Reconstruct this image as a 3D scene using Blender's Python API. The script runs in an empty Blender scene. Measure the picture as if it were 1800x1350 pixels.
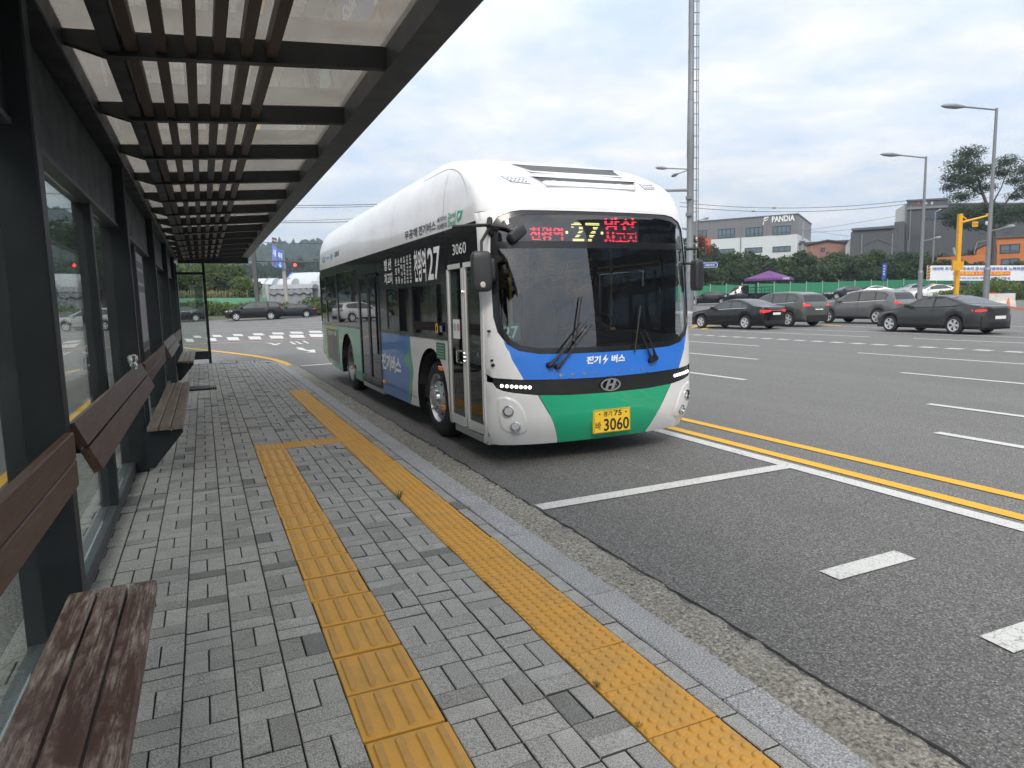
import bpy, bmesh, math, random
import numpy as np
from mathutils import Vector, Matrix
from mathutils.geometry import delaunay_2d_cdt
random.seed(7); rng = np.random.default_rng(7)
SC = bpy.context.scene
COL = SC.collection
rad = math.radians

# ---------------------------------------------------------------- camera
FPX, CX, CY = 1205.0, 900.0, 675.0
RW = np.array([[0.91201815, -0.07192593, 0.40379396],
               [-0.40939882, -0.10009199, 0.9068485],
               [-0.02480938, -0.99237506, -0.1207321]])      # columns: camera right, down, forward in world axes
CAMZ = 1.5
cd = bpy.data.cameras.new('camera'); cam = bpy.data.objects.new('camera', cd); COL.objects.link(cam)
cd.sensor_width = 36.0; cd.lens = 36.0 * FPX / 1800.0; cd.clip_start = 0.05; cd.clip_end = 6000
mw = Matrix.Identity(4)
for i in range(3):
    mw[i][0] = RW[i][0]; mw[i][1] = -RW[i][1]; mw[i][2] = -RW[i][2]
mw[2][3] = CAMZ
cam.matrix_world = mw
SC.camera = cam

# ---------------------------------------------------------------- sky and sun
SUN_EL, SUN_AZ = 38.0, 205.0          # compass azimuth (from +Y clockwise): behind the camera, to its left
world = bpy.data.worlds.new('World'); SC.world = world; world.use_nodes = True
nt = world.node_tree; nt.nodes.clear()
def wn(t, **k):
    n = nt.nodes.new(t)
    for a, b in k.items(): setattr(n, a, b)
    return n
L = nt.links.new
out = wn('ShaderNodeOutputWorld'); bg = wn('ShaderNodeBackground')
sky = wn('ShaderNodeTexSky', sky_type='NISHITA', sun_disc=False, sun_elevation=rad(SUN_EL), sun_rotation=rad(SUN_AZ),
         altitude=50.0, air_density=1.0, dust_density=2.5, ozone_density=1.0)
tc = wn('ShaderNodeTexCoord'); sep = wn('ShaderNodeSeparateXYZ'); L(tc.outputs['Generated'], sep.inputs[0])
zz = wn('ShaderNodeMath', operation='ADD'); L(sep.outputs[2], zz.inputs[0]); zz.inputs[1].default_value = 0.14
zc = wn('ShaderNodeMath', operation='MAXIMUM'); L(zz.outputs[0], zc.inputs[0]); zc.inputs[1].default_value = 0.05
dx = wn('ShaderNodeMath', operation='DIVIDE'); L(sep.outputs[0], dx.inputs[0]); L(zc.outputs[0], dx.inputs[1])
dy = wn('ShaderNodeMath', operation='DIVIDE'); L(sep.outputs[1], dy.inputs[0]); L(zc.outputs[0], dy.inputs[1])
cmb = wn('ShaderNodeCombineXYZ'); L(dx.outputs[0], cmb.inputs[0]); L(dy.outputs[0], cmb.inputs[1])
n1 = wn('ShaderNodeTexNoise'); n1.inputs['Scale'].default_value = 0.9; n1.inputs['Detail'].default_value = 9; n1.inputs['Roughness'].default_value = 0.58; n1.inputs['Distortion'].default_value = 0.5
L(cmb.outputs[0], n1.inputs['Vector'])
n2 = wn('ShaderNodeTexNoise'); n2.inputs['Scale'].default_value = 2.3; n2.inputs['Detail'].default_value = 6; n2.inputs['Roughness'].default_value = 0.6
L(cmb.outputs[0], n2.inputs['Vector'])
r1 = wn('ShaderNodeValToRGB'); r1.color_ramp.elements[0].position = 0.36; r1.color_ramp.elements[1].position = 0.62
r1.color_ramp.elements[0].color = (0.68, 0.68, 0.68, 1); r1.color_ramp.elements[1].color = (1, 1, 1, 1)
L(n1.outputs['Fac'], r1.inputs[0])
r2 = wn('ShaderNodeValToRGB'); r2.color_ramp.elements[0].position = 0.34; r2.color_ramp.elements[1].position = 0.68
r2.color_ramp.elements[0].color = (6.0, 6.9, 8.1, 1); r2.color_ramp.elements[1].color = (9.7, 9.2, 8.5, 1)
L(n2.outputs['Fac'], r2.inputs[0])
mx = wn('ShaderNodeMix', data_type='RGBA'); L(r1.outputs[0], mx.inputs['Factor']); L(sky.outputs[0], mx.inputs['A']); L(r2.outputs[0], mx.inputs['B'])
# an overcast dome: brighter towards the zenith, as cloud layers are
zm = wn('ShaderNodeMapRange'); L(sep.outputs[2], zm.inputs['Value'])
zm.inputs['From Min'].default_value = 0.0; zm.inputs['From Max'].default_value = 1.0; zm.inputs['To Min'].default_value = 0.80; zm.inputs['To Max'].default_value = 1.75
mul = wn('ShaderNodeVectorMath', operation='SCALE'); L(mx.outputs['Result'], mul.inputs[0]); L(zm.outputs[0], mul.inputs['Scale'])
L(mul.outputs[0], bg.inputs['Color']); bg.inputs['Strength'].default_value = 0.1
L(bg.outputs[0], out.inputs['Surface'])
sl = bpy.data.lights.new('sun', 'SUN'); sl.energy = 1.7; sl.angle = rad(18); sl.color = (1.0, 0.93, 0.83)
so = bpy.data.objects.new('sun', sl); COL.objects.link(so)
sd = Vector((math.sin(rad(SUN_AZ)) * math.cos(rad(SUN_EL)), math.cos(rad(SUN_AZ)) * math.cos(rad(SUN_EL)), math.sin(rad(SUN_EL))))
so.rotation_euler = sd.to_track_quat('Z', 'Y').to_euler(); so.location = (0, -5, 30)
SC.view_settings.view_transform = 'Standard'; SC.view_settings.look = 'None'
SC.view_settings.exposure = 0.52; SC.view_settings.gamma = 1.0; SC.view_settings.use_curve_mapping = False
SC.render.engine = 'CYCLES'
SC.cycles.max_bounces = 8; SC.cycles.transparent_max_bounces = 24; SC.cycles.use_denoising = True

# ---------------------------------------------------------------- photograph pixel -> world
def ray(px, py):
    return RW @ np.array([px - CX, py - CY, FPX])
def at(px, py, D):                     # point at depth D (metres along the camera axis)
    d = ray(px, py); p = d * (D / FPX); return Vector((p[0], p[1], p[2] + CAMZ))
def dep(x, y, z=0.0):
    return RW[0][2] * x + RW[1][2] * y + RW[2][2] * (z - CAMZ)
def sstep(a, b, t):
    t = np.clip((t - a) / (b - a), 0, 1); return t * t * (3 - 2 * t)
def zg(x, y):                           # carriageway height
    return -0.10 + 0.018 * np.maximum(0, 0.72 * x + 0.69 * y - 42) * (1 - sstep(110, 200, 0.72 * x + 0.69 * y)) + 0.008 * np.clip(np.asarray(y, float) - 45, 0, 40)
def hg(x, y):                           # terrain height
    d = RW[0][2] * x + RW[1][2] * y
    right = sstep(16, 40, np.asarray(x, float))
    rise = 5.0 * sstep(87, 112, d) * right + 1.2 * sstep(72, 90, np.asarray(y, float)) * (1 - right)
    return np.minimum(zg(x, y), 1.3) + rise
def gpx(px, py):                        # pixel on the carriageway
    d = ray(px, py); t = 0.01
    lo, hi = 0.0, None
    for k in range(1, 4000):
        t = k * 0.05 / FPX * (1 + k * 0.004)
        p = d * t
        if p[2] + CAMZ <= zg(p[0], p[1]):
            hi = t; break
        lo = t
    if hi is None: hi = lo
    for _ in range(30):
        m = (lo + hi) / 2; p = d * m
        if p[2] + CAMZ <= zg(p[0], p[1]): hi = m
        else: lo = m
    p = d * hi; return Vector((p[0], p[1], float(zg(p[0], p[1]))))

# ---------------------------------------------------------------- mesh helpers
class MB:
    def __init__(s): s.v = []; s.f = []; s.m = []; s.mats = []
    def mi(s, m):
        if m not in s.mats: s.mats.append(m)
        return s.mats.index(m)
    def add(s, vs, fs, mat):
        b = len(s.v); k = s.mi(mat)
        s.v.extend([tuple(map(float, v)) for v in vs]); s.f.extend([tuple(b + i for i in f) for f in fs]); s.m.extend([k] * len(fs)); return s
    def box(s, x0, x1, y0, y1, z0, z1, mat, bev=0.0):
        if bev <= 0:
            vs = [(x, y, z) for z in (z0, z1) for y in (y0, y1) for x in (x0, x1)]
            return s.add(vs, [(0, 2, 3, 1), (4, 5, 7, 6), (0, 1, 5, 4), (2, 6, 7, 3), (0, 4, 6, 2), (1, 3, 7, 5)], mat)
        b = bev; vs = []; idx = {}
        cs = [(x0, x1), (y0, y1), (z0, z1)]
        for i in (0, 1):
            for j in (0, 1):
                for k in (0, 1):
                    for a in range(3):
                        p = [cs[0][i], cs[1][j], cs[2][k]]; q = (i, j, k)
                        for c in range(3):
                            if c != a: p[c] += b if q[c] == 0 else -b
                        idx[(i, j, k, a)] = len(vs); vs.append(p)
        fs = []
        for a in range(3):
            u, w = (a + 1) % 3, (a + 2) % 3
            for sgn in (0, 1):
                loop = []
                for (cu, cw) in ((0, 0), (1, 0), (1, 1), (0, 1)):
                    q = [0, 0, 0]; q[a] = sgn; q[u] = cu; q[w] = cw; loop.append(idx[(*q, a)])
                fs.append(tuple(loop if sgn else loop[::-1]))
        for a in range(3):
            u, w = (a + 1) % 3, (a + 2) % 3
            for cu in (0, 1):
                for cw in (0, 1):
                    q0 = [0, 0, 0]; q1 = [0, 0, 0]; q0[a] = 0; q1[a] = 1
                    for q in (q0, q1): q[u] = cu; q[w] = cw
                    lp = (idx[(*q0, u)], idx[(*q1, u)], idx[(*q1, w)], idx[(*q0, w)])
                    fs.append(lp if cu == cw else lp[::-1])
        for i in (0, 1):
            for j in (0, 1):
                for k in (0, 1):
                    lp = tuple(idx[(i, j, k, a)] for a in range(3)); fs.append(lp if (i + j + k) % 2 else lp[::-1])
        return s.add(vs, fs, mat)
    def quad(s, a, b, c, d, mat): return s.add([a, b, c, d], [(0, 1, 2, 3)], mat)
    def slab(s, poly, z0, z1, mat):                     # poly: (x,y) counter-clockwise
        n = len(poly); vs = [(x, y, z0) for x, y in poly] + [(x, y, z1) for x, y in poly]
        fs = [tuple(range(n))[::-1], tuple(range(n, 2 * n))] + [(i, (i + 1) % n, n + (i + 1) % n, n + i) for i in range(n)]
        return s.add(vs, fs, mat)
    def prism(s, pts, vec, mat):                        # closed polygon in space swept along vec
        n = len(pts); v = Vector(vec); vs = [Vector(p) for p in pts]; vs += [p + v for p in vs]
        fs = [tuple(range(n))[::-1], tuple(range(n, 2 * n))] + [(i, (i + 1) % n, n + (i + 1) % n, n + i) for i in range(n)]
        return s.add(vs, fs, mat)
    def tube(s, pts, r, mat, n=8, cap=True):
        pts = [Vector(p) for p in pts]; rs = r if isinstance(r, (list, tuple)) else [r] * len(pts)
        vs = []; fs = []; up = None
        for i, p in enumerate(pts):
            d = (pts[min(i + 1, len(pts) - 1)] - pts[max(i - 1, 0)]).normalized()
            if up is None: up = Vector((0, 0, 1)) if abs(d.z) < 0.9 else Vector((1, 0, 0))
            a = d.cross(up).normalized(); b = a.cross(d).normalized(); up = b
            for k in range(n):
                t = 2 * math.pi * k / n; vs.append(p + (a * math.cos(t) + b * math.sin(t)) * rs[i])
        for i in range(len(pts) - 1):
            for k in range(n):
                fs.append((i * n + k, i * n + (k + 1) % n, (i + 1) * n + (k + 1) % n, (i + 1) * n + k))
        if cap: fs.append(tuple(range(n))); fs.append(tuple(range((len(pts) - 1) * n, len(pts) * n))[::-1])
        return s.add(vs, fs, mat)
    def lathe(s, prof, o, ax, mat, n=24, cap=False):        # prof: (axial, radius)
        o = Vector(o); d = Vector(ax).normalized(); u = Vector((0, 0, 1)) if abs(d.z) < 0.9 else Vector((1, 0, 0))
        a = d.cross(u).normalized(); b = a.cross(d)
        vs = []; fs = []
        for (h, r) in prof:
            for k in range(n):
                t = 2 * math.pi * k / n; vs.append(o + d * h + (a * math.cos(t) + b * math.sin(t)) * r)
        for i in range(len(prof) - 1):
            for k in range(n): fs.append((i * n + k, (i + 1) * n + k, (i + 1) * n + (k + 1) % n, i * n + (k + 1) % n))
        if cap: fs.append(tuple(range((len(prof) - 1) * n, len(prof) * n)))
        return s.add(vs, fs, mat)
    def mesh(s, name, origin=(0, 0, 0), smooth=False, angle=40):
        me = bpy.data.meshes.new(name); o = origin
        me.from_pydata([(v[0] - o[0], v[1] - o[1], v[2] - o[2]) for v in s.v], [], s.f)
        for m in s.mats: me.materials.append(m)
        if len(s.mats) > 1: me.polygons.foreach_set('material_index', s.m)
        if smooth:
            me.polygons.foreach_set('use_smooth', [True] * len(s.f)); me.update()
            me.set_sharp_from_angle(angle=rad(angle))
        me.update(); return me
    def build(s, name, parent=None, smooth=False, angle=40, kind=None, label=None):
        org = tuple(parent['org']) if parent is not None and 'org' in parent else (0, 0, 0)
        return link(name, s.mesh(name, org, smooth, angle), parent, kind, label)
def link(name, me, parent=None, kind=None, label=None):
    o = bpy.data.objects.new(name, me); COL.objects.link(o)
    if parent is not None:
        o.parent = parent
        if 'org' in parent: o['org'] = list(parent['org'])
    if kind: o['kind'] = kind
    if label: o['label'] = label
    return o
def tag(o, label, cat, group=None):
    o['label'] = label; o['category'] = cat
    if group: o['group'] = group
    return o
def thing(name, label, cat, loc, group=None, rz=0.0, local=False):
    # local=False: children are built in world coordinates and shifted by loc; local=True: built round the thing's own base
    o = bpy.data.objects.new(name, None); COL.objects.link(o); o.empty_display_size = 0.2
    o.location = loc; o.rotation_euler = (0, 0, rz)
    o['org'] = [0.0, 0.0, 0.0] if local else [float(c) for c in loc]
    return tag(o, label, cat, group)
def structure(name, mb, **k):
    o = mb.build(name, **k); o['kind'] = 'structure'; return o
def copy_tree(root, loc, rz=None, label=None):
    c = root.copy(); COL.objects.link(c); c.location = loc
    if rz is not None: c.rotation_euler = (0, 0, rz)
    if label: c['label'] = label
    for ch in root.children:
        d = ch.copy(); COL.objects.link(d); d.parent = c
        for g in ch.children:
            e = g.copy(); COL.objects.link(e); e.parent = d
    return c

def in_poly(x, y, poly):
    r = False; j = len(poly) - 1
    for i in range(len(poly)):
        xi, yi = poly[i]; xj, yj = poly[j]
        if (yi > y) != (yj > y) and x < (xj - xi) * (y - yi) / (yj - yi) + xi: r = not r
        j = i
    return r
def densify(poly, step):
    o = []
    for i, p in enumerate(poly):
        q = poly[(i + 1) % len(poly)]; n = max(1, int(math.hypot(q[0] - p[0], q[1] - p[1]) / step + 0.5))
        for k in range(n): o.append((p[0] + (q[0] - p[0]) * k / n, p[1] + (q[1] - p[1]) * k / n))
    return o
def cdt(poly, holes=(), step=0.1, pre=None):
    """triangulate a 2-D polygon with holes, with inner points on a grid"""
    loops = [densify(list(l), step) for l in [poly] + list(holes)]
    if pre: loops = [[pre(*p) for p in l] for l in loops]
    pts = []; ed = []
    for l in loops:
        b = len(pts); pts += l; ed += [(b + i, b + (i + 1) % len(l)) for i in range(len(l))]
    xs = [p[0] for p in loops[0]]; ys = [p[1] for p in loops[0]]
    P = np.array(pts)
    gx = np.arange(min(xs) + step * .5, max(xs), step); gy = np.arange(min(ys) + step * .5, max(ys), step)
    for x in gx:
        for y in gy:
            if ((P[:, 0] - x) ** 2 + (P[:, 1] - y) ** 2).min() < (step * .45) ** 2: continue
            if in_poly(x, y, loops[0]) and not any(in_poly(x, y, h) for h in loops[1:]): pts.append((x, y))
    r = delaunay_2d_cdt([Vector(p) for p in pts], ed, [], 0, 1e-6)
    vs = [tuple(v) for v in r[0]]; fs = []
    for f in r[2]:
        x = sum(vs[i][0] for i in f) / 3; y = sum(vs[i][1] for i in f) / 3
        if in_poly(x, y, loops[0]) and not any(in_poly(x, y, h) for h in loops[1:]): fs.append(tuple(f))
    return vs, fs
def rrect(x0, x1, y0, y1, r, n=4):
    o = []
    for cx, cy, a in ((x1 - r, y0 + r, -90), (x1 - r, y1 - r, 0), (x0 + r, y1 - r, 90), (x0 + r, y0 + r, 180)):
        for k in range(n + 1):
            t = rad(a + 90 * k / n); o.append((cx + r * math.cos(t), cy + r * math.sin(t)))
    return o
def circle(cx, cy, r, n=20, r2=None):
    return [(cx + r * math.cos(2 * math.pi * k / n), cy + (r2 or r) * math.sin(2 * math.pi * k / n)) for k in range(n)]
_txt = {}
def text2d(s, x0, x1, y0, y1, keep=False, bold=0.018):
    """lettering as flat triangles fitted to a box"""
    s0 = s; s = (s0, bold)
    if s not in _txt:
        c = bpy.data.curves.new('t', 'FONT'); c.body = s0; c.resolution_u = 3; c.offset = bold
        o = bpy.data.objects.new('t', c); m = o.to_mesh()
        vs = [(v.co.x, v.co.y) for v in m.vertices]; fs = [tuple(p.vertices) for p in m.polygons]
        o.to_mesh_clear(); bpy.data.objects.remove(o); bpy.data.curves.remove(c); _txt[s] = (vs, fs)
    vs, fs = _txt[s]
    ax = min(v[0] for v in vs); bx = max(v[0] for v in vs); ay = min(v[1] for v in vs); by = max(v[1] for v in vs)
    sx = (x1 - x0) / (bx - ax); sy = (y1 - y0) / (by - ay)
    if keep: sx = sy = min(abs(sx), abs(sy))
    return [(x0 + (v[0] - ax) * sx, y0 + (v[1] - ay) * sy) for v in vs], fs
def put_text(mb, s, x0, x1, y0, y1, fn, mat, bold=0.018):
    vs, fs = text2d(s, x0, x1, y0, y1, bold=bold); mb.add([fn(*v) for v in vs], fs, mat)

# ---------------------------------------------------------------- materials
def newmat(name):
    m = bpy.data.materials.new(name); m.use_nodes = True; t = m.node_tree; t.nodes.clear()
    o = t.nodes.new('ShaderNodeOutputMaterial'); return m, t, o
class NB:
    def __init__(s, t): s.t = t
    def n(s, typ, ins=None, **k):
        x = s.t.nodes.new(typ)
        for a, b in k.items(): setattr(x, a, b)
        for a, b in (ins or {}).items():
            if hasattr(b, 'is_output') or isinstance(b, bpy.types.NodeSocket): s.t.links.new(b, x.inputs[a])
            else: x.inputs[a].default_value = b
        return x
    def coord(s, rnd=False):
        c = s.n('ShaderNodeTexCoord').outputs['Object']
        if rnd:
            r = s.n('ShaderNodeObjectInfo').outputs['Random']
            k = s.n('ShaderNodeMath', {0: r, 1: 57.0}, operation='MULTIPLY').outputs[0]
            c = s.n('ShaderNodeVectorMath', {0: c, 1: k}, operation='ADD').outputs[0]
        return c
    def noise(s, vec, scale, detail=4, rough=.55, dist=0): return s.n('ShaderNodeTexNoise', {'Vector': vec, 'Scale': scale, 'Detail': detail, 'Roughness': rough, 'Distortion': dist}).outputs['Fac']
    def ramp(s, fac, stops):
        r = s.n('ShaderNodeValToRGB', {0: fac}); e = r.color_ramp.elements
        while len(e) < len(stops): e.new(0.5)
        for el, (p, c) in zip(e, stops):
            el.position = p; el.color = (c, c, c, 1) if isinstance(c, (int, float)) else (*c, 1)
        return r.outputs[0]
    def mix(s, fac, a, b, bt='MIX'):
        x = s.n('ShaderNodeMix', data_type='RGBA', blend_type=bt)
        for k, v in (('Factor', fac), ('A', a), ('B', b)):
            i = [q for q in x.inputs if q.name == k and (q.type == 'VALUE' if k == 'Factor' else q.type == 'RGBA')][0]
            if isinstance(v, bpy.types.NodeSocket): s.t.links.new(v, i)
            elif k == 'Factor': i.default_value = v
            else: i.default_value = (*v, 1)
        return [q for q in x.outputs if q.type == 'RGBA'][0]
    def math(s, op, a, b=0.0): return s.n('ShaderNodeMath', {0: a, 1: b}, operation=op).outputs[0]
    def bump(s, h, st=.3, d=.01): return s.n('ShaderNodeBump', {'Height': h, 'Strength': st, 'Distance': d}).outputs[0]
def mat(name, col, rough=.55, metal=0.0, var=.12, vs=6.0, bump=0.0, bs=60.0, bd=.004, coat=0.0, emis=0.0, spec=.5, rvar=.0, rnd=False, dirt=None, dirts=2.0):
    m, t, o = newmat(name); b = NB(t); c = b.coord(rnd)
    base = tuple(col)
    if var: base = b.mix(b.noise(c, vs, 5), tuple(x * (1 - var) for x in col), tuple(min(1, x * (1 + var)) for x in col))
    if dirt:
        base = b.mix(b.ramp(b.noise(c, dirts, 7, .65), [(.45, 0.0), (.75, .8)]), base, dirt)
    p = b.n('ShaderNodeBsdfPrincipled', {'Roughness': rough, 'Metallic': metal, 'Coat Weight': coat, 'Specular IOR Level': spec})
    if isinstance(base, bpy.types.NodeSocket): t.links.new(base, p.inputs['Base Color'])
    else: p.inputs['Base Color'].default_value = (*base, 1)
    if coat: p.inputs['Coat Roughness'].default_value = .04
    if rvar: t.links.new(b.ramp(b.noise(c, vs * 1.7, 5), [(.3, max(0, rough - rvar)), (.7, min(1, rough + rvar))]), p.inputs['Roughness'])
    if bump: t.links.new(b.bump(b.noise(c, bs, 5, .6), bump, bd), p.inputs['Normal'])
    if emis:
        p.inputs['Emission Color'].default_value = (*col, 1); p.inputs['Emission Strength'].default_value = emis
    t.links.new(p.outputs[0], o.inputs[0]); return m
def glassmat(name, tint, rough=.0, ior=1.5, k=1.0, base=0.0, dirt=0.0):
    m, t, o = newmat(name); b = NB(t)
    tr = b.n('ShaderNodeBsdfTransparent', {'Color': (*tint, 1)}); gl = b.n('ShaderNodeBsdfGlossy', {'Color': (1, 1, 1, 1), 'Roughness': rough})
    fr = b.n('ShaderNodeFresnel', {'IOR': ior}).outputs[0]
    f = b.math('MINIMUM', b.math('ADD', b.math('MULTIPLY', fr, k), base), 1.0)
    mx = b.n('ShaderNodeMixShader', {0: f, 1: tr.outputs[0], 2: gl.outputs[0]})
    last = mx
    if dirt:
        df = b.n('ShaderNodeBsdfDiffuse', {'Color': (.45, .44, .42, 1)})
        nz = b.ramp(b.noise(b.coord(), 3.0, 8, .7), [(.4, 0.0), (.8, dirt)])
        last = b.n('ShaderNodeMixShader', {0: nz, 1: mx.outputs[0], 2: df.outputs[0]})
    t.links.new(last.outputs[0], o.inputs[0]); return m

def make_asphalt(name, tone, flat=False):
    m, t, o = newmat(name); b = NB(t); c = b.coord()
    big = b.noise(c, .22, 4, .6); mid = b.noise(c, 2.2, 5, .6); fine = b.noise(c, 70, 3, .75)
    v = b.n('ShaderNodeTexVoronoi', {'Vector': c, 'Scale': 105.0}, feature='F1')
    stone = b.math('MULTIPLY', b.ramp(v.outputs['Color'], [(.5, 0.0), (.95, 1.0)]), b.ramp(v.outputs['Distance'], [(.22, 1.0), (.6, 0.0)]))
    base = b.mix(big, tuple(x * .85 for x in tone), tuple(x * 1.18 for x in tone))
    base = b.mix(b.math('MULTIPLY', mid, .55), base, tuple(x * 1.25 for x in tone))
    base = b.mix(b.ramp(fine, [(.42, .0), (.6, 1.0)]), tuple(x * .38 for x in tone), base)
    tr = b.noise(b.n('ShaderNodeMapping', {'Vector': c, 'Scale': (1.1, .06, 1)}).outputs[0], 1.0, 4, .6); base = b.mix(b.ramp(tr, [(.42, .38), (.6, 0.0)]), base, tuple(x * .55 for x in tone))
    base = b.mix(b.ramp(b.noise(c, .9, 6, .65), [(.6, 0.0), (.7, .35)]), base, tuple(x * .5 for x in tone))
    base = b.mix(b.math('MULTIPLY', stone, .9), base, tuple(min(1, x * 2.4 + .02) for x in tone))
    p = b.n('ShaderNodeBsdfPrincipled', {'Base Color': base, 'Roughness': .82, 'Specular IOR Level': .3})
    t.links.new(b.bump(b.math('ADD', fine, b.math('MULTIPLY', v.outputs['Distance'], .8)), .7, .008), p.inputs['Normal'])
    t.links.new(p.outputs[0], o.inputs[0]); return m
def make_line(name, col, wear=.5):
    m, t, o = newmat(name); b = NB(t); c = b.coord()
    w = b.noise(c, 2.5, 2)
    cw = b.n('ShaderNodeVectorMath', {0: c, 1: b.n('ShaderNodeVectorMath', {0: b.n('ShaderNodeTexNoise', {'Vector': c, 'Scale': 14.0}).outputs['Color'], 3: .05}, operation='SCALE').outputs[0]}, operation='ADD').outputs[0]
    v = b.n('ShaderNodeTexVoronoi', {'Vector': cw, 'Scale': 16.0}, feature='DISTANCE_TO_EDGE')
    crack = b.ramp(v.outputs['Distance'], [(.006, 1.0), (.035, 0.0)])
    chip = b.ramp(b.noise(c, 75, 4, .7), [(.56 + .05 * (1 - wear), 0.0), (.66, wear)])
    f = b.math('MAXIMUM', b.math('MULTIPLY', crack, b.ramp(w, [(.4, .1), (.6, .75 * wear)])), chip)
    base = b.mix(f, b.mix(b.noise(c, 6, 5), tuple(x * .86 for x in col), col), (.06, .06, .058))
    p = b.n('ShaderNodeBsdfPrincipled', {'Base Color': base, 'Roughness': .7, 'Specular IOR Level': .3})
    t.links.new(b.bump(b.noise(c, 90, 3, .7), .4, .004), p.inputs['Normal'])
    t.links.new(p.outputs[0], o.inputs[0]); return m
def make_paver(name, tone, spread=.27):
    m, t, o = newmat(name); b = NB(t); c = b.coord(True)
    r = b.n('ShaderNodeObjectInfo').outputs['Random']; sp = b.noise(c, 190, 2, .8); md = b.noise(c, 9, 5, .6)
    base = b.mix(r, tuple(x * (1 - spread) for x in tone), tuple(x * (1 + spread) for x in tone))
    gum = b.n('ShaderNodeTexVoronoi', {'Vector': b.coord(True), 'Scale': 3.1}, feature='F1').outputs['Distance']
    base = b.mix(b.ramp(md, [(.3, .0), (.68, .9)]), base, tuple(x * .66 * w for x, w in zip(tone, (1.03, 1, .94)))); base = b.mix(b.ramp(b.noise(b.coord(), 2.2, 4), [(.45, 0.0), (.75, .35)]), base, tuple(x * .6 for x in tone)); base = b.mix(b.ramp(gum, [(.035, .75), (.055, 0.0)]), base, (.05, .05, .047))
    base = b.mix(b.ramp(sp, [(.45, 0.0), (.62, .75)]), base, tuple(min(1, x * 1.75) for x in tone))
    base = b.mix(b.ramp(sp, [(.33, .7), (.44, 0.0)]), base, tuple(x * .3 for x in tone))
    p = b.n('ShaderNodeBsdfPrincipled', {'Base Color': base, 'Roughness': .8, 'Specular IOR Level': .3})
    t.links.new(b.bump(sp, .5, .003), p.inputs['Normal'])
    t.links.new(p.outputs[0], o.inputs[0]); return m
def make_granite(name):
    m, t, o = newmat(name); b = NB(t); c = b.coord(True)
    a = b.noise(c, 120, 3, .85); d = b.noise(c, 4, 5, .65)
    base = b.ramp(a, [(.34, (.05, .052, .056)), (.45, (.26, .265, .27)), (.54, (.36, .365, .37)), (.68, (.70, .70, .70))])
    base = b.mix(b.ramp(d, [(.4, 0.0), (.8, .45)]), base, (.17, .165, .155))
    p = b.n('ShaderNodeBsdfPrincipled', {'Base Color': base, 'Roughness': .75, 'Specular IOR Level': .3})
    t.links.new(b.bump(a, .3, .002), p.inputs['Normal']); t.links.new(p.outputs[0], o.inputs[0]); return m
def make_gutter(name):
    m, t, o = newmat(name); b = NB(t); c = b.coord()
    a = b.noise(c, 52, 6, .8); d = b.noise(c, 3, 5, .6)
    v = b.n('ShaderNodeTexVoronoi', {'Vector': c, 'Scale': 42.0}, feature='F1').outputs['Distance']
    base = b.ramp(a, [(.36, (.035, .032, .027)), (.45, (.21, .198, .17)), (.54, (.36, .342, .295)), (.66, (.66, .63, .56))])
    base = b.mix(b.ramp(d, [(.4, .0), (.7, .4)]), base, (.21, .20, .17))
    p = b.n('ShaderNodeBsdfPrincipled', {'Base Color': base, 'Roughness': .9, 'Specular IOR Level': .2})
    t.links.new(b.bump(b.math('ADD', a, b.math('MULTIPLY', v, .7)), .8, .015), p.inputs['Normal']); t.links.new(p.outputs[0], o.inputs[0]); return m
def make_wood(name, dark, pale, wear, axis=1):
    m, t, o = newmat(name); b = NB(t); c = b.coord(True)
    sc = [28.0, 28.0, 28.0]; sc[axis] = 2.2
    mp = b.n('ShaderNodeMapping', {'Vector': c, 'Scale': tuple(sc)}).outputs[0]
    g = b.noise(mp, 2.0, 6, .65, .4)
    base = b.mix(g, tuple(x * .55 for x in dark), tuple(min(1, x * 1.5) for x in dark))
    sc2 = [9.0, 9.0, 9.0]; sc2[axis] = 2.6
    w = b.noise(b.n('ShaderNodeMapping', {'Vector': c, 'Scale': tuple(sc2)}).outputs[0], 1.0, 8, .72, .6)
    sc3 = [150.0, 150.0, 150.0]; sc3[axis] = 7.0
    h = b.noise(b.n('ShaderNodeMapping', {'Vector': c, 'Scale': tuple(sc3)}).outputs[0], 1.0, 4, .7)
    f = b.math('MULTIPLY', b.math('MULTIPLY', b.ramp(w, [(.42, 0.0), (.62, 1.0)]), b.ramp(g, [(.40, .15), (.52, 1.0)])), b.ramp(h, [(.38, .1), (.55, 1.0)]))
    base = b.mix(b.math('MULTIPLY', f, wear), base, pale)
    p = b.n('ShaderNodeBsdfPrincipled', {'Base Color': base, 'Roughness': .5, 'Specular IOR Level': .45})
    t.links.new(b.bump(b.math('ADD', g, w), .45, .004), p.inputs['Normal']); t.links.new(p.outputs[0], o.inputs[0]); return m
def make_leaf(name, c1, c2, tr=.35):
    m, t, o = newmat(name); b = NB(t); c = b.coord()
    r = b.n('ShaderNodeNewGeometry').outputs['Random Per Island']
    base = b.mix(r, c1, c2)
    base = b.mix(b.ramp(b.noise(c, .9, 3), [(.4, 0.0), (.65, .55)]), base, tuple(x * 1.25 for x in c2))
    d = b.n('ShaderNodeBsdfPrincipled', {'Base Color': base, 'Roughness': .6, 'Specular IOR Level': .25})
    tl = b.n('ShaderNodeBsdfTranslucent', {'Color': base})
    mx = b.n('ShaderNodeMixShader', {0: tr, 1: d.outputs[0], 2: tl.outputs[0]})
    t.links.new(mx.outputs[0], o.inputs[0]); return m
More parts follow.
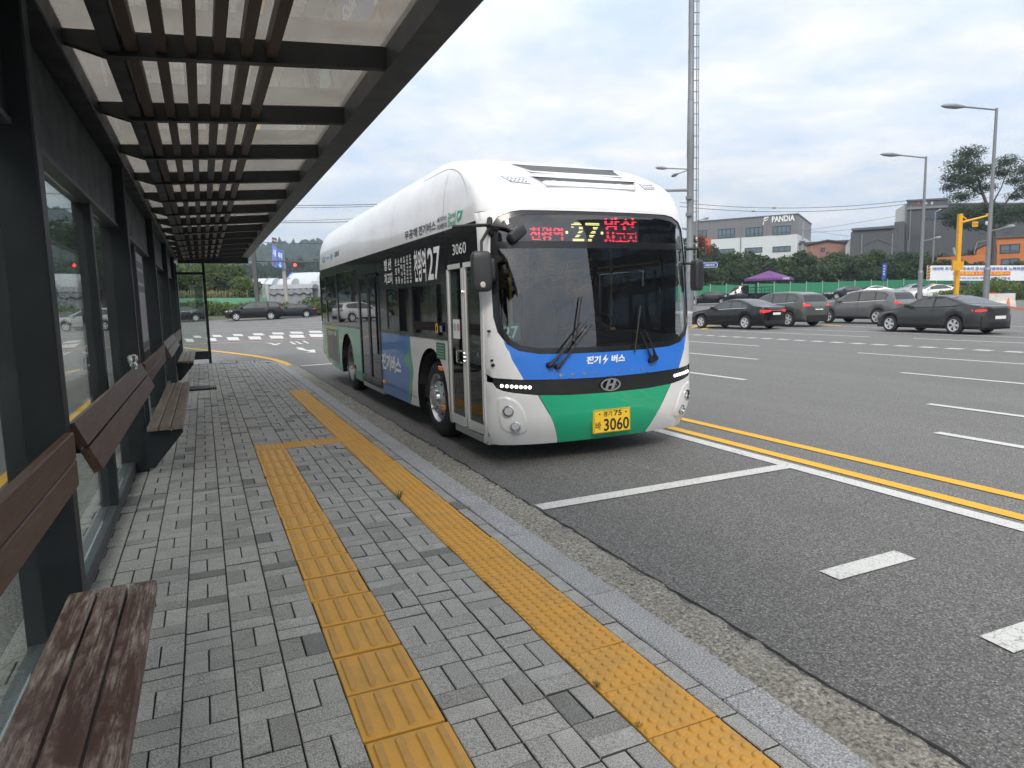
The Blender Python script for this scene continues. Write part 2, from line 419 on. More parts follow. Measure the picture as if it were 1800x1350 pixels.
def make_forest(name):
    m, t, o = newmat(name); b = NB(t); c = b.coord()
    v = b.n('ShaderNodeTexVoronoi', {'Vector': c, 'Scale': .16}, feature='F1')
    base = b.ramp(v.outputs['Color'], [(.2, (.018, .035, .016)), (.5, (.03, .055, .022)), (.8, (.055, .08, .03))])
    base = b.mix(b.noise(c, .6, 5), base, (.028, .05, .024))
    p = b.n('ShaderNodeBsdfPrincipled', {'Base Color': base, 'Roughness': .9, 'Specular IOR Level': .1})
    t.links.new(b.bump(b.math('ADD', b.noise(c, .5, 6, .7), v.outputs['Distance']), 1.0, 3.0), p.inputs['Normal'])
    t.links.new(p.outputs[0], o.inputs[0]); return m
def make_panel(name):                      # smoked polycarbonate roof sheet
    m, t, o = newmat(name); b = NB(t); c = b.coord()
    d = b.noise(c, 3, 7, .65)
    tint = b.mix(b.ramp(d, [(.35, 0.0), (.75, 1.0)]), (.70, .665, .62), (.56, .52, .47))
    tr = b.n('ShaderNodeBsdfTransparent', {'Color': tint}); gl = b.n('ShaderNodeBsdfGlossy', {'Color': (.8, .8, .8, 1), 'Roughness': .015})
    tl = b.n('ShaderNodeBsdfTranslucent', {'Color': (.5, .47, .43, 1)})
    m1 = b.n('ShaderNodeMixShader', {0: .25, 1: tr.outputs[0], 2: tl.outputs[0]})
    fr = b.math('MULTIPLY', b.n('ShaderNodeFresnel', {'IOR': 1.42}).outputs[0], .45)
    m2 = b.n('ShaderNodeMixShader', {0: fr, 1: m1.outputs[0], 2: gl.outputs[0]})
    t.links.new(m2.outputs[0], o.inputs[0]); return m
def make_cladding(name, col, pitch, axis=0, depth=.03):    # standing-seam metal sheet
    m, t, o = newmat(name); b = NB(t); c = b.coord()
    s = b.n('ShaderNodeSeparateXYZ', {0: c}).outputs[axis]
    f = b.math('FRACT', b.math('MULTIPLY', s, 1.0 / pitch)); seam = b.ramp(f, [(.0, 0.0), (.06, 1.0), (.94, 1.0), (1.0, 0.0)])
    base = b.mix(b.noise(c, .35, 5), tuple(x * .9 for x in col), tuple(x * 1.1 for x in col))
    p = b.n('ShaderNodeBsdfPrincipled', {'Base Color': base, 'Roughness': .5, 'Metallic': .0})
    t.links.new(b.bump(seam, .8, depth), p.inputs['Normal']); t.links.new(p.outputs[0], o.inputs[0]); return m
def make_brick(name, c1, c2, mort):
    m, t, o = newmat(name); b = NB(t); c = b.coord()
    mp = b.n('ShaderNodeMapping', {'Vector': c, 'Rotation': (rad(90), 0, 0)}).outputs[0]
    br = b.n('ShaderNodeTexBrick', {'Vector': mp, 'Color1': (*c1, 1), 'Color2': (*c2, 1), 'Mortar': (*mort, 1), 'Scale': 2.2, 'Mortar Size': .012})
    base = b.mix(b.ramp(b.noise(c, 1.0, 6), [(.4, 0.0), (.7, .6)]), br.outputs[0], tuple(x * .7 for x in c1))
    p = b.n('ShaderNodeBsdfPrincipled', {'Base Color': base, 'Roughness': .85}); t.links.new(p.outputs[0], o.inputs[0]); return m

ASPH = make_asphalt('asphalt', (.185, .181, .174)); ASPH2 = make_asphalt('worn_asphalt', (.215, .211, .203))
LWHITE = make_line('white_road_paint', (.62, .62, .595), .8); LYEL = make_line('yellow_road_paint', (.75, .42, .035), .3); LRED = make_line('red_road_paint', (.32, .075, .07), .6)
PAV = [make_paver('paver_grey', (.305, .303, .292)), make_paver('paver_mid_grey', (.245, .243, .233)), make_paver('paver_dark', (.165, .165, .16), .15)]
GRAN = make_granite('granite'); GUT = make_gutter('rough_concrete'); JOINT = mat('joint_sand', (.035, .033, .03), .95, bump=.6, bs=120)
PEDGE = mat('paver_dirt_shade_edge', (.085, .082, .074), .95)  # dark paver sides: joint dirt, with the joints' thin shadow put into the colour
TACT = mat('tactile_yellow', (.60, .305, .042), .55, var=.2, vs=5, bump=.35, bs=160, bd=.003, rnd=True, dirt=(.36, .22, .06), dirts=5)
TACTR = mat('tactile_worn_rib', (.46, .255, .07), .7, var=.25, vs=16, bump=.5, bs=160, rnd=True)
STEEL = mat('charcoal_steel', (.013, .0175, .021), .48, var=.2, vs=3, bump=.08, bs=220, rvar=.1, spec=.3, dirt=(.022, .026, .029), dirts=4)
STEELL = mat('charcoal_steel_rail', (.045, .056, .063), .5, var=.2, vs=5, bump=.1, bs=120, dirt=(.10, .097, .09), dirts=5)
WOOD = make_wood('bench_wood', (.075, .036, .028), (.42, .35, .30), .95); WOODB = make_wood('back_wood', (.082, .042, .028), (.17, .12, .09), .4)
WOODG = make_wood('weathered_wood', (.14, .105, .078), (.3, .26, .22), .6); SLATW = make_wood('slat_wood', (.045, .026, .017), (.07, .045, .03), .3)
PANEL = make_panel('smoked_sheet'); GLASS = glassmat('shelter_glass', (.80, .84, .82), k=.4, dirt=.07)
BLACK = mat('black_plastic', (.008, .008, .009), .6, var=.1); RUBBER = mat('rubber', (.018, .018, .018), .8, var=.2, vs=20)
CHROME = mat('chrome', (.75, .76, .77), .12, 1.0, var=0); ALU = mat('aluminium', (.55, .56, .57), .35, .9, var=.08, rvar=.08); ALUD = mat('dull_wheel_steel', (.20, .205, .21), .5, .5, var=.2, vs=8)
HAZE = True

# ================================================================ ground, road, markings
def grid_sheet(xs, ys, zf, mat, keep=None):
    mb = MB(); nx, ny = len(xs), len(ys); X, Y = np.meshgrid(xs, ys); Z = zf(X, Y)
    vs = np.stack([X.ravel(), Y.ravel(), Z.ravel()], 1)
    fs = []
    for j in range(ny - 1):
        for i in range(nx - 1):
            if keep and not keep((xs[i] + xs[i + 1]) / 2, (ys[j] + ys[j + 1]) / 2): continue
            fs.append((j * nx + i, j * nx + i + 1, (j + 1) * nx + i + 1, (j + 1) * nx + i))
    mb.v = [tuple(v) for v in vs]; mb.f = fs; mb.m = [0] * len(fs); mb.mats = [mat]; return mb
SOIL = mat('soil_and_grass', (.075, .085, .040), .95, var=.5, vs=.6, bump=.8, bs=9, bd=.05, dirt=(.13, .10, .065), dirts=.25)
gx = np.concatenate([[-1700, -900, -450, -240, -150], np.arange(-100, 190, 4.0), [230, 320, 500, 900, 1700]])
gy = np.concatenate([[-1700, -800, -350, -150, -80], np.arange(-50, 190, 4.0), [230, 320, 500, 900, 1800]])
structure('ground', grid_sheet(gx, gy, lambda x, y: hg(x, y) - .05, SOIL), smooth=True)
road = structure('road', grid_sheet(np.arange(-70, 116, 3.0), np.arange(-30, 76.5, 3.0), lambda x, y: zg(x, y), ASPH2,
                 keep=lambda x, y: dep(x, y) < 83 or (x < 14 and y < 71)))
near = MB()                       # the bus bay's darker, newer surface course
near.add([(2.2, -12, -.096), (4.82, -12, -.096), (4.82, 18.6, -.096), (2.2, 18.6, -.096)], [(0, 1, 2, 3)], ASPH)
near.build('bus_bay_surface', road)
def mark(name, poly, m=LWHITE, dz=.006, sub=0):
    mb = MB(); mb.add([(p[0], p[1], float(zg(p[0], p[1])) + dz) for p in poly], [tuple(range(len(poly)))], m); return mb.build(name, road)
def strip(name, pts, w, m=LWHITE, dz=.007):
    mb = MB(); v = []; f = []
    for i, p in enumerate(pts):
        a = pts[max(0, i - 1)]; b = pts[min(len(pts) - 1, i + 1)]; d = Vector((b[0] - a[0], b[1] - a[1])).normalized(); n = Vector((-d.y, d.x)) * w / 2
        for s in (1, -1):
            x, y = p[0] + n.x * s, p[1] + n.y * s; v.append((x, y, float(zg(x, y)) + dz))
    for i in range(len(pts) - 1): f.append((2 * i, 2 * i + 1, 2 * i + 3, 2 * i + 2))
    mb.add(v, f, m); return mb.build(name, road)
def seg(a, b, n=8): return [(a[0] + (b[0] - a[0]) * k / n, a[1] + (b[1] - a[1]) * k / n) for k in range(n + 1)]
strip('edge_line', seg((4.895, -8), (4.895, 26), 12), .15, dz=.010)
strip('yellow_line', seg((5.13, -8), (5.13, 27), 12), .135, LYEL); strip('yellow_line', seg((5.63, -8), (5.63, 27), 12), .135, LYEL)
strip('stop_line', seg((2.26, 4.625), (4.82, 4.66), 4), .15, dz=.011)
mark('bay_dash', [(3.13, 2.61), (3.78, 2.62), (3.79, 2.77), (3.13, 2.75)], dz=.011); mark('bay_dash', [(3.14, 1.71), (3.80, 1.70), (3.80, 1.86), (3.16, 1.87)], dz=.011)
for x, ys in ((9.26, ((9.95, 15), (1.5, 6.35))), (12.45, ((12.97, 18), (4, 9.13))), (15.7, ((16.3, 22), (7.8, 12.76))), (7.45, ((1.0, 5.0),))):
    for a, b in ys: strip('lane_dash', seg((x, a), (x, b), 2), .13)
for k in range(30): strip('guide_dash', seg((18.55, 5 + .76 * k), (18.55, 5.44 + .76 * k), 1), .30)
for x, a, b in ((21.7, 6, 15.5), (21.55, 17.1, 30), (24.2, 4, 40), (27.6, 10, 44), (30.9, 12, 46)): strip('lane_line', seg((x, a), (x, b), 8), .13)
for a, b in (((1216, 577), (1228, 572)), ((1236, 579), (1252, 573)), ((1445, 571), (1480, 573))):
    p, q = gpx(*a), gpx(*b); strip('yellow_hatch', seg((p.x, p.y), (q.x, q.y), 2), .3, LYEL)
strip('yellow_kerb_line', [(-30, 40), (-12, 37.5), (-4, 34.5), (-1.13, 32.3), (0.7, 26.6), (1.4, 24.2), (1.85, 22), (2.0, 20.6), (2.05, 19.2)], .2, LYEL)
strip('yellow_line', seg((-1.75, -6), (-1.95, 16), 6), .12, LYEL)
strip('stop_line', seg((2.3, 19.0), (4.85, 19.2), 3), .22, dz=.011)
Z7 = lambda x, y: (290 + x / 5.4, 400 + y / 5.4)
near_row = [(185, 280), (385, 495), (580, 710), (785, 920), (985, 1130), (1175, 1330), (1365, 1530)]
for i, (a, b) in enumerate(near_row):
    t = 1057 - 8 * i * .95; p = [gpx(*Z7(a, t)), gpx(*Z7(b - 18, t)), gpx(*Z7(b, t + 28)), gpx(*Z7(a + 22, t + 28))]
    mark('crossing_stripe', [(q.x, q.y) for q in p][::-1])
for i, (a, b) in enumerate([(75, 165), (265, 355), (445, 550), (640, 750), (830, 950), (1010, 1140), (1180, 1320), (1360, 1500)]):
    t = 1036 - 7.8 * i; p = [gpx(*Z7(a, t)), gpx(*Z7(b - 25, t)), gpx(*Z7(b, t + 18)), gpx(*Z7(a + 18, t + 18))]
    mark('crossing_stripe', [(q.x, q.y) for q in p][::-1])
strip('red_line', seg((-30, 35.9), (26, 34.4), 14), .5, LRED); strip('white_border_line', seg((-30, 34.95), (26, 33.5), 14), .22); strip('white_border_line', seg((-30, 36.5), (26, 35.0), 14), .16, dz=.011)
for pl in ([(1240, 1140), (1300, 1142), (1345, 1165), (1422, 1162), (1434, 1190), (1330, 1188), (1380, 1180), (1270, 1162)], [(940, 1096), (1010, 1097), (1050, 1108), (1088, 1096), (1104, 1098), (1062, 1119), (1020, 1117), (1010, 1106)],
           [(1178, 1086), (1205, 1085), (1252, 1110), (1222, 1111)], [(1232, 1084), (1252, 1083), (1310, 1106), (1282, 1108)], [(1300, 1077), (1322, 1076), (1375, 1102), (1350, 1103)]):
    p = [gpx(*Z7(*q)) for q in pl]; mark('road_arrow', [(q.x, q.y) for q in p][::-1], dz=.012)
for y, a, b in ((50, -40, 18), (54, -40, 30), (58.5, -40, 34)): strip('lane_line', seg((a, y), (b, y), 14), .15)

# ---------------------------------------------------------------- pavement: pavers, tactile tiles, kerb stones
pv = MB(); pv.slab([(-.93, -3), (1.665, -3), (1.665, 18.4), (1.45, 19.9), (1.2, 20.25), (-.93, 20.25)], -.35, -.012, JOINT)
pavement = structure('pavement', pv)
pavers = []
def field(x0, cols, y0, y1, w=.1932, l=.2, off=0):
    for c in range(cols):
        jog = random.uniform(-.09, .09) if x0 < 0 else random.uniform(-.012, .012)
        r = -1; y = y0 + jog
        while y < y1:
            r += 1; xa = x0 + c * w
            if (c + r + off) % 2: pavers.extend([(xa, xa + w / 2, y, y + l), (xa + w / 2, xa + w, y, y + l)])
            else: pavers.extend([(xa, xa + w, y, y + l / 2), (xa, xa + w, y + l / 2, y + l)])
            y += l
G0, G1 = .40, .70; D0, D1 = 1.28, 1.58; YT = 7.53
field(G1, 3, -1.0, YT - .01); field(G1 + 0, 3, YT + .31, 12.47, off=1); field(-.76, 6, -1.0, 20.1)
field(G0, 1, YT + .31, 20.1, w=.30, l=.2, off=0)
field(G1, 5, 12.5, 18.2, w=.1935, off=1); field(G1, 5, 18.2, 19.3, off=0); field(G1, 4, 19.4, 20.1, off=0)
field(-.925, 1, -1.0, 18.0, w=.163, l=.2)
y = -1.0
while y < 18.2: pavers.append((D1 + .004, 1.667, y, y + .2)); y += .2
pavers = [p for p in pavers if p[3] < 20.22]
def pdist(p): return dep((p[0] + p[1]) / 2, (p[2] + p[3]) / 2)
def inview(p):
    x, y = (p[0] + p[1]) / 2, (p[2] + p[3]) / 2; c = RW.T @ np.array([x, y, -CAMZ])
    if c[2] < .3: return False
    u, v = CX + FPX * c[0] / c[2], CY + FPX * c[1] / c[2]; return -60 < u < 1860 and v < 1420
pavers.sort(key=pdist)
vis = [p for p in pavers if inview(p)]
single = set(id(p) for p in [q for q in vis if q[0] > -.4][:298])
pm = {}
def paver_mesh(w, l, k):
    key = (round(w, 3), round(l, 3), k)
    if key not in pm:
        g = .0032; mb = MB(); mb.box(-w / 2 + g, w / 2 - g, -l / 2 + g, l / 2 - g, -.05, 0, PAV[k], .0034); mb.mi(PEDGE); mb.m = [1 if i < 5 else 0 for i in range(len(mb.f))]; pm[key] = mb.mesh('paver')
    return pm[key]
rest = MB()
for p in pavers:
    w, l = p[1] - p[0], p[3] - p[2]; cx, cy = (p[0] + p[1]) / 2, (p[2] + p[3]) / 2
    k = random.choices((0, 1, 2), (.80, .145, .055))[0]; z = random.gauss(0, .0016)
    if id(p) in single:
        o = link('paver', paver_mesh(w, l, k), pavement); o.location = (cx, cy, z)
        o.rotation_euler = (random.gauss(0, .006), random.gauss(0, .006), random.gauss(0, .004))
    else:
        g = .0036; c = .0034; e = random.gauss(0, .0012)
        x0, x1, y0, y1 = p[0] + g, p[1] - g, p[2] + g, p[3] - g
        vs = [(x0, y0, z - .02), (x1, y0, z - .02), (x1, y1, z - .02), (x0, y1, z - .02), (x0, y0, z - c), (x1, y0, z - c), (x1, y1, z - c), (x0, y1, z - c),
              (x0 + c, y0 + c, z - e), (x1 - c, y0 + c, z + e), (x1 - c, y1 - c, z + e), (x0 + c, y1 - c, z - e)]
        fs = [(8, 9, 10, 11)] + [(i, (i + 1) % 4, 4 + (i + 1) % 4, 4 + i) for i in range(4)] + [(4 + i, 4 + (i + 1) % 4, 8 + (i + 1) % 4, 8 + i) for i in range(4)]
        rest.add(vs, fs[:1] + fs[5:], PAV[k]); rest.add(vs, fs[1:5], PEDGE)
rest.build('paver_field', pavement, kind='stuff')
def tile(kind):
    mb = MB(); mb.box(-.1485, .1485, -.1485, .1485, -.05, .003, TACT, .003)
    if kind == 'dome':
        for i in range(6):
            for j in range(6):
                x, y = -.125 + .05 * i, -.125 + .05 * j
                mb.lathe([(0, .0195), (.005, .0168), (.0072, .0118)], (x, y, .003), (0, 0, 1), TACT, 12, True)
    else:
        for i in range(4):
            x = -.1125 + .075 * i; a, b = (-.135, .135)
            o = rrect(x - .0175, x + .0175, a, b, .016, 3); n = len(o); q = [(cx_ * .70 + x * .30, cy_ * .98) for cx_, cy_ in o]
            mb.add([(u, v, .003) for u, v in o] + [(u, v, .0105) for u, v in q], [(j, (j + 1) % n, n + (j + 1) % n, n + j) for j in range(n)], TACT)
            mb.add([(u, v, .0105) for u, v in q], [tuple(range(n))], TACTR)
    return mb.mesh('tactile_tile', smooth=True, angle=50)
TM = {'dome': tile('dome'), 'bar': tile('bar')}
def lay(kind, x, y, rz=0.0):
    o = link('tactile_tile', TM[kind], pavement); o.location = (x + random.gauss(0, .002), y, random.gauss(0, .0015)); o.rotation_euler = (random.gauss(0, .004), random.gauss(0, .004), rz + random.gauss(0, .006))
pit = (YT - 2.221) / 17.0
for k in range(-8, 17): lay('bar', (G0 + G1) / 2, 2.221 + pit * (k + .5))
lay('dome', (G0 + G1) / 2, YT + .15); lay('bar', G1 + .146, YT + .15, rad(90)); lay('bar', G1 + .436, YT + .15, rad(90))
k = 0; y = -.6
while y < 12.4: lay('dome', (D0 + D1) / 2, y + .15); y += .3016
ks = {}
def kerb(x0, y0, x1, y1, w=.18):
    d = Vector((x1 - x0, y1 - y0)); ln = d.length; key = round(ln, 2)
    if key not in ks: mb = MB(); mb.box(.003, ln - .003, -w / 2, w / 2, -.4, .004, GRAN, .006); ks[key] = mb.mesh('kerb_stone')
    o = link('kerb_stone', ks[key], pavement); o.location = (x0, y0, random.gauss(0, .0012)); o.rotation_euler = (0, 0, math.atan2(d.y, d.x))
for k in range(-3, 17): kerb(1.76, 1.89 + k, 1.76, 2.89 + k)
kerb(1.76, 18.9, 1.66, 19.6); kerb(1.66, 19.6, 1.42, 20.15); kerb(1.42, 20.15, .9, 20.4)
for k in range(5): kerb(.9 - k * .9, 20.4, 0.0 - k * .9, 20.4)
# cast concrete gutter with a broken edge
gt = MB(); n = 420; ys = np.linspace(-4, 19.3, n); ed = []; v = 0
for i in range(n): v = v * .8 + random.gauss(0, .005); ed.append(2.235 + v)
cols = 9; vs = []; fs = []
for i, yy in enumerate(ys):
    for c in range(cols):
        x = 1.851 + (ed[i] - 1.851) * c / (cols - 1); vs.append((x, yy, -.090 + random.gauss(0, .005) - (.006 if c == cols - 1 else 0)))
for i in range(n - 1):
    for c in range(cols - 1): fs.append((i * cols + c, i * cols + c + 1, (i + 1) * cols + c + 1, (i + 1) * cols + c))
gt.add(vs, fs, GUT)
vs = []; fs = []
for i, yy in enumerate(ys): w_ = abs(random.gauss(.006, .004)) + .003; vs += [(ed[i] - .004, yy, -.0905), (ed[i] + w_, yy, -.0905)]
for i in range(n - 1): fs.append((2 * i, 2 * i + 1, 2 * i + 3, 2 * i + 2))
gt.add(vs, fs, mat('crack_shadow_grit', (.02, .02, .019), .95))
structure('gutter', gt, smooth=True)
# small weeds in the joints
WEED = make_leaf('weed_leaf', (.13, .16, .04), (.22, .20, .085), .3)
def weed(x, y, h, n, label, z=0.0, long=False):
    mb = MB()
    for _ in range(n):
        a = random.uniform(0, 6.28); L_ = h * random.uniform(.6, 1.2); w_ = h * (.03 if long else .055); d = Vector((math.cos(a), math.sin(a), 0)); s = Vector((-d.y, d.x, 0)); b = Vector((x, y, z))
        out_ = random.uniform(.35, .9)
        p = [b + d * L_ * out_ * t + Vector((0, 0, L_ * (1.2 * t - .75 * t * t * out_))) for t in (0, .4, .75, 1.0)]
        mb.add([p[0] - s * w_ * .5, p[0] + s * w_ * .5, p[1] + s * w_, p[1] - s * w_, p[2] + s * w_ * .7, p[2] - s * w_ * .7, p[3]], [(0, 1, 2, 3), (3, 2, 4, 5), (5, 4, 6)], WEED)
    t = thing('weed', label, 'weed', (x, y, z), 'weeds in the pavement joints'); mb.build('blade', t)
weed(1.29, 2.16, .03, 26, 'dry weed tuft in the joint beside the second nearest domed yellow tile')
weed(1.29, 1.88, .028, 22, 'dry weed tuft at the corner of the nearest domed yellow tile')
weed(.395, 6.25, .05, 10, 'low green weed at the shelter side of the ribbed yellow tile row')
weed(1.275, 5.05, .09, 9, 'thin upright weed between grey pavers and domed yellow strip')
weed(1.66, 4.55, .045, 10, 'green sprig growing against the granite kerb')
weed(-.93, 3.2, .22, 14, 'long green grass blades behind the near bench', -.012, True)
for i, (x, y, n) in enumerate(((.35, 20.05, 40), (.75, 20.2, 46), (1.2, 20.0, 36), (-.2, 20.0, 30))):
    weed(x, y, .05, n * 2, ['yellow green weed patch beside the foot of the end post', 'largest weed patch on the far end of the pavement', 'weed patch by the far kerb corner', 'weed patch under the end glass panel'][i])
g = thing('drain_grate', 'low dark steel plate with three end bars lying on the pavers past the second bench', 'drain grate', (-.2, 14.0, 0))  # stand-in plate for a low dark shape of unknown kind
mb = MB(); mb.box(-.52, .02, 13.75, 14.3, .0, .035, STEEL, .004); mb.build('frame', g)
for k in range(3): mb = MB(); mb.box(.03 + .04 * k, .05 + .04 * k, 13.76, 14.29, .001, .034, STEEL); mb.build('bar', g)

# ================================================================ bus shelter
sh = thing('bus_shelter', 'long charcoal steel bus shelter with slatted smoked canopy and glass back wall', 'bus shelter', (-.67, 10, 0))
YA, YB = -1.6, 20.5
posts = [-.4, 3.35, 7.1, 11.0, 15.0, 18.9]
for y in posts:
    mb = MB(); mb.box(-.78, -.56, y, y + .12, 0, 2.76, STEEL, .008); mb.build('post', sh)
for y in [1.5, 5.62, 9.0, 13.0, 17.0]:
    mb = MB(); mb.box(-.765, -.655, y - .05, y + .05, .105, 2.262, STEEL, .004); mb.build('mullion', sh)
ends = posts + [YB - .06]
for a, b in zip(posts, ends[1:]):
    a2, b2 = a + .121, b - .001
    mb = MB(); mb.box(-.77, -.665, a2, b2, .0, .105, STEELL, .006); mb.build('bottom_rail', sh)
    mb = MB(); mb.box(-.745, -.64, a2, b2, 2.262, 2.74, STEEL, .004); mb.box(-.76, -.63, a2, b2, 2.235, 2.262, STEELL, .003); mb.build('header_panel', sh)
cuts = sorted(posts + [1.5, 5.62, 9.0, 13.0, 17.0]) + [YB - .06]
for a, b in zip(cuts, cuts[1:]):
    a2 = a + (.12 if a in posts else .05); b2 = b - (0 if b in posts or b > 20 else .05)
    mb = MB(); mb.box(-.715, -.703, a2 + .002, b2 - .002, .107, 2.234, GLASS); mb.build('glass_pane', sh)
mb = MB(); mb.box(-.78, -.53, YA, YB, 2.762, 2.90, STEEL, .006); mb.build('back_beam', sh)
SL = .066
def cz(x): return 2.75 + SL * (x + .57)            # underside of the canopy ribs
mb = MB(); mb.prism([(-.36, YA, cz(-.36) + .02), (-.28, YA, cz(-.28) + .02), (-.28, YA, cz(-.28) + .15), (-.36, YA, cz(-.36) + .15)], (0, YB - YA, 0), STEEL); mb.build('long_beam', sh)
mb = MB(); mb.prism([(1.08, YA, cz(1.08) - .005), (1.25, YA, cz(1.25) - .03), (1.25, YA, cz(1.25) + .17), (1.08, YA, cz(1.08) + .17)], (0, YB - YA, 0), STEELL); mb.build('edge_beam', sh)
ribs = [4.13 + 1.31 * k for k in range(-4, 13)]
for y in ribs:
    mb = MB(); mb.prism([(-.53, y - .03, cz(-.53) + .06), (-.36, y - .03, cz(-.36) + .002), (1.079, y - .03, cz(1.079)), (1.079, y - .03, cz(1.079) + .12), (-.53, y - .03, cz(-.53) + .12)], (0, .06, 0), STEEL); mb.build('rib', sh)
for x in (-.235, -.10, .04, .175, .31, .44):
    mb = MB(); mb.prism([(x - .027, YA, cz(x) + .025), (x + .027, YA, cz(x) + .025), (x + .027, YA, cz(x) + .112), (x - .027, YA, cz(x) + .112)], (0, YB - YA, 0), SLATW); mb.build('slat', sh)
ed_ = [YA] + ribs[1:] + [YB]
for a, b in zip(ed_, ed_[1:]):
    for x0, x1 in ((-.54, -.35), (-.29, 1.09)):
        mb = MB(); mb.prism([(x0, a + .004, cz(x0) + .125), (x1, a + .004, cz(x1) + .125), (x1, a + .004, cz(x1) + .133), (x0, a + .004, cz(x0) + .133)], (0, b - a - .008, 0), PANEL); mb.build('roof_panel', sh)
mb = MB(); mb.box(-.52, 1.25, YB - .02, YB + .05, 2.70, 2.98, STEEL, .005); mb.build('end_beam', sh)
# end wall
mb = MB(); mb.box(.06, .13, YB - .08, YB - .01, 0, 2.70, STEEL, .005); mb.build('end_post', sh)
mb = MB(); mb.box(-.78, -.56, YB - .1, YB - .0, 0, 2.70, STEEL, .005); mb.build('end_post', sh)
mb = MB(); mb.box(-.559, .059, YB - .075, YB - .015, .12, .34, STEEL, .004); mb.build('kick_rail', sh)
mb = MB(); mb.box(-.559, .059, YB - .075, YB - .015, 2.40, 2.47, STEEL, .004); mb.build('transom', sh)
mb = MB(); mb.box(-.559, .059, YB - .05, YB - .04, .342, 2.398, GLASS); mb.build('glass_pane', sh)
WHT = mat('white_print', (.72, .73, .74), .5); fr = MB()
for q in ((-.556, -.546, .345, 2.395), (.046, .056, .345, 2.395)): fr.box(q[0], q[1], YB - .058, YB - .051, q[2], q[3], WHT)
fr.box(-.545, .045, YB - .058, YB - .051, 2.383, 2.395, WHT); fr.build('pane_seal', sh)
NOT = glassmat('frosted_sticker', (.55, .62, .6), k=.5); mb = MB(); mb.box(-.16, .03, YB - .055, YB - .051, 1.55, 2.1, NOT); mb.build('sticker', sh)
# route poster on the glass
po = thing('route_poster', 'narrow pale lilac route map poster fixed to the shelter glass behind the second bench', 'poster', (-.69, 9.7, 1.5))
LIL = mat('poster_lilac', (.42, .40, .46), .4); PDK = mat('poster_dark_print', (.05, .055, .06), .4)
mb = MB(); mb.box(-.700, -.692, 9.2, 10.5, .72, 2.2, LIL); mb.build('sheet', po)
mb = MB()
for a, b in ((.76, .98), (1.02, 1.1), (1.72, 1.8), (1.84, 1.98), (2.02, 2.1)): mb.box(-.6915, -.6895, 9.3, 10.4, a, b, PDK)
for k in range(9):
    put_text(mb, '시흥 안산 광명 노선 안내'[k % 5:], 9.34, 10.3, .79 + .0 + k * .018, .802 + k * .018, lambda u, v: (-.689, 19.66 - u, v), WHT)
mb.build('print', po)
# benches
def plank(nm, par, pts, ya, yb, m): mb = MB(); mb.prism([(x, ya, z) for x, z in pts], (0, yb - ya, 0), m); return mb.build(nm, par)
def bx(x0, x1, z0, z1): return [(x0, z0), (x1, z0), (x1, z1), (x0, z1)]
def chamf(x0, x1, z0, z1, c=.006): return [(x0, z0), (x1, z0), (x1, z1 - c), (x1 - c, z1), (x0 + c, z1), (x0, z1 - c)]
def bench(ya, yb, label, wood, wb, brackets, y_back0, y_back1):
    t = thing('bench', label, 'bench', (-.4, ya, 0), 'benches bolted to the shelter posts')
    for x0, x1 in ((-.535, -.443), (-.433, -.342), (-.332, -.24)): plank('seat_plank', t, chamf(x0, x1, .412, .45), ya, yb, wood)
    for z0, z1 in ((.775, .882), (.892, 1.0)): plank('back_plank', t, [(-.56, z0), (-.528, z0), (-.528, z1 - .005), (-.533, z1), (-.56, z1)], y_back0, y_back1, wb)
    for y in brackets:
        mb = MB(); mb.prism([(-.558, y, .41), (-.245, y, .41), (-.245, y, .37), (-.50, y, .06), (-.558, y, .06)], (0, .012, 0), STEEL); mb.box(-.54, -.25, y - .02, y + .035, .398, .411, STEEL)
        mb.tube([(-.34, y - .018, .405), (-.34, y - .03, .405)], .008, ALU, 8); mb.build('bracket', t)
bench(-.7, 2.93, 'nearest bench with worn red brown seat planks rubbed pale', WOOD, WOODB, (-.3, 2.86), -.7, 3.33)
bench(6.88, 10.92, 'middle bench with three weathered brown seat planks', WOODG, WOODB, (6.95, 10.8), 7.23, 10.95)
bench(15.3, 18.85, 'farthest bench near the end glass panel', WOODG, WOODB, (15.35, 18.75), 15.15, 18.85)
def lean(ya, yb, label):
    t = thing('leaning_rail', label, 'leaning rail', (-.5, ya, .8), 'leaning rails along the shelter glass')
    a, b = Vector((-.548, 1.02)), Vector((-.455, .80)); d = (b - a).normalized(); nrm = Vector((-d.y, d.x)); nrm = nrm if nrm.x < 0 else -nrm
    L_ = (b - a).length
    for s0, s1 in ((0, L_ * .48), (L_ * .52, L_)):
        p = [a + d * s0, a + d * s1, a + d * s1 + nrm * .04, a + d * s0 + nrm * .04]; plank('plank', t, [(q.x, q.y) for q in p], ya, yb, WOODB)
    for y in (ya + .25, (ya + yb) / 2, yb - .25):
        mb = MB(); mb.box(-.66, -.57, y - .02, y + .02, .84, .9, STEEL); mb.build('bracket', t)
lean(3.48, 7.09, 'sloping two plank leaning rail between the two nearest shelter posts'); lean(11.1, 14.95, 'sloping two plank leaning rail behind the middle bench')
cup = thing('plastic_cup', 'crumpled clear plastic cup lying on the leaning rail', 'cup', (-.55, 6.35, 1.06))
CUPM = glassmat('cup_plastic', (.93, .95, .95), .08, k=2.2, base=.06); mb = MB(); ax = Vector((-.1, .75, .55)).normalized()
mb.lathe([(.0, .001), (.0, .027), (.02, .029), (.022, .031), (.05, .034), (.052, .036), (.085, .039), (.09, .043), (.093, .043), (.093, .040), (.02, .028)], (-.54, 6.32, 1.045), ax, CUPM, 18); mb.build('body', cup, smooth=True)
mb = MB(); mb.lathe([(.094, .046), (.100, .046), (.102, .04), (.112, .030), (.113, .0)], (-.54, 6.32, 1.045), ax, CUPM, 18); mb.build('lid', cup, smooth=True)

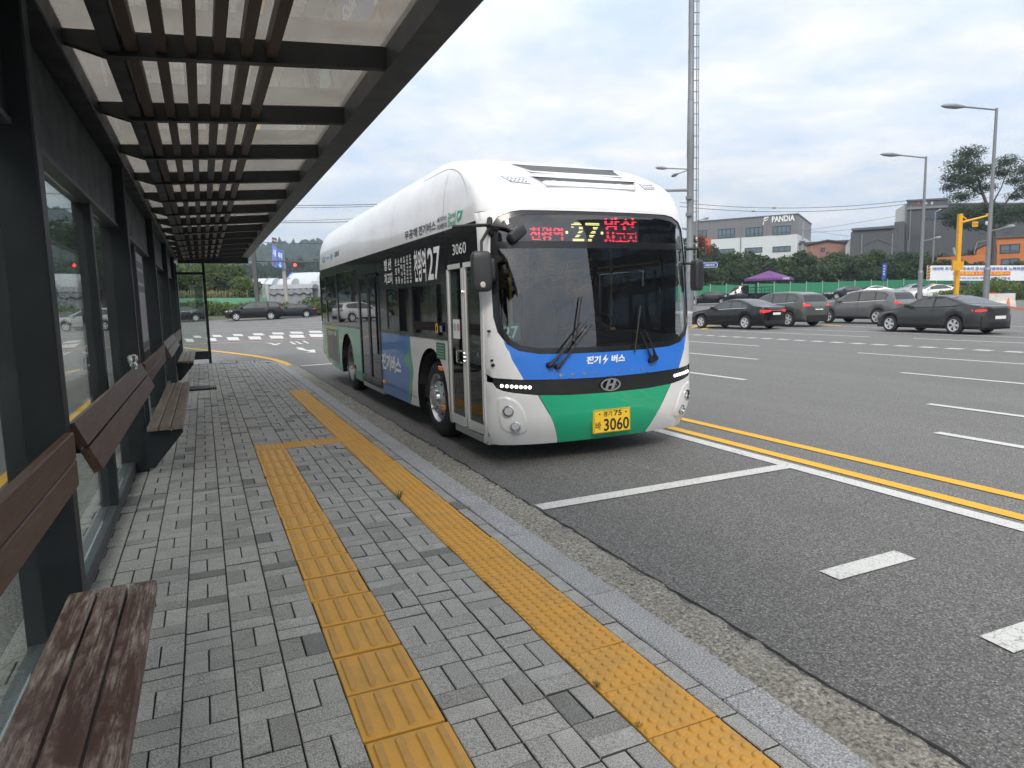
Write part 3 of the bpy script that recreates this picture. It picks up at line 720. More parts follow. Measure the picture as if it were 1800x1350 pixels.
# ================================================================ the bus
BX, BW, BD_, BP, BR = 3.605, 1.19, .38, 2.6, 16.0
HWT = ([.2, .35, 2.3, 2.5, 2.8, 3.0, 3.15, 3.25, 3.30, 3.325], [1.155, 1.19, 1.19, 1.182, 1.15, 1.085, .97, .82, .6, .3])
YFT = ([.2, .3, .45, .7, 1.1, 1.8, 2.35, 2.55, 2.7, 2.85, 3.0, 3.1, 3.2, 3.28, 3.325], [5.86, 5.80, 5.74, 5.72, 5.73, 5.79, 5.86, 5.92, 6.03, 6.25, 6.62, 6.98, 7.45, 8.0, 8.8])
def bhw(h): return float(np.interp(h, *HWT))
def byf(h): return float(np.interp(h, *YFT))
def ZB(h): return h - .10
def bside(y, h, off=0.0, sgn=-1):            # point on the flank (rounded at both ends)
    w = bhw(h); t = 1 - (y - byf(h)) / BD_; yo = y
    if t > 0: w *= max(0.0, 1 - min(1, t) ** BP) ** (1 / BP)
    r = (y - (BR - .14)) / .14
    if r > 0: w -= .14 * (1 - math.sqrt(max(0, 1 - min(1, r) ** 2)))
    return (BX + sgn * (w + off), yo, ZB(h))
def bphi(x, h): return math.copysign(math.asin(min(1, (abs(x) / bhw(h))) ** (BP / 2)), x)
def bfront_phi(ph, h, off=0.0):
    s, c = abs(math.sin(ph)), abs(math.cos(ph)); x = bhw(h) * s ** (2 / BP); y = byf(h) + BD_ * (1 - c ** (2 / BP))
    nx, ny = (x / BW) ** 3 * .9, -1.0; l = math.hypot(nx, ny)
    return (BX + math.copysign(x + off * nx / l, ph), y + off * ny / l, ZB(h))
def bfront(x, h, off=0.0): return bfront_phi(bphi(x, h), h, off)
def patch_side(mb, poly, m, holes=(), off=0.0, step=.3, sgn=-1):
    vs, fs = cdt(poly, holes, step); P = [bside(y, h, off, sgn) for y, h in vs]
    mb.add(P, [f[::-1] if sgn < 0 else f for f in fs], m)
def patch_front(mb, poly, m, holes=(), off=0.0, step=.09):
    K = 1.25
    vs, fs = cdt(poly, holes, step, pre=lambda x, h: (bphi(x, h) * K, h)); mb.add([bfront_phi(a / K, h, off) for a, h in vs], fs, m)
def rim_strip(mb, loop, fn, o0, o1, m):                      # wall joining the same outline at two offsets
    n = len(loop); vs = [fn(a, b, o0) for a, b in loop] + [fn(a, b, o1) for a, b in loop]
    mb.add(vs, [(i, (i + 1) % n, n + (i + 1) % n, n + i) for i in range(n)], m)

BWHITE = mat('bus_white_paint', (.735, .74, .75), .3, var=.03, vs=.8, coat=.5, dirt=(.60, .595, .58), dirts=1.2); BBLUE = mat('bus_blue_paint', (.024, .175, .66), .3, var=.06, vs=1, coat=.6)
BBLUES = mat('bus_side_blue', (.05, .19, .53), .3, var=.12, vs=1.5, coat=.6); BGREEN = mat('bus_green_paint', (.012, .37, .19), .3, var=.06, vs=1, coat=.6); BGREENS = mat('bus_side_green', (.07, .37, .23), .3, var=.1, vs=1.3, coat=.6)
BTRIM = mat('bus_black_trim', (.012, .013, .015), .25, var=.1, coat=.3); BFILM = mat('bus_black_film', (.02, .022, .024), .16, var=.1, coat=.5)
BGLASS = glassmat('bus_tinted_glass', (.30, .34, .33), k=1.1, base=.015); BSCREEN = glassmat('bus_windscreen_glass', (.60, .64, .65), k=1.2, base=.075); BLEDG = glassmat('bus_sign_glass', (.50, .53, .56), k=1.0, base=.06)
WTEXT = mat('white_lettering', (.80, .81, .82), .5, var=.02); DTEXT = mat('dark_lettering', (.05, .055, .065), .5); GTEXT = mat('green_lettering', (.05, .38, .24), .5)
LED_R = mat('red_led', (1.0, .05, .09), emis=2.2, var=0); LED_Y = mat('yellow_led', (1.0, .92, .38), emis=1.6, var=0); LED_W = mat('white_led', (1.0, .98, .95), emis=1.6, var=0)
AMBER = mat('amber_lens', (.75, .22, .05), .25, var=.05, coat=.5); PLATEY = mat('number_plate_yellow', (.78, .50, .03), .45, var=.05); PLATEK = mat('number_plate_ink', (.015, .015, .015), .5)
DARKIN = mat('dark_interior', (.03, .031, .034), .7); GREYIN = mat('grey_interior', (.12, .125, .13), .7); SEATM = mat('seat_fabric', (.03, .05, .09), .9, var=.3, vs=30); LAMPG = mat('lamp_reflector', (.35, .36, .38), .15, .9, var=.1, vs=30)
LENS = glassmat('lamp_lens', (.92, .93, .95), k=.35, base=.0)

bus = thing('city_bus', 'white, blue and green electric city bus with route number 27 pulling in at the kerb', 'bus', (BX, 11, -.1))
# --- roof shell
rb = MB(); hs = [2.36, 2.44, 2.5, 2.6, 2.7, 2.8, 2.9, 3.0, 3.08, 3.15, 3.2, 3.25, 3.28, 3.30, 3.325]; NP, NS = 40, 16; rings = []
for h in hs:
    w = bhw(h); yr = BR - (0 if h < 2.7 else .9 * ((h - 2.7) / .62) ** 3); y0 = byf(h) + BD_; pts = []
    def sd(y, sgn):
        r = (y - (yr - .3)) / .3; ww = w - (.3 * (1 - math.sqrt(max(0, 1 - r * r))) * min(1, w / .6) if r > 0 else 0); return (BX + sgn * ww, y, ZB(h))
    ysd = list(np.linspace(y0, yr - .3, NS)) + [yr - .3 + .3 * math.sin(k * math.pi / 8) for k in range(1, 5)]
    pts += [sd(y, -1) for y in ysd[::-1]]
    pts += [bfront_phi(-math.pi / 2 + math.pi * k / NP, h) for k in range(1, NP)]
    pts += [sd(y, 1) for y in ysd]
    rings.append(pts)
N = len(rings[0])
vs = [p for r in rings for p in r]; fs = []
for i in range(len(hs) - 1):
    for k in range(N): fs.append((i * N + k, i * N + (k + 1) % N, (i + 1) * N + (k + 1) % N, (i + 1) * N + k))
fs.append(tuple(range((len(hs) - 1) * N, len(hs) * N)))
# leave out the lowest band over the windscreen: it belongs to the front mask
fs = [f for f in fs if not (all(vs[i][2] < ZB(2.4401) for i in f) and sum(vs[i][1] for i in f) / len(f) < byf(2.4) + BD_ * .9)]
rb.add(vs, fs, BWHITE); rb.build('roof_shell', bus, smooth=True, angle=60)
# seams along the roof side
sm = MB(); SEAM = mat('panel_gap', (.20, .205, .21), .6)
for y in (7.15, 9.35, 11.7, 14.1):
    hh = np.linspace(2.4, 3.1, 10); vs = []
    for h in hh: a = bside(y, h, .002); b = bside(y + .006, h, .002); vs += [a, b]
    sm.add(vs, [(2 * i, 2 * i + 1, 2 * i + 3, 2 * i + 2) for i in range(9)], SEAM)
cv = [(6.42 + 1.25 * (1 - math.cos(t * math.pi / 2)), 2.56 + .50 * math.sin(t * math.pi / 2)) for t in np.linspace(0, 1, 24)] + [(7.67 + .12 * k, 3.06 + .002 * k) for k in range(1, 6)]
vs = []
for y, h in cv: vs += [bside(y, h, .003), bside(y, h - .006, .003)]
sm.add(vs, [(2 * i, 2 * i + 1, 2 * i + 3, 2 * i + 2) for i in range(len(cv) - 1)], SEAM); sm.build('roof_seam', bus)
# --- front mask
def mir(half): return half + [(-x, h) for x, h in half[::-1] if abs(x) > 1e-6]
WSH = mir([(0, 1.08), (.4, 1.083), (.75, 1.095), (.93, 1.13), (1.035, 1.20), (1.10, 1.31), (1.125, 1.45), (1.125, 1.9), (1.105, 2.2), (1.085, 2.31), (1.035, 2.38), (.93, 2.425), (.75, 2.45), (.35, 2.464), (0, 2.466)])
def inset(poly, d):
    cx = sum(p[0] for p in poly) / len(poly); cy = sum(p[1] for p in poly) / len(poly); o = []
    n = len(poly)
    for i in range(n):
        a, b, c = Vector(poly[i - 1]), Vector(poly[i]), Vector(poly[(i + 1) % n]); t1 = (b - a).normalized(); t2 = (c - b).normalized(); nn = Vector((-(t1.y + t2.y), t1.x + t2.x))
        nn = nn.normalized() if nn.length > 1e-6 else Vector((0, 0)); o.append((b.x + nn.x * d, b.y + nn.y * d))
    return o
XE = 1.189
def fx(h): return bhw(h) * .9998
strip_top = [(-1.15, .88), (-.9, .857), (-.45, .842), (0, .835), (.45, .842), (.9, .857), (1.15, .88)]
strip_bot = [(1.13, .785), (1.08, .757), (.99, .735), (.8, .708), (.45, .686), (0, .68), (-.45, .686), (-.8, .708), (-.99, .735), (-1.08, .757), (-1.13, .785)]
BL = [(-1.108, 1.255), (-.995, 1.05), (-.895, .857)]
wb = [p for p in WSH if p[1] < 1.26]          # lower windscreen edge
wbl = sorted(wb, key=lambda p: p[0])
wb_in = [p for p in wbl if abs(p[0]) < 1.09]
body = MB()
topp = [(fx(2.44), 2.44), (.6, 2.47), (0, 2.475), (-.6, 2.47), (-fx(2.44), 2.44)]
# white: around the windscreen (sides and top)
vsr = [p for p in WSH if p[0] >= 0]; up_r = [p for p in vsr if p[1] >= 1.2]; up_r.sort(key=lambda p: p[1])
right_white = [(.895, .857), (1.15, .88), (fx(.92), .92), (fx(1.2), 1.2), (fx(1.8), 1.8), (fx(2.44), 2.44), (0, 2.476)] + [(0, 2.466)] + [p for p in up_r[::-1] if p[0] > 0] + [(.995, 1.05)]
patch_front(body, right_white, BWHITE); patch_front(body, [(-x, h) for x, h in right_white[::-1]], BWHITE)
GB = [(-.77, .705), (-.66, .52), (-.59, .39), (-.515, .205)]
low_l = [(fx(.84), .84), (fx(.5), .5), (fx(.3), .3), (fx(.21), .21), (.515, .205), (.59, .39), (.66, .52), (.77, .705), (.8, .708), (.99, .735), (1.08, .757), (1.13, .785), (1.15, .83)]
patch_front(body, low_l[::-1], BWHITE); patch_front(body, [(-x, h) for x, h in low_l], BWHITE)
body.build('front_mask', bus, smooth=True, angle=50)
bl = MB(); patch_front(bl, [(-.895, .857), (-.45, .842), (0, .835), (.45, .842), (.895, .857), (.995, 1.05), (1.06, 1.225)] + wb_in[::-1] + [(-1.06, 1.225), (-.995, 1.05)], BBLUE); bl.build('blue_front_panel', bus, smooth=True, angle=50)
gr = MB(); patch_front(gr, [(-.515, .205), (0, .2), (.515, .205), (.59, .39), (.66, .52), (.77, .705), (.45, .686), (0, .68), (-.45, .686), (-.77, .705), (-.66, .52), (-.59, .39)], BGREEN); gr.build('green_front_panel', bus, smooth=True, angle=50)
gap = MB()
for sg in (1, -1):
    vs = []
    for x, h in GB: vs += [bfront(sg * x, h, .0015), bfront(sg * (x + .008), h, .0015)]
    gap.add(vs, [(2 * i, 2 * i + 1, 2 * i + 3, 2 * i + 2) for i in range(3)], BLACK)
vs = []
for x, h in [(-1.15, .882), (-.9, .860), (-.45, .845), (0, .838), (.45, .845), (.9, .860), (1.15, .882)]: vs += [bfront(x, h + .004, .001), bfront(x, h, .001)]
gap.add(vs, [(2 * i, 2 * i + 1, 2 * i + 3, 2 * i + 2) for i in range(6)], BTRIM); gap.build('panel_gap', bus)
st = MB(); patch_front(st, [(-1.155, .83)] + strip_bot[::-1] + [(1.155, .83)] + strip_top[::-1], BTRIM, off=-.012); rim_strip(st, densify([(-1.155, .83)] + strip_bot[::-1] + [(1.155, .83)] + strip_top[::-1], .1), bfront, 0, -.012, BTRIM)
stp = st.build('lamp_strip', bus, smooth=True, angle=50)
for sg in (1, -1):
    for k in range(7):
        x, h = sg * (1.088 - .041 * k), .803 - .0036 * k; dl = MB(); c = Vector(bfront(x, h, -.010)); d = (Vector(bfront(x, h, .1)) - Vector(bfront(x, h, 0))).normalized()
        dl.lathe([(0, .017), (.006, .016), (.009, .010)], c, d, LED_W, 14, True); dl.build('daytime_lamp', stp, smooth=True)
# lamps in the corners
for sg in (1, -1):
    po_ = [(sg * x, h) for x, h in [(1.13, .655), (1.125, .685), (1.10, .705), (1.05, .705), (.99, .682), (.94, .64), (.90, .58), (.87, .50), (.852, .42), (.855, .36), (.875, .33), (.92, .318), (.98, .325), (1.04, .345), (1.085, .38), (1.11, .44), (1.125, .54)]]
    mbp = MB(); lo = densify(po_, .03); inn = inset(po_ if sg > 0 else po_[::-1], .022); inn = inn if sg > 0 else inn[::-1]; lo = po_
    n = len(lo); mbp.add([bfront(*p, .0005) for p in lo] + [bfront(*p, .010) for p in inn], [(i, (i + 1) % n, n + (i + 1) % n, n + i) for i in range(n)], BWHITE)
    patch_front(mbp, inn if sg > 0 else inn[::-1], BWHITE, off=.010, step=.06); sur = mbp.build('lamp_surround', bus, smooth=True, angle=70)
    for (x, h, r, nm) in ((1.036, .562, .050, 'headlight'), (.968, .408, .046, 'fog_lamp')):
        c = Vector(bfront(sg * x, h, .014)); d = (Vector(bfront(sg * x, h, .1)) - Vector(bfront(sg * x, h, 0)) + Vector((0, -.05, 0))).normalized(); m_ = MB()
        m_.lathe([(.0, r * 1.12), (.010, r * 1.10), (.012, r * .95), (.004, r * .92)], c, d, CHROME, 22); m_.lathe([(.004, r * .92), (-.02, r * .6), (-.026, .0001)], c, d, LAMPG if nm == 'fog_lamp' else mat('headlight_bowl', (.02, .021, .023), .4, 0, var=0) if 'headlight_bowl' not in bpy.data.materials else bpy.data.materials['headlight_bowl'], 22)
        if nm == 'headlight': m_.lathe([(-.02, r * .40), (-.008, r * .32), (-.004, .0001)], c, d, LAMPG, 18)
        hl = m_.build(nm, sur, smooth=True); ln = MB(); ln.lathe([(.008, r * .94), (.014, r * .6), (.016, .0001)], c, d, LENS, 22); o_ = ln.build('lens', bus, smooth=True)
for sg in (-1,):
    m_ = MB()
    for (x, h, r) in ((1.142, 1.0, .018), (1.148, 1.045, .012)): m_.lathe([(0, r), (.02, r * .8), (.024, .0001)], bfront(sg * x, h, 0), (-.9, -.4, 0), BLACK, 12)
    m_.build('sensor', bus)
# windscreen: black frit border, glass below, destination sign glass above
WI = inset(WSH, .055); WI2 = [(x, min(h, 2.085)) for x, h in WI if h < 2.2]; WI2 = [p for p in WI if p[1] < 2.08]
wlo = sorted([p for p in WI if p[1] < 2.07], key=lambda p: math.atan2(p[1] - 1.7, p[0]))
ring = inset(WSH, .002)
lower = [p for p in WI if p[1] < 2.0]
lr = sorted([p for p in lower if p[0] >= 0], key=lambda p: p[1]); ll = sorted([p for p in lower if p[0] < 0], key=lambda p: -p[1])
scr = ll + lr + [(1.056, 2.085), (-1.056, 2.085)]
upp = [p for p in WI if p[1] > 2.2]; ur = sorted([p for p in upp if p[0] >= 0], key=lambda p: math.atan2(p[1] - 2.2, p[0])); ul = sorted([p for p in upp if p[0] < 0], key=lambda p: math.atan2(p[1] - 2.2, p[0]))
sgn_g = [(-1.05, 2.15), (1.05, 2.15)] + ur + ul
frit = MB(); patch_front(frit, WSH, BTRIM, holes=(scr, sgn_g), off=-.008, step=.12); rim_strip(frit, densify(WSH, .08), bfront, .001, -.008, BTRIM); frit.build('windscreen_frame', bus, smooth=True, angle=50)
g_ = MB(); patch_front(g_, scr, BSCREEN, off=-.011, step=.13); g_.build('windscreen', bus, smooth=True)
g_ = MB(); patch_front(g_, sgn_g, BLEDG, off=-.011, step=.13); g_.build('destination_glass', bus, smooth=True)
# destination display behind the upper glass
dsp = MB(); dsp.box(BX - 1.05, BX + 1.05, 6.16, 6.20, ZB(2.10), ZB(2.45), mat('sign_backing', (.035, .038, .045), .7)); dsp.box(BX - .76, BX + .53, 6.0, 6.155, ZB(2.12), ZB(2.415), mat('display_panel', (.12, .13, .145), .6)); sgn = dsp.build('destination_display', bus)
def dots(s, x0, x1, h0, h1, nx, nz, m, skip=None, nm='led_text'):
    vs, fs = text2d(s, 0, nx, 0, nz, bold=.01); mb = MB(); tri = [[vs[i] for i in f] for f in fs]
    for i in range(nx):
        for j in range(nz):
            if skip and j % skip == 0: continue
            px, py = i + .5, j + .5
            hit = any(in_poly(px + a, py + b, t) for t in tri for a, b in ((0, 0), (.22, 0), (-.22, 0)))
            if hit:
                cx = BX + x0 + (x1 - x0) * px / nx; cz = ZB(h0 + (h1 - h0) * py / nz); rx = (x1 - x0) / nx * .62; rz = (h1 - h0) / nz * .36
                mb.add([(cx + rx * math.cos(a), 5.996, cz + rz * math.sin(a)) for a in [k * math.pi / 3 for k in range(6)]], [tuple(range(6))], m)
    mb.build(nm, sgn)
dots('천왕역', -.71, -.35, 2.16, 2.30, 34, 13, LED_R, 4); dots('27', -.26, .06, 2.15, 2.345, 22, 15, LED_Y, 3)
dots('방산', .12, .50, 2.27, 2.405, 26, 11, LED_R, 4); dots('차고지', .12, .50, 2.14, 2.262, 30, 11, LED_R, 4)
dd = MB()
for x in (-.31, .09): dd.box(BX + x - .012, BX + x + .012, 5.992, 5.997, ZB(2.235), ZB(2.26), LED_Y)
dd.build('led_text', sgn)
# lettering and badge on the front
tx = MB(); put_text(tx, '전기', -.263, -.105, .972, 1.048, lambda u, v: bfront(u + (v - 1.0) * .12, v, .003), WTEXT, .045); put_text(tx, '버스', .018, .176, .972, 1.048, lambda u, v: bfront(u + (v - 1.0) * .12, v, .003), WTEXT, .045)
tx.add([bfront(x, h, .003) for x, h in [(-.035, 1.062), (-.085, 1.0), (-.05, 1.005), (-.075, .955), (-.012, 1.018), (-.045, 1.014)]], [(0, 1, 2, 5), (5, 2, 3, 4)], WTEXT); tx.build('front_lettering', bus)
el = MB()
for k, ch in enumerate('ELEC'): put_text(el, ch, -.55 + .125 * k, -.50 + .125 * k, .872, .898, lambda u, v: bfront(u, v, .004), CHROME)
for k, ch in enumerate('CITY'): put_text(el, ch, .10 + .125 * k + (.02 if ch == 'I' else 0), .15 + .125 * k - (.02 if ch == 'I' else 0), .872, .898, lambda u, v: bfront(u, v, .004), CHROME)
el.build('model_lettering', bus)
bd = MB(); lc = (0, .757); o1 = [(lc[0] + .115 * math.cos(t), lc[1] + .063 * math.sin(t)) for t in np.linspace(0, 2 * math.pi, 41)[:-1]]; o2 = [(lc[0] + .099 * math.cos(t), lc[1] + .049 * math.sin(t)) for t in np.linspace(0, 2 * math.pi, 41)[:-1]]
bd.add([bfront(*p, .006) for p in o1] + [bfront(*p, .012) for p in o1] + [bfront(*p, .012) for p in o2] + [bfront(*p, -.005) for p in o2], [(k * 40 + i, k * 40 + (i + 1) % 40, (k + 1) * 40 + (i + 1) % 40, (k + 1) * 40 + i) for k in range(3) for i in range(40)], CHROME)
for pl in ([(-.066, .716), (-.036, .713), (.002, .80), (-.03, .803)], [(.002, .713), (.034, .716), (.07, .80), (.036, .803)], [(-.045, .742), (.04, .752), (.05, .772), (-.028, .764)]):
    bd.add([bfront(*p, .011) for p in pl], [(0, 1, 2, 3)], CHROME)
bd.build('badge', bus, smooth=True)
# number plate
pl_ = MB(); py_ = byf(.39) - .03; pl_.box(BX - .185, BX + .245, py_, py_ + .03, ZB(.275), ZB(.512), PLATEY, .004); pp = pl_.build('number_plate', bus)
kk = MB(); put = lambda s, a, b, c, d: put_text(kk, s, a, b, c, d, lambda u, v: (BX + u, py_ - .0025, ZB(v)), PLATEK)
put('경기', -.075, .025, .44, .493); put('75', .045, .14, .44, .493); put('바', -.165, -.10, .315, .395); put('3060', -.07, .225, .295, .42)
for a in (-.115, .19): kk.lathe([(0, .010), (.001, .0001)], (BX + a, py_ - .0005, ZB(.468)), (0, -1, 0), PLATEK, 10)
for a, b, c, d in ((-.178, .238, .281, .284), (-.178, .238, .503, .506), (-.178, -.175, .284, .503), (.235, .238, .284, .503)): kk.box(BX + a, BX + b, py_ - .002, py_ - .0005, ZB(c), ZB(d), PLATEK)
kk.build('plate_lettering', pp)
# roof fairing: two grille openings and two lamp clusters
VENTM = mat('roof_grille_mesh', (.075, .08, .085), .6, bump=.6, bs=300)
def slot(poly, nm, depth=.05):
    m_ = MB(); patch_front(m_, poly, VENTM, off=.003, step=.15); lp = densify(poly, .1); top = [p for p in poly]
    vs = [bfront(*p, .002) for p in lp] + [bfront(*p, .014) for p in lp]; n = len(lp)
    o = m_.build(nm, bus, smooth=True)
    lip = MB(); inn = inset(poly, -.018); n = len(poly); lip.add([bfront(*p, .002) for p in inn] + [bfront(*p, .030) for p in poly] + [bfront(*p, .002) for p in poly], [(k * n + i, k * n + (i + 1) % n, (k + 1) * n + (i + 1) % n, (k + 1) * n + i) for k in range(2) for i in range(n)], BWHITE); lip.build('grille_lip', o, smooth=True, angle=60)
slot([(-.50, 2.69), (.50, 2.69), (.60, 2.795), (-.60, 2.795)], 'roof_grille'); slot([(-.53, 2.875), (.53, 2.875), (.62, 2.99), (-.62, 2.99)], 'roof_grille')
for sg in (1, -1):
    pl = [(sg * x, h) for x, h in [(.655, 2.70), (.83, 2.725), (.885, 2.80), (.66, 2.785)]]; pl = pl if sg > 0 else pl[::-1]
    m_ = MB(); patch_front(m_, pl, BTRIM, off=.004, step=.1); ou = m_.build('marker_lamp_cluster', bus); pi_ = inset(pl, .008); m_ = MB(); patch_front(m_, pi_, mat('marker_lens', (.55, .58, .62), .2), off=.007, step=.1); m_.build('lens', ou)
    m_ = MB()
    for r in range(2):
        for k in range(5):
            x = sg * (.685 + .034 * k + .008 * r); h = 2.728 + .030 * r + .004 * k; c = bfront(x, h, .009); m_.lathe([(0, .011), (.004, .008), (.005, .0001)], c, (0, -.8, .6), LAMPG, 8)
    m_.build('reflector', ou)
# --- wipers
def wiper(bx_, tipx, tiph, off2):
    m_ = MB(); P = [bfront(bx_ + (tipx - bx_) * t, .985 + (tiph - .985) * t, .045 + .01 * math.sin(t * 3.1)) for t in np.linspace(0, 1, 7)]; m_.tube(P, [.020, .015, .010, .009, .008, .007, .006], BLACK, 8)
    P = [bfront(bx_ + off2 + (tipx - bx_) * t, .965 + (tiph - .985) * t, .04) for t in np.linspace(0, .98, 6)]; m_.tube(P, [.018, .011, .009, .008, .007, .005], BLACK, 8)
    m_.lathe([(-.01, .03), (.05, .028), (.055, .001)], bfront(bx_, .985, 0), (0, -1, .1), BLACK, 14); m_.lathe([(-.01, .026), (.05, .024), (.055, .001)], bfront(bx_ + off2, .965, 0), (0, -1, .1), BLACK, 14)
    bl_ = [bfront(tipx - .12 + .10 * t, tiph - .22 + .46 * t, .022) for t in np.linspace(0, 1, 8)]; m_.tube(bl_, .008, BLACK, 6); m_.build('wiper', bus, smooth=True)
wiper(-.655, -.27, 1.38, .075); wiper(.53, .40, 1.28, -.05)
# --- flank panels (kerb side and far side)
def arch(yc, r, h0=.2, n=16): return [(yc - r * math.cos(math.pi * k / n), .47 + (r * 1.0) * math.sin(math.pi * k / n)) for k in range(n + 1)]
FW, RW_ = 7.76, 12.95
afr = [(p[0], p[1]) for p in arch(FW, .60)]; arr = [(p[0], p[1]) for p in arch(RW_, .60)]
def flank(sgn):
    m_ = MB(); B0 = 1.185
    if sgn < 0: m_ = MB(); patch_side(m_, [(7.085, .27), (FW - .60, .29)] + afr + [(FW + .60, .29), (8.78, .27), (8.62, .50), (8.52, .73), (8.60, .95), (8.62, B0), (7.085, B0)], BWHITE, step=.22)
    else: patch_side(m_, [(6.2, .25), (FW - .60, .29)] + afr + [(FW + .60, .29), (8.78, .27), (8.62, .50), (8.52, .73), (8.60, .95), (8.62, B0), (6.2, B0)], BWHITE, step=.22, sgn=1)
    m_.build('white_side_panel', bus, smooth=True, angle=50)
    m_ = MB(); patch_side(m_, [(8.78, .27), (8.86, .27), (8.66, .70), (8.99, .845), (8.74, .97), (8.62, B0), (8.60, .95), (8.52, .73), (8.62, .50)], BGREENS, step=.15, sgn=sgn); m_.build('green_leaf_panel', bus, smooth=True)
    m_ = MB(); patch_side(m_, [(8.86, .27), (10.33, .26), (10.33, B0), (8.62, B0), (8.74, .97), (8.99, .845), (8.66, .70)], BBLUES, step=.2, sgn=sgn); m_.build('blue_side_panel', bus, smooth=True)
    a = 11.69 if sgn < 0 else 10.335
    m_ = MB(); patch_side(m_, [(a, .28), (RW_ - .60, .29)] + arr + [(RW_ + .60, .30), (14.3, .32), (15.2, .42), (BR, .62), (BR, B0), (a, B0)], BGREENS, step=.2, sgn=sgn); m_.build('green_side_panel', bus, smooth=True)
    # white rear pillar strip and black window band with panes
    band_t = 2.365; X0 = 7.085 if sgn < 0 else 6.25
    panes = [(7.19, 8.47, 1.23, 1.80), (8.60, 9.78, 1.23, 1.80), (11.84, 13.70, 1.25, 2.20), (13.86, 15.0, 1.74, 2.20), (13.86, 15.0, 1.25, 1.70), (15.1, 15.8, 1.25, 2.2)]
    if sgn > 0: panes = [(6.5, 7.9, 1.23, 2.2), (8.0, 9.7, 1.23, 2.2), (9.8, 11.7, 1.23, 2.2)] + panes[2:]
    segs = [(X0, 10.215), (11.70, BR)] if sgn < 0 else [(X0, BR)]
    for a, b in segs:
        fr_ = MB(); hl = [rrect(p[0], p[1], p[2], p[3], .025, 2) for p in panes if p[0] > a and p[1] < b]
        patch_side(fr_, [(a, 1.187), (b, 1.187), (b, band_t), (a, band_t)], BFILM if sgn < 0 else BTRIM, holes=hl, step=.3, sgn=sgn)
        for q in hl: rim_strip(fr_, q, lambda u, v, o: bside(u, v, o, sgn), 0, -.02, BTRIM)
        fr_.build('window_band', bus, smooth=True, angle=50)
    for p in panes:
        gm = MB(); patch_side(gm, rrect(p[0], p[1], p[2], p[3], .025, 2), BGLASS, off=-.014, step=.5, sgn=sgn); gm.build('window_pane', bus, smooth=True)
    bt = MB(); vs = []
    for y in np.linspace(X0, BR - .02, 40): vs += [bside(y, 1.182, .006, sgn), bside(y, 1.215, .006, sgn)]
    bt.add(vs, [(2 * i, 2 * i + 1, 2 * i + 3, 2 * i + 2) for i in range(39) if not (sgn < 0 and 10.2 < np.linspace(X0, BR - .02, 40)[i] < 11.6)], BTRIM); bt.build('belt_moulding', bus)
    sk = MB()
    for ya, yb, h0 in ((8.42, 10.3, .3), (11.72, 12.32, .34)):
        vs = []
        for y in np.linspace(ya, yb, 8): vs += [bside(y, h0 + .10, .003, sgn), bside(y, h0 + .108, .003, sgn)]
        sk.add(vs, [(2 * i, 2 * i + 1, 2 * i + 3, 2 * i + 2) for i in range(7)], SEAM)
    for y in (9.6, 12.2, 14.0): 
        vs = [bside(y, h, .003, sgn) for h in (.32 if y < 13 else .7, 1.17)] + [bside(y + .01, h, .003, sgn) for h in (1.17, .32 if y < 13 else .7)]; sk.add(vs, [(0, 1, 2, 3)], SEAM)
    for ya, yb, h in ((8.75, 10.3, .62), (11.75, 12.3, .7)): sk.add([bside(ya, h, .003, sgn), bside(yb, h, .003, sgn), bside(yb, h + .008, .003, sgn), bside(ya, h + .008, .003, sgn)], [(0, 1, 2, 3)], SEAM)
    sk.build('panel_gap', bus)
flank(-1); flank(1)
# rear wall, floor, underbody, wheel wells
m_ = MB(); vs, fs = cdt([(-1.05, .62), (1.05, .62), (1.05, 2.5), (-1.05, 2.5)], (), .3); m_.add([(BX + x, BR, ZB(h)) for x, h in vs], fs, BWHITE); m_.build('rear_wall', bus)
m_ = MB(); m_.box(BX - 1.12, BX + 1.12, 6.3, 7.1, ZB(.25), ZB(.34), DARKIN); m_.box(BX - .72, BX + .72, 7.1, 8.45, ZB(.25), ZB(.34), DARKIN); m_.box(BX - 1.13, BX + 1.13, 8.45, 12.25, ZB(.25), ZB(.34), DARKIN); m_.box(BX - .72, BX + .72, 12.25, 13.7, ZB(.3), ZB(.8), DARKIN); m_.box(BX - 1.12, BX + 1.12, 13.7, 15.9, ZB(.62), ZB(.82), DARKIN)
m_.box(BX - .9, BX + .9, 5.95, 6.31, ZB(.26), ZB(.30), DARKIN); m_.build('floor', bus)
m_ = MB()
for yc in (FW, RW_):
    for sg in (-1, 1):
        o1 = [(yc + .62 * math.cos(t), .40 + .62 * math.sin(t)) for t in np.linspace(0, math.pi, 13)]; x0, x1 = BX + sg * 1.17, BX + sg * .7
        vs = [(x0, y, ZB(h)) for y, h in o1] + [(x1, y, ZB(h)) for y, h in o1]; m_ = MB(); m_.add(vs, [(i, i + 1, 14 + i, 13 + i) for i in range(12)] + [tuple(range(13, 26))], DARKIN); m_.build('wheel_well', bus)
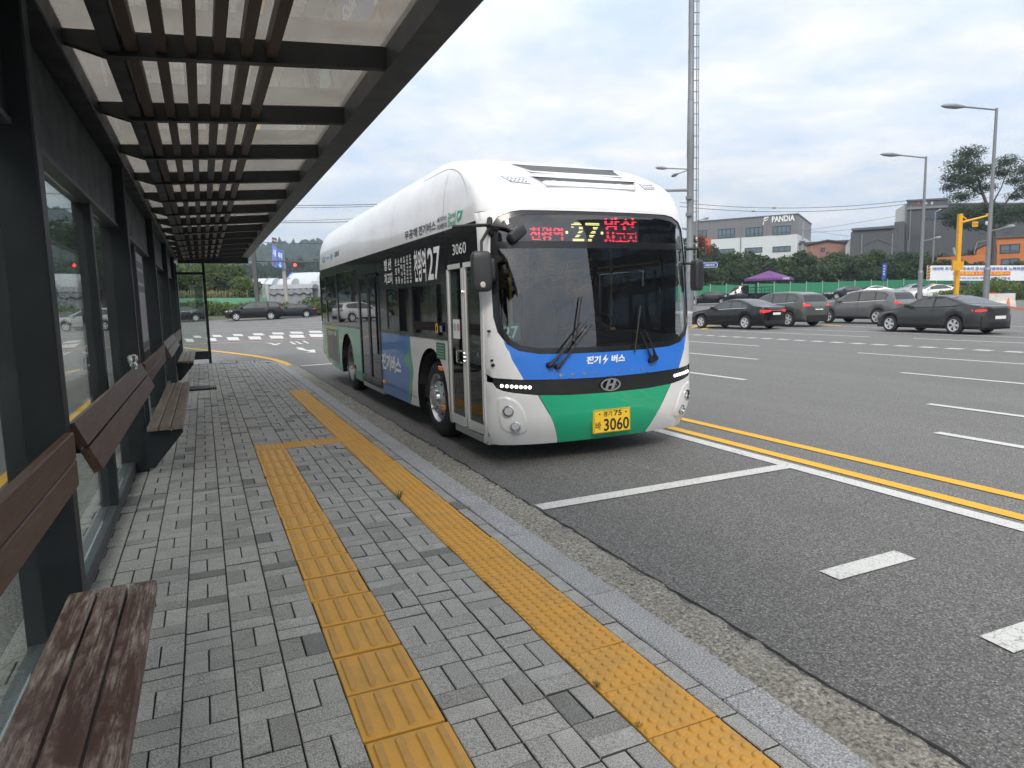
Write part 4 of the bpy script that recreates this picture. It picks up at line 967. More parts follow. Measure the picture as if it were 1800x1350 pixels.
# --- wheels
def bus_wheel(yc, sg, front):
    xo = BX + sg * 1.135; ax = (sg, 0, 0); c = (xo - sg * .30, yc, ZB(.47)); t = MB()
    t.lathe([(0.0, .30), (.02, .40), (.06, .452), (.09, .468), (.22, .468), (.255, .452), (.285, .41), (.295, .36), (.285, .295), (.26, .28)], c, ax, RUBBER, 36); w = t.build('wheel', bus, smooth=True, angle=50)
    r = MB()
    if front: r.lathe([(.26, .285), (.292, .29), (.296, .28), (.25, .262), (.262, .22), (.30, .155), (.303, .15), (.30, .12), (.33, .11), (.345, .085), (.345, .001)], c, ax, ALU, 36)
    else: r.lathe([(.26, .285), (.29, .29), (.292, .278), (.16, .25), (.12, .17), (.12, .12), (.22, .11), (.23, .085), (.23, .001)], c, ax, ALUD, 36)
    r.build('rim', w, smooth=True, angle=35)
    b_ = MB(); hl = MB()
    for k in range(10):
        a = 2 * math.pi * k / 10; q = Vector((0, math.cos(a), math.sin(a))); fr_ = .30 if front else .12
        b_.lathe([(fr_ - .004, .016), (fr_ + .045, .014), (fr_ + .05, .001)], Vector(c) + q * (.137 if front else .145), ax, CHROME, 8)
        if front:
            a2 = a + math.pi / 10; q2 = Vector((0, math.cos(a2), math.sin(a2))); b2 = Vector((0, -math.sin(a2), math.cos(a2))); cc = Vector(c) + q2 * .222 + Vector((sg * .2645, 0, 0))
            hl.add([cc + q2 * .017 * math.cos(t) + b2 * .026 * math.sin(t) + Vector((-sg * .019 * math.cos(t), 0, 0)) + Vector((sg * .004, 0, 0)) for t in np.linspace(0, 2 * math.pi, 11)[:-1]], [tuple(range(10))], BLACK)
    b_.build('wheel_nut', w, smooth=True)
    if front: hl.build('rim_hole', w)
for sg in (-1, 1): bus_wheel(FW, sg, True); bus_wheel(RW_, sg, False)
m_ = MB(); ar2 = [(p[0], p[1]) for p in arch(FW, .60)]
for A in (afr, arr):
    lp = [(A[0][0], .30)] + A + [(A[-1][0], .30)]; vs = [bside(y, h, .0) for y, h in lp] + [bside(y, h, -.09) for y, h in lp]; n = len(lp); m_ = MB(); m_.add(vs, [(i, i + 1, n + i + 1, n + i) for i in range(n - 1)], BTRIM); m_.build('wheel_arch_lip', bus, smooth=True)
# --- front door (two leaves) and rear door
def door(ya, yb, h0, h1, fm, n_glass, nm, handle):
    fr_ = MB(); w = .045
    mid = (ya + yb) / 2
    def bar(y0, y1, a, b, m, o0=-.02, o1=.012):
        vs = [bside(y0, a, o1), bside(y1, a, o1), bside(y1, b, o1), bside(y0, b, o1), bside(y0, a, o0), bside(y1, a, o0), bside(y1, b, o0), bside(y0, b, o0)]
        fr_.add(vs, [(3, 2, 1, 0), (0, 1, 5, 4), (1, 2, 6, 5), (2, 3, 7, 6), (3, 0, 4, 7)], m)
    leaves = [(ya, mid - .012), (mid + .012, yb)]
    for a, b in leaves:
        for k in range(10): hA, hB = h0 + (h1 - h0) * k / 10, h0 + (h1 - h0) * (k + 1) / 10; bar(a, a + w, hA, hB, fm); bar(b - w, b, hA, hB, fm)
        bar(a, b, h0, h0 + .10, fm); bar(a, b, h1 - .05, h1, fm)
    for k in range(10): hA, hB = h0 + (h1 - h0) * k / 10, h0 + (h1 - h0) * (k + 1) / 10; bar(mid - .012, mid + .012, hA, hB, BTRIM, -.02, .002)
    d = fr_.build(nm, bus)
    for a, b in leaves:
        g = MB(); vs, fs = cdt([(a + w, h0 + .10), (b - w, h0 + .10), (b - w, h1 - .05), (a + w, h1 - .05)], (), .25); g.add([bside(y, h, -.004) for y, h in vs], [f[::-1] for f in fs], BGLASS); g.build('door_glass', d, smooth=True)
    if handle:
        hd = MB(); 
        for (y, s) in ((mid + .03, 1),): hd.tube([bside(y + .02, .98, .03), bside(y + .12, .98, .045), bside(y + .12, 1.10, .045), bside(y + .02, 1.10, .03)], .008, CHROME, 8)
        for h in (1.0, 1.04, 1.08, 1.7, .33): hd.lathe([(0, .014), (.03, .012), (.032, .001)], bside(mid - .004, h, .0), (-1, 0, 0), CHROME, 8)
        hd.build('door_handle', d)
    return d
DOORW = mat('door_frame_paint', (.62, .63, .64), .3, var=.05, coat=.4)
fd = door(6.06, 7.06, .30, 1.99, DOORW, 2, 'front_door', True)
rd = door(10.26, 11.66, .34, 2.06, BTRIM, 2, 'rear_door', False)
m_ = MB(); patch_side(m_, [(6.05, 2.0), (7.08, 2.0), (7.08, 2.365), (6.24, 2.365)], BFILM, step=.2); m_.build('door_header', bus, smooth=True)
m_ = MB(); patch_side(m_, [(10.22, 2.07), (11.70, 2.07), (11.70, 2.365), (10.22, 2.365)], BFILM, step=.3); m_.build('door_header', bus, smooth=True)
m_ = MB()
for ya, yb, h0 in ((6.06, 7.08, .20), (10.25, 11.68, .23)):
    a, b = bside(max(ya, 6.12), h0, .0), bside(yb, h0, .0); m_ = MB(); m_.box(a[0] - .015, a[0] + .25, a[1], b[1], ZB(h0), ZB(h0 + .075), ALU, .004); m_.build('door_step', bus)
m_ = MB()
for y in (7.068, 10.24, 11.675): 
    for k in range(12): h = .28 + 1.75 * k / 12; m_.add([bside(y - .012, h, .014), bside(y + .012, h, .014), bside(y + .012, h + 1.75 / 12, .014), bside(y - .012, h + 1.75 / 12, .014)], [(3, 2, 1, 0)], BTRIM)
m_.build('door_seal', bus)
# --- lettering and marks on the kerb side (u runs towards the front)
def stext(mb, s, y0, y1, h0, h1, m, off=.004, bold=.02): put_text(mb, s, -y1, -y0, h0, h1, lambda u, v: bside(-u, v, off), m, bold)
for q in (('27', 7.27, 7.73, 1.85, 2.22), ('천왕역', 7.80, 8.29, 1.85, 2.23), ('방 산', 9.40, 9.80, 2.06, 2.22), ('차고지', 9.38, 9.82, 1.87, 2.03)):
    m_ = MB(); stext(m_, *q, WTEXT); m_.build('route_lettering', bus)
for k, s in enumerate(('은계역대야동시흥', '신천역서안아파트', '소래초등학교앞', '삼미시장', '소하동', '은행동')):
    m_ = MB()
    for j, ch in enumerate(s):
        n = len(s); hh = .36 / n; stext(m_, ch, 8.42 + .14 * k, 8.50 + .14 * k, 2.21 - (j + .9) * hh, 2.21 - (j + .15) * hh, WTEXT)
    m_.build('route_lettering', bus)
m_ = MB(); stext(m_, '3060', 6.45, 6.85, 2.08, 2.19, WTEXT, .005, .0); m_.build('fleet_number', bus)
m_ = MB(); stext(m_, '무공해', 8.12, 8.68, 2.395, 2.505, DTEXT); stext(m_, '전기버스', 7.40, 8.06, 2.395, 2.505, DTEXT); stext(m_, '배기가스', 7.02, 7.34, 2.465, 2.52, DTEXT); stext(m_, '미세먼지', 7.02, 7.34, 2.385, 2.445, DTEXT); stext(m_, 'Zero!', 6.74, 6.99, 2.465, 2.525, GTEXT); stext(m_, 'Zero!', 6.74, 6.99, 2.385, 2.45, GTEXT)
m_.add([bside(y, h, .004) for y, h in [(6.68, 2.40), (6.58, 2.43), (6.53, 2.50), (6.68, 2.515), (6.71, 2.45)]], [(4, 3, 2, 1, 0)], GTEXT); m_.add([bside(y, h, .006) for y, h in [(6.66, 2.43), (6.60, 2.46), (6.59, 2.485), (6.66, 2.475)]], [(3, 2, 1, 0)], WTEXT)
CYAN = mat('cyan_emblem', (.05, .35, .55), .5); BTX = mat('blue_lettering', (.05, .12, .45), .5)
stext(m_, 'G', 15.0, 15.3, 2.50, 2.62, DTEXT); stext(m_, '경기도', 14.45, 14.85, 2.545, 2.59, BTX); stext(m_, 'GBUS', 13.35, 13.85, 2.53, 2.63, DTEXT)
m_.add([bside(14.2 + .13 * math.cos(t), 2.57 + .06 * math.sin(t), .005) for t in np.linspace(0, 6.28, 17)[:-1]], [tuple(range(16))[::-1]], CYAN); m_.build('roof_lettering', bus)
m_ = MB(); stext(m_, '전기버스', 9.12, 10.22, .63, .87, WTEXT, .004, .05); m_.build('side_lettering', bus)
NOTG = mat('notice_green', (.02, .17, .11), .5); m_ = MB(); patch_side(m_, [(7.21, .965), (7.52, .965), (7.52, 1.15), (7.21, 1.15)], NOTG, off=.004); nn = m_.build('green_notice', bus); m_ = MB()
for k in range(5): stext(m_, '승차 하차 안내 버스', 7.25, 7.48, .985 + .032 * k, 1.0 + .032 * k, WTEXT, .006)
m_.build('notice_print', nn)
ADB = mat('advert_print', (.16, .15, .13), .4, var=.5, vs=3); ADY = mat('advert_yellow', (.55, .52, .10), .4)
m_ = MB(); patch_side(m_, [(13.86, .42), (15.15, .50), (15.22, 1.15), (13.86, 1.13)], ADB, off=.004); ad = m_.build('advert_panel', bus); m_ = MB()
for q in ([(13.84, .40), (13.90, .40), (13.90, 1.15), (13.84, 1.15)], [(13.90, 1.10), (15.2, 1.12), (15.24, 1.17), (13.90, 1.15)], [(15.12, .5), (15.2, .5), (15.25, 1.12), (15.17, 1.12)]): m_.add([bside(*p, .006) for p in q], [(3, 2, 1, 0)], ADY if q[0][0] > 13.85 else ALU)
stext(m_, '건강한 여름', 14.0, 15.0, .98, 1.07, WTEXT, .007); m_.build('advert_print', ad)
m_ = MB()
for y, h in ((7.385, .86), (7.335, .42), (10.12, .44), (12.55, .46)): a = bside(y, h); m_.box(a[0] - .018, a[0] + .01, y - .055, y + .055, a[2] - .025, a[2] + .025, AMBER, .006)
m_.build('side_marker', bus)
m_ = MB(); 
for y, h in ((7.36, .74), (12.28, .50)): a = bside(y, h); m_.box(a[0] - .012, a[0] + .01, y - .05, y + .05, a[2] - .035, a[2] + .03, BLACK, .006)
m_.build('charge_latch', bus)
YEMB = mat('emblem_yellow', (.75, .45, .04), .5); PURP = mat('emblem_violet', (.25, .25, .6), .5)
m_ = MB(); m_.add([bside(7.48 + .055 * math.cos(t), 1.31 + .06 * math.sin(t), .004) for t in np.linspace(0, 6.28, 17)[:-1]], [tuple(range(16))[::-1]], YEMB); m_.add([bside(7.48 + .03 * math.cos(t), 1.31 + .03 * math.sin(t), .006) for t in np.linspace(0, 6.28, 13)[:-1]], [tuple(range(12))[::-1]], PLATEK)
m_.add([bside(y, h, .004) for y, h in [(7.29, 1.27), (7.37, 1.27), (7.37, 1.34), (7.29, 1.34)]], [(3, 2, 1, 0)], PURP); m_.build('window_emblem', bus)
REDP = mat('sign_red', (.6, .05, .05), .5); m_ = MB(); m_.add([bside(y, h, .016) for y, h in [(6.67, 1.22), (6.88, 1.22), (6.88, 1.42), (6.67, 1.42)]], [(3, 2, 1, 0)], WTEXT)
for y, m2 in ((6.82, GTEXT), (6.72, REDP)):
    o1 = [bside(y + .038 * math.cos(t), 1.34 + .038 * math.sin(t), .018) for t in np.linspace(0, 6.28, 17)[:-1]]; o2 = [bside(y + .026 * math.cos(t), 1.34 + .026 * math.sin(t), .018) for t in np.linspace(0, 6.28, 17)[:-1]]; m_.add(o1 + o2, [(i, 16 + i, 16 + (i + 1) % 16, (i + 1) % 16) for i in range(16)], m2); m_.add([bside(y + a, 1.34 + b, .018) for a, b in ((-.01, -.015), (.01, -.015), (.01, .015), (-.01, .015))], [(3, 2, 1, 0)], m2)
m_.build('door_sticker', fd)
# --- mirrors
m_ = MB(); hub = Vector(bfront(-1.10, 2.30, .05)); m_.tube([Vector(bfront(-1.10, 2.36, -.01)), hub, Vector(bfront(-1.10, 2.22, .0))], .028, BLACK, 8)
m_.tube([hub, hub + Vector((-.20, -.10, -.02)), hub + Vector((-.38, -.05, -.03))], .016, BLACK, 8); m_.tube([hub + Vector((0, 0, -.03)), hub + Vector((-.12, -.10, -.16)), hub + Vector((-.13, -.12, -.26))], .014, BLACK, 8)
m_.tube([hub, hub + Vector((.14, -.08, -.03)), hub + Vector((.19, -.10, -.07))], .014, BLACK, 8); arm = m_.build('mirror_arm', bus, smooth=True)
def blob_box(mb, c, sx, sy, sz, m, rot=None):
    vs = []; fs = []; nu, nv = 20, 12
    for j in range(nv + 1):
        ph = -math.pi / 2 + math.pi * j / nv
        for i in range(nu):
            th = 2 * math.pi * i / nu; f = lambda a: math.copysign(abs(a) ** .38, a)
            p = Vector((sx * f(math.cos(ph)) * f(math.cos(th)), sy * f(math.cos(ph)) * f(math.sin(th)), sz * f(math.sin(ph))))
            if rot: p = rot @ p
            vs.append(Vector(c) + p)
    for j in range(nv):
        for i in range(nu): fs.append((j * nu + i, j * nu + (i + 1) % nu, (j + 1) * nu + (i + 1) % nu, (j + 1) * nu + i))
    mb.add(vs, fs, m)
MIRG = mat('mirror_back', (.028, .03, .033), .45, var=.1); MIRF = mat('mirror_face', (.8, .82, .84), .02, 1.0, var=0)
Bc = hub + Vector((-.13, -.10, -.43))
m_ = MB(); blob_box(m_, Bc, .095, .06, .185, MIRG, Matrix.Rotation(rad(-14), 3, 'Z')); mi_ = m_.build('mirror_housing', bus, smooth=True); m_ = MB(); m_.lathe([(0, .028), (.004, .02), (.005, .001)], Bc + Vector((-.01, -.061, -.12)), (0, -1, 0), mat('mirror_badge', (.5, .45, .42), .4), 16); m_.build('mirror_mark', mi_)
m_ = MB(); blob_box(m_, Bc + Vector((.115, .03, .02)), .022, .05, .10, MIRG); m_.build('mirror_housing', bus, smooth=True)
m_ = MB(); blob_box(m_, hub + Vector((.235, -.10, -.085)), .10, .045, .05, MIRG, Matrix.Rotation(rad(-32), 3, 'Y') @ Matrix.Rotation(rad(15), 3, 'Z')); m_.build('mirror_housing', bus, smooth=True)
m_ = MB(); hr = Vector(bfront(1.13, 2.10, .03)); m_.tube([hr, hr + Vector((.10, -.06, .0)), hr + Vector((.11, -.05, -.1))], .016, BLACK, 8); m_.tube([Vector(bfront(1.13, 1.95, .0)), hr + Vector((.10, -.05, -.16))], .014, BLACK, 8); m_.build('mirror_arm', bus, smooth=True)
m_ = MB(); blob_box(m_, hr + Vector((.10, -.05, -.28)), .06, .055, .165, MIRG, Matrix.Rotation(rad(10), 3, 'Z')); m_.build('mirror_housing', bus, smooth=True)
m_ = MB(); m_.tube([Vector(bfront(-1.155, 1.32, .0)), Vector(bfront(-1.155, 1.32, .05))], .012, BLACK); m_.build('side_camera', bus)
# --- inside
m_ = MB(); m_.box(BX - 1.1, BX + 1.1, 6.6, 15.8, ZB(2.34), ZB(2.38), GREYIN); m_.build('ceiling', bus)
m_ = MB(); dz = [(-1.02, 6.22), (-.6, 6.06), (0, 5.98), (.6, 6.06), (1.02, 6.22)]
m_.prism([(BX + x, y, ZB(.75)) for x, y in dz] + [(BX + 1.0, 6.62, ZB(.75)), (BX - .55, 6.62, ZB(.75)), (BX - .9, 6.42, ZB(.75))], (0, 0, .36), DARKIN); m_.box(BX - .1, BX + .95, 6.42, 6.7, ZB(1.08), ZB(1.24), BLACK, .03); m_.build('dashboard', bus)
m_ = MB(); c = Vector((BX + .50, 6.82, ZB(1.26))); ax = Vector((0, .75, .66)).normalized(); u = Vector((1, 0, 0)); w = ax.cross(u); m_.tube([c + (u * math.cos(t) + w * math.sin(t)) * .22 for t in np.linspace(0, 2 * math.pi, 25)], .016, BLACK, 8, False)
for a in (0, 2.1, 4.2): m_.tube([c, c + (u * math.cos(a) + w * math.sin(a)) * .22], .012, BLACK, 6)
m_.tube([c, c - ax * .4], .03, BLACK, 8); m_.build('steering_wheel', bus, smooth=True)
def seat(x, y, z, s=1, nm='passenger_seat'):
    m_ = MB(); m_.box(BX + x - .21, BX + x + .21, y, y + .42, ZB(z + .38), ZB(z + .46), SEATM, .02); m_.prism([(BX + x - .21, y + .38, ZB(z + .44)), (BX + x - .21, y + .45, ZB(z + .44)), (BX + x - .21, y + .52, ZB(z + 1.05)), (BX + x - .21, y + .46, ZB(z + 1.05))], (.42, 0, 0), SEATM); m_.box(BX + x - .05, BX + x + .05, y + .1, y + .3, ZB(z), ZB(z + .38), DARKIN); m_.build(nm, bus)
seat(.52, 7.0, .55, nm='driver_seat')
for k in range(4): seat(-.85, 8.55 + .44 * 0 + .42 * k, .34) if k < 3 else None; seat(.85, 8.6 + .8 * k, .34)
for k in range(3): seat(-.85, 12.0 + .9 * k, .72); seat(.85, 12.0 + .9 * k, .72); seat(-.42, 13.8 + .75 * (k % 2), .82); seat(.42, 13.8 + .75 * (k % 2), .82)
m_ = MB(); YPOLE = mat('yellow_grab_pole', (.6, .42, .03), .35)
for x, y in ((-.5, 6.95), (-.5, 8.5), (-.5, 10.2), (-.5, 11.75), (.5, 8.6), (.5, 11.0), (.5, 12.6), (-.95, 6.7)): m_.tube([(BX + x, y, ZB(.35)), (BX + x, y, ZB(2.33))], .017, YPOLE if x > -.9 else BTRIM, 8)
for x in (-.5, .5): m_.tube([(BX + x, 6.9, ZB(2.05)), (BX + x, 15.5, ZB(2.05))], .017, YPOLE, 8)
m_.build('grab_pole', bus, smooth=True)
m_ = MB(); m_.box(BX - .05, BX + 1.0, 7.62, 7.66, ZB(.35), ZB(1.75), DARKIN); m_.box(BX + .02, BX + .06, 6.9, 7.62, ZB(.35), ZB(1.35), DARKIN); m_.box(BX - .6, BX + .4, 6.75, 6.85, ZB(2.18), ZB(2.34), DARKIN); m_.build('driver_partition', bus)
m_ = MB(); m_.box(BX - .93, BX - .72, 6.24, 6.25, ZB(1.20), ZB(1.375), NOTG); cb = m_.build('route_board', bus); m_ = MB(); put_text(m_, '27', -.91, -.745, 1.225, 1.35, lambda u, v: (BX + u, 6.237, ZB(v)), WTEXT); m_.build('board_number', cb)

# ================================================================ cars
CGLASS = mat('car_window', (.055, .060, .057), .04, var=.3, vs=1.5, spec=.8); CTRIM = mat('car_black_trim', (.014, .014, .015), .5); CGLASSD = mat('car_dark_glass', (.012, .014, .014), .04, var=.2, vs=1.5, spec=.6); TAIL = mat('tail_lamp_lit', (.85, .03, .04), .2, emis=.45, var=0); TAILOFF = mat('tail_lamp', (.28, .02, .03), .2, var=0, coat=.5)
HEAD = mat('headlamp', (.7, .72, .75), .1, .3, var=0, coat=.6); PLATEW = mat('number_plate_white', (.75, .76, .76), .5); RIMM = mat('alloy_rim', (.62, .63, .64), .35, .3, var=0)
def car_paint(name, col): return mat(name, col, .3, .0, var=.04, vs=2, coat=.6, spec=.2, dirt=tuple(min(1, c * 1.15 + .004) for c in col), dirts=1.5)
PAINT = {'gray': car_paint('paint_dark_grey', (.036, .039, .039)), 'black': car_paint('paint_black', (.004, .0045, .005)), 'sgray': car_paint('paint_grey', (.12, .123, .125)), 'green': car_paint('paint_grey_green', (.072, .080, .075)), 'white': car_paint('paint_white', (.72, .73, .74)), 'silver': car_paint('paint_silver', (.45, .46, .47)), 'navy': car_paint('paint_navy', (.008, .011, .018))}
KIND = {
 'sedan': dict(L=4.66, W=1.83, wb=2.72, fo=.88, wr=.325, Rf=.62, Rr=.72, sill=.24,
   top=[(0, .60), (.06, .68), (.25, .76), (.7, .86), (1.2, .945), (1.40, .985), (1.9, 1.24), (2.25, 1.37), (2.65, 1.42), (3.05, 1.395), (3.5, 1.28), (4.0, 1.10), (4.3, 1.045), (4.5, 1.02), (4.6, .98), (4.64, .84), (4.66, .70)],
   belt=[(0, .58), (.3, .72), (1.2, .87), (1.6, .92), (3.0, .965), (3.8, .99), (4.4, .96), (4.6, .88), (4.66, .66)],
   win=[[(1.66, .965), (2.06, 1.215), (2.42, 1.325), (2.70, 1.345), (2.72, .985)], [(2.79, .99), (2.78, 1.345), (3.08, 1.325), (3.42, 1.215), (3.80, 1.07), (3.55, 1.02)]],
   ws=(1.47, 2.16), rw=(3.32, 4.08), tail=[(.55, .84), (.84, .78), (.86, .88), (.60, .89)], head=[(.50, .60), (.86, .64), (.86, .72), (.56, .69)], plate=.60, lip=[(-.50, .845), (.50, .845), (.50, .875), (-.50, .875)]),
 'saloon': dict(L=4.93, W=1.87, wb=2.88, fo=.95, wr=.335, Rf=.6, Rr=.45, sill=.24,
   top=[(0, .62), (.06, .72), (.3, .80), (.8, .90), (1.35, .97), (1.5, 1.0), (2.0, 1.27), (2.4, 1.41), (2.8, 1.465), (3.3, 1.44), (3.8, 1.30), (4.25, 1.14), (4.6, 1.10), (4.83, 1.06), (4.93, .93)],
   belt=[(0, .6), (.3, .75), (1.4, .90), (3.2, .98), (4.2, 1.02), (4.7, 1.0), (4.93, .86)],
   win=[[(1.80, .98), (2.2, 1.25), (2.6, 1.37), (2.85, 1.385), (2.86, 1.0)], [(2.93, 1.0), (2.92, 1.385), (3.3, 1.36), (3.55, 1.27), (3.6, 1.04)], [(3.65, 1.045), (3.62, 1.25), (4.0, 1.10)]],
   ws=(1.58, 2.3), rw=(3.55, 4.3), tail=[(.38, .84), (.86, .78), (.87, .93), (.40, .93)], head=[(.5, .64), (.86, .68), (.86, .78), (.56, .74)], plate=.74, lip=[(-.40, .885), (.40, .885), (.40, .91), (-.40, .91)]),
 'suv': dict(L=4.78, W=1.90, wb=2.77, fo=.95, wr=.365, Rf=.5, Rr=.36, sill=.30,
   top=[(0, .72), (.06, .90), (.3, 1.0), (.9, 1.08), (1.25, 1.12), (1.75, 1.46), (2.1, 1.62), (2.6, 1.69), (3.3, 1.70), (3.9, 1.66), (4.30, 1.58), (4.42, 1.50), (4.60, 1.16), (4.72, 1.05), (4.78, .85)],
   belt=[(0, .70), (.3, .93), (1.25, 1.05), (3.0, 1.10), (4.2, 1.17), (4.6, 1.08), (4.78, .80)],
   win=[[(1.52, 1.12), (1.98, 1.44), (2.35, 1.57), (2.62, 1.59), (2.63, 1.14)], [(2.70, 1.145), (2.69, 1.59), (3.5, 1.58), (3.52, 1.18)], [(3.58, 1.185), (3.57, 1.575), (3.95, 1.52), (4.18, 1.38), (4.05, 1.22)]],
   ws=(1.33, 2.05), rw=(4.37, 4.58), tail=[(.52, .98), (.88, .98), (.89, 1.12), (.60, 1.10)], head=[(.5, .80), (.86, .82), (.86, .92), (.55, .9)], plate=.86, lip=[(-.72, .42), (.72, .42), (.74, .56), (-.74, .56)]),
 'van': dict(L=5.15, W=1.99, wb=3.09, fo=.93, wr=.36, Rf=.5, Rr=.3, sill=.28,
   top=[(0, .72), (.06, .92), (.35, 1.02), (.9, 1.10), (1.15, 1.15), (1.7, 1.50), (2.1, 1.68), (2.7, 1.76), (3.6, 1.77), (4.5, 1.72), (4.85, 1.64), (4.95, 1.5), (5.08, 1.15), (5.15, .85)],
   belt=[(0, .72), (.3, .95), (1.2, 1.08), (3.0, 1.12), (4.6, 1.15), (5.0, 1.1), (5.15, .8)],
   win=[[(1.45, 1.14), (1.95, 1.47), (2.35, 1.62), (2.65, 1.64), (2.66, 1.15)], [(2.73, 1.15), (2.72, 1.645), (3.72, 1.65), (3.74, 1.18)], [(3.95, 1.19), (3.85, 1.645), (4.6, 1.60), (4.82, 1.42), (4.78, 1.22)]],
   ws=(1.22, 2.05), rw=(4.88, 5.07), tail=[(.55, 1.05), (.92, 1.0), (.93, 1.22), (.6, 1.2)], head=[(.5, .82), (.9, .84), (.9, .96), (.55, .93)], plate=.9, lip=[(-.7, .45), (.7, .45), (.7, .55), (-.7, .55)]),
 'cab': dict(L=2.35, W=1.74, wb=9.0, fo=.72, wr=.33, Rf=.4, Rr=.08, sill=.34,
   top=[(0, .85), (.05, 1.0), (.3, 1.14), (.62, 1.24), (.75, 1.30), (1.15, 1.76), (1.4, 1.92), (1.7, 1.97), (2.2, 1.95), (2.33, 1.90), (2.35, 1.85)],
   belt=[(0, .83), (.3, 1.08), (.75, 1.18), (2.35, 1.2)], win=[[(.98, 1.24), (1.28, 1.66), (1.45, 1.80), (2.12, 1.82), (2.14, 1.24)]],
   ws=(.8, 1.32), rw=None, tail=None, head=[(.45, .84), (.8, .86), (.8, 1.0), (.5, .98)], plate=.5, lip=None)}
def wheel_meshes(r):
    t = MB(); t.lathe([(-.10, r * .62), (-.105, r * .80), (-.09, r * .95), (-.05, r), (.05, r), (.09, r * .95), (.105, r * .80), (.10, r * .66), (.07, r * .62)], (0, 0, 0), (1, 0, 0), RUBBER, 26)
    m = MB(); m.lathe([(.085, r * .67), (.103, r * .67), (.100, r * .60), (.05, r * .585)], (0, 0, 0), (1, 0, 0), RIMM, 26); m.lathe([(.04, r * .6), (.035, .0001)], (0, 0, 0), (1, 0, 0), CTRIM, 20)
    for k in range(5):
        for s in (-.16, .16):
            a = 2 * math.pi * k / 5; a2 = a + s; d1 = Vector((0, math.cos(a + s * .3), math.sin(a + s * .3))) * r * .1; d2 = Vector((0, math.cos(a2), math.sin(a2))) * r * .61; n = Vector((0, -math.sin(a2), math.cos(a2))) * r * .052
            o = Vector((.072, 0, 0)); o2 = Vector((.092, 0, 0)); m.add([d1 - n + o2, d1 + n + o2, d2 + n * 1.2 + o2, d2 - n * 1.2 + o2, d1 - n * 1.4 + o * .6, d1 + n * 1.4 + o * .6, d2 + n * 1.6 + o * .6, d2 - n * 1.6 + o * .6], [(0, 1, 2, 3), (1, 5, 6, 2), (0, 3, 7, 4), (2, 6, 7, 3)], RIMM)
    m.lathe([(.06, r * .17), (.095, r * .14), (.098, .0001)], (0, 0, 0), (1, 0, 0), RIMM, 12)
    return t.mesh('wheel', smooth=True, angle=50), m.mesh('rim', smooth=True, angle=30)
WHM = {}
class CarGeo:
    def __init__(s, k): s.k = k; s.Pw = 2.7
    def ip(s, T, u): return float(np.interp(u, [a for a, b in T], [b for a, b in T]))
    def w(s, u):
        k = s.k; h = k['W'] / 2; a = 1 - u / k['Rf']; b = 1 - (k['L'] - u) / k['Rr']; f = 1
        for t in (a, b):
            if t > 0: f = min(f, max(0, 1 - min(1, t) ** s.Pw) ** (1 / s.Pw))
        return h * max(f, .02)
    def arch(s, u):
        k = s.k; z = k['sill']; Ra = k['wr'] * 1.13; e = .10 * max(0, 1 - u / .8) + .06 * max(0, 1 - (k['L'] - u) / .8); z += e * .3
        for uc in (k['fo'], k['fo'] + k['wb']):
            if abs(u - uc) < Ra: z = max(z, k['wr'] * .98 + math.sqrt(Ra * Ra - (u - uc) ** 2))
        return z
    def sec(s, u):
        k = s.k; w = s.w(u); zb = s.arch(u); b = max(s.ip(k['belt'], u), zb + .04); t = max(s.ip(k['top'], u), b + .012); gh = t - b; wr = w * (.955 - .22 * min(1, gh / .5))
        P = [(.88 * w, zb), (.945 * w, zb + .10 * (b - zb)), (.978 * w, zb + .36 * (b - zb)), (1.0 * w, zb + .62 * (b - zb)), (.982 * w, zb + .70 * (b - zb)), (.968 * w, zb + .90 * (b - zb)), (.935 * w, b)]
        P += [(.935 * w + (wr - .935 * w) * .5, b + gh * .46), (wr, b + gh * .86), (wr * .93, b + gh * .945), (wr * .72, b + gh * .985), (wr * .36, b + gh * .998), (0, t)]
        return P
    def side(s, u, z, off=0):
        P = s.sec(u); zs = [p[1] for p in P[:9]]; return float(np.interp(z, zs, [p[0] for p in P[:9]])) + off
    def topz(s, u, x):
        P = s.sec(u)[8:][::-1]; return float(np.interp(abs(x), [p[0] for p in P], [p[1] for p in P]))
    def rear(s, x, z, front=False):
        k = s.k; h = k['W'] / 2 * .97; R = k['Rf'] if front else k['Rr']; f = min(1, abs(x) / h); d = R * (1 - max(0, 1 - f ** s.Pw) ** (1 / s.Pw))
        us = np.linspace(0, k['L'], 240); ts = np.array([s.ip(k['top'], q) for q in us]); ok = us[ts >= z + .02]
        u = d if front else k['L'] - d
        if len(ok): u = max(u, ok[0]) if front else min(u, ok[-1])
        return u
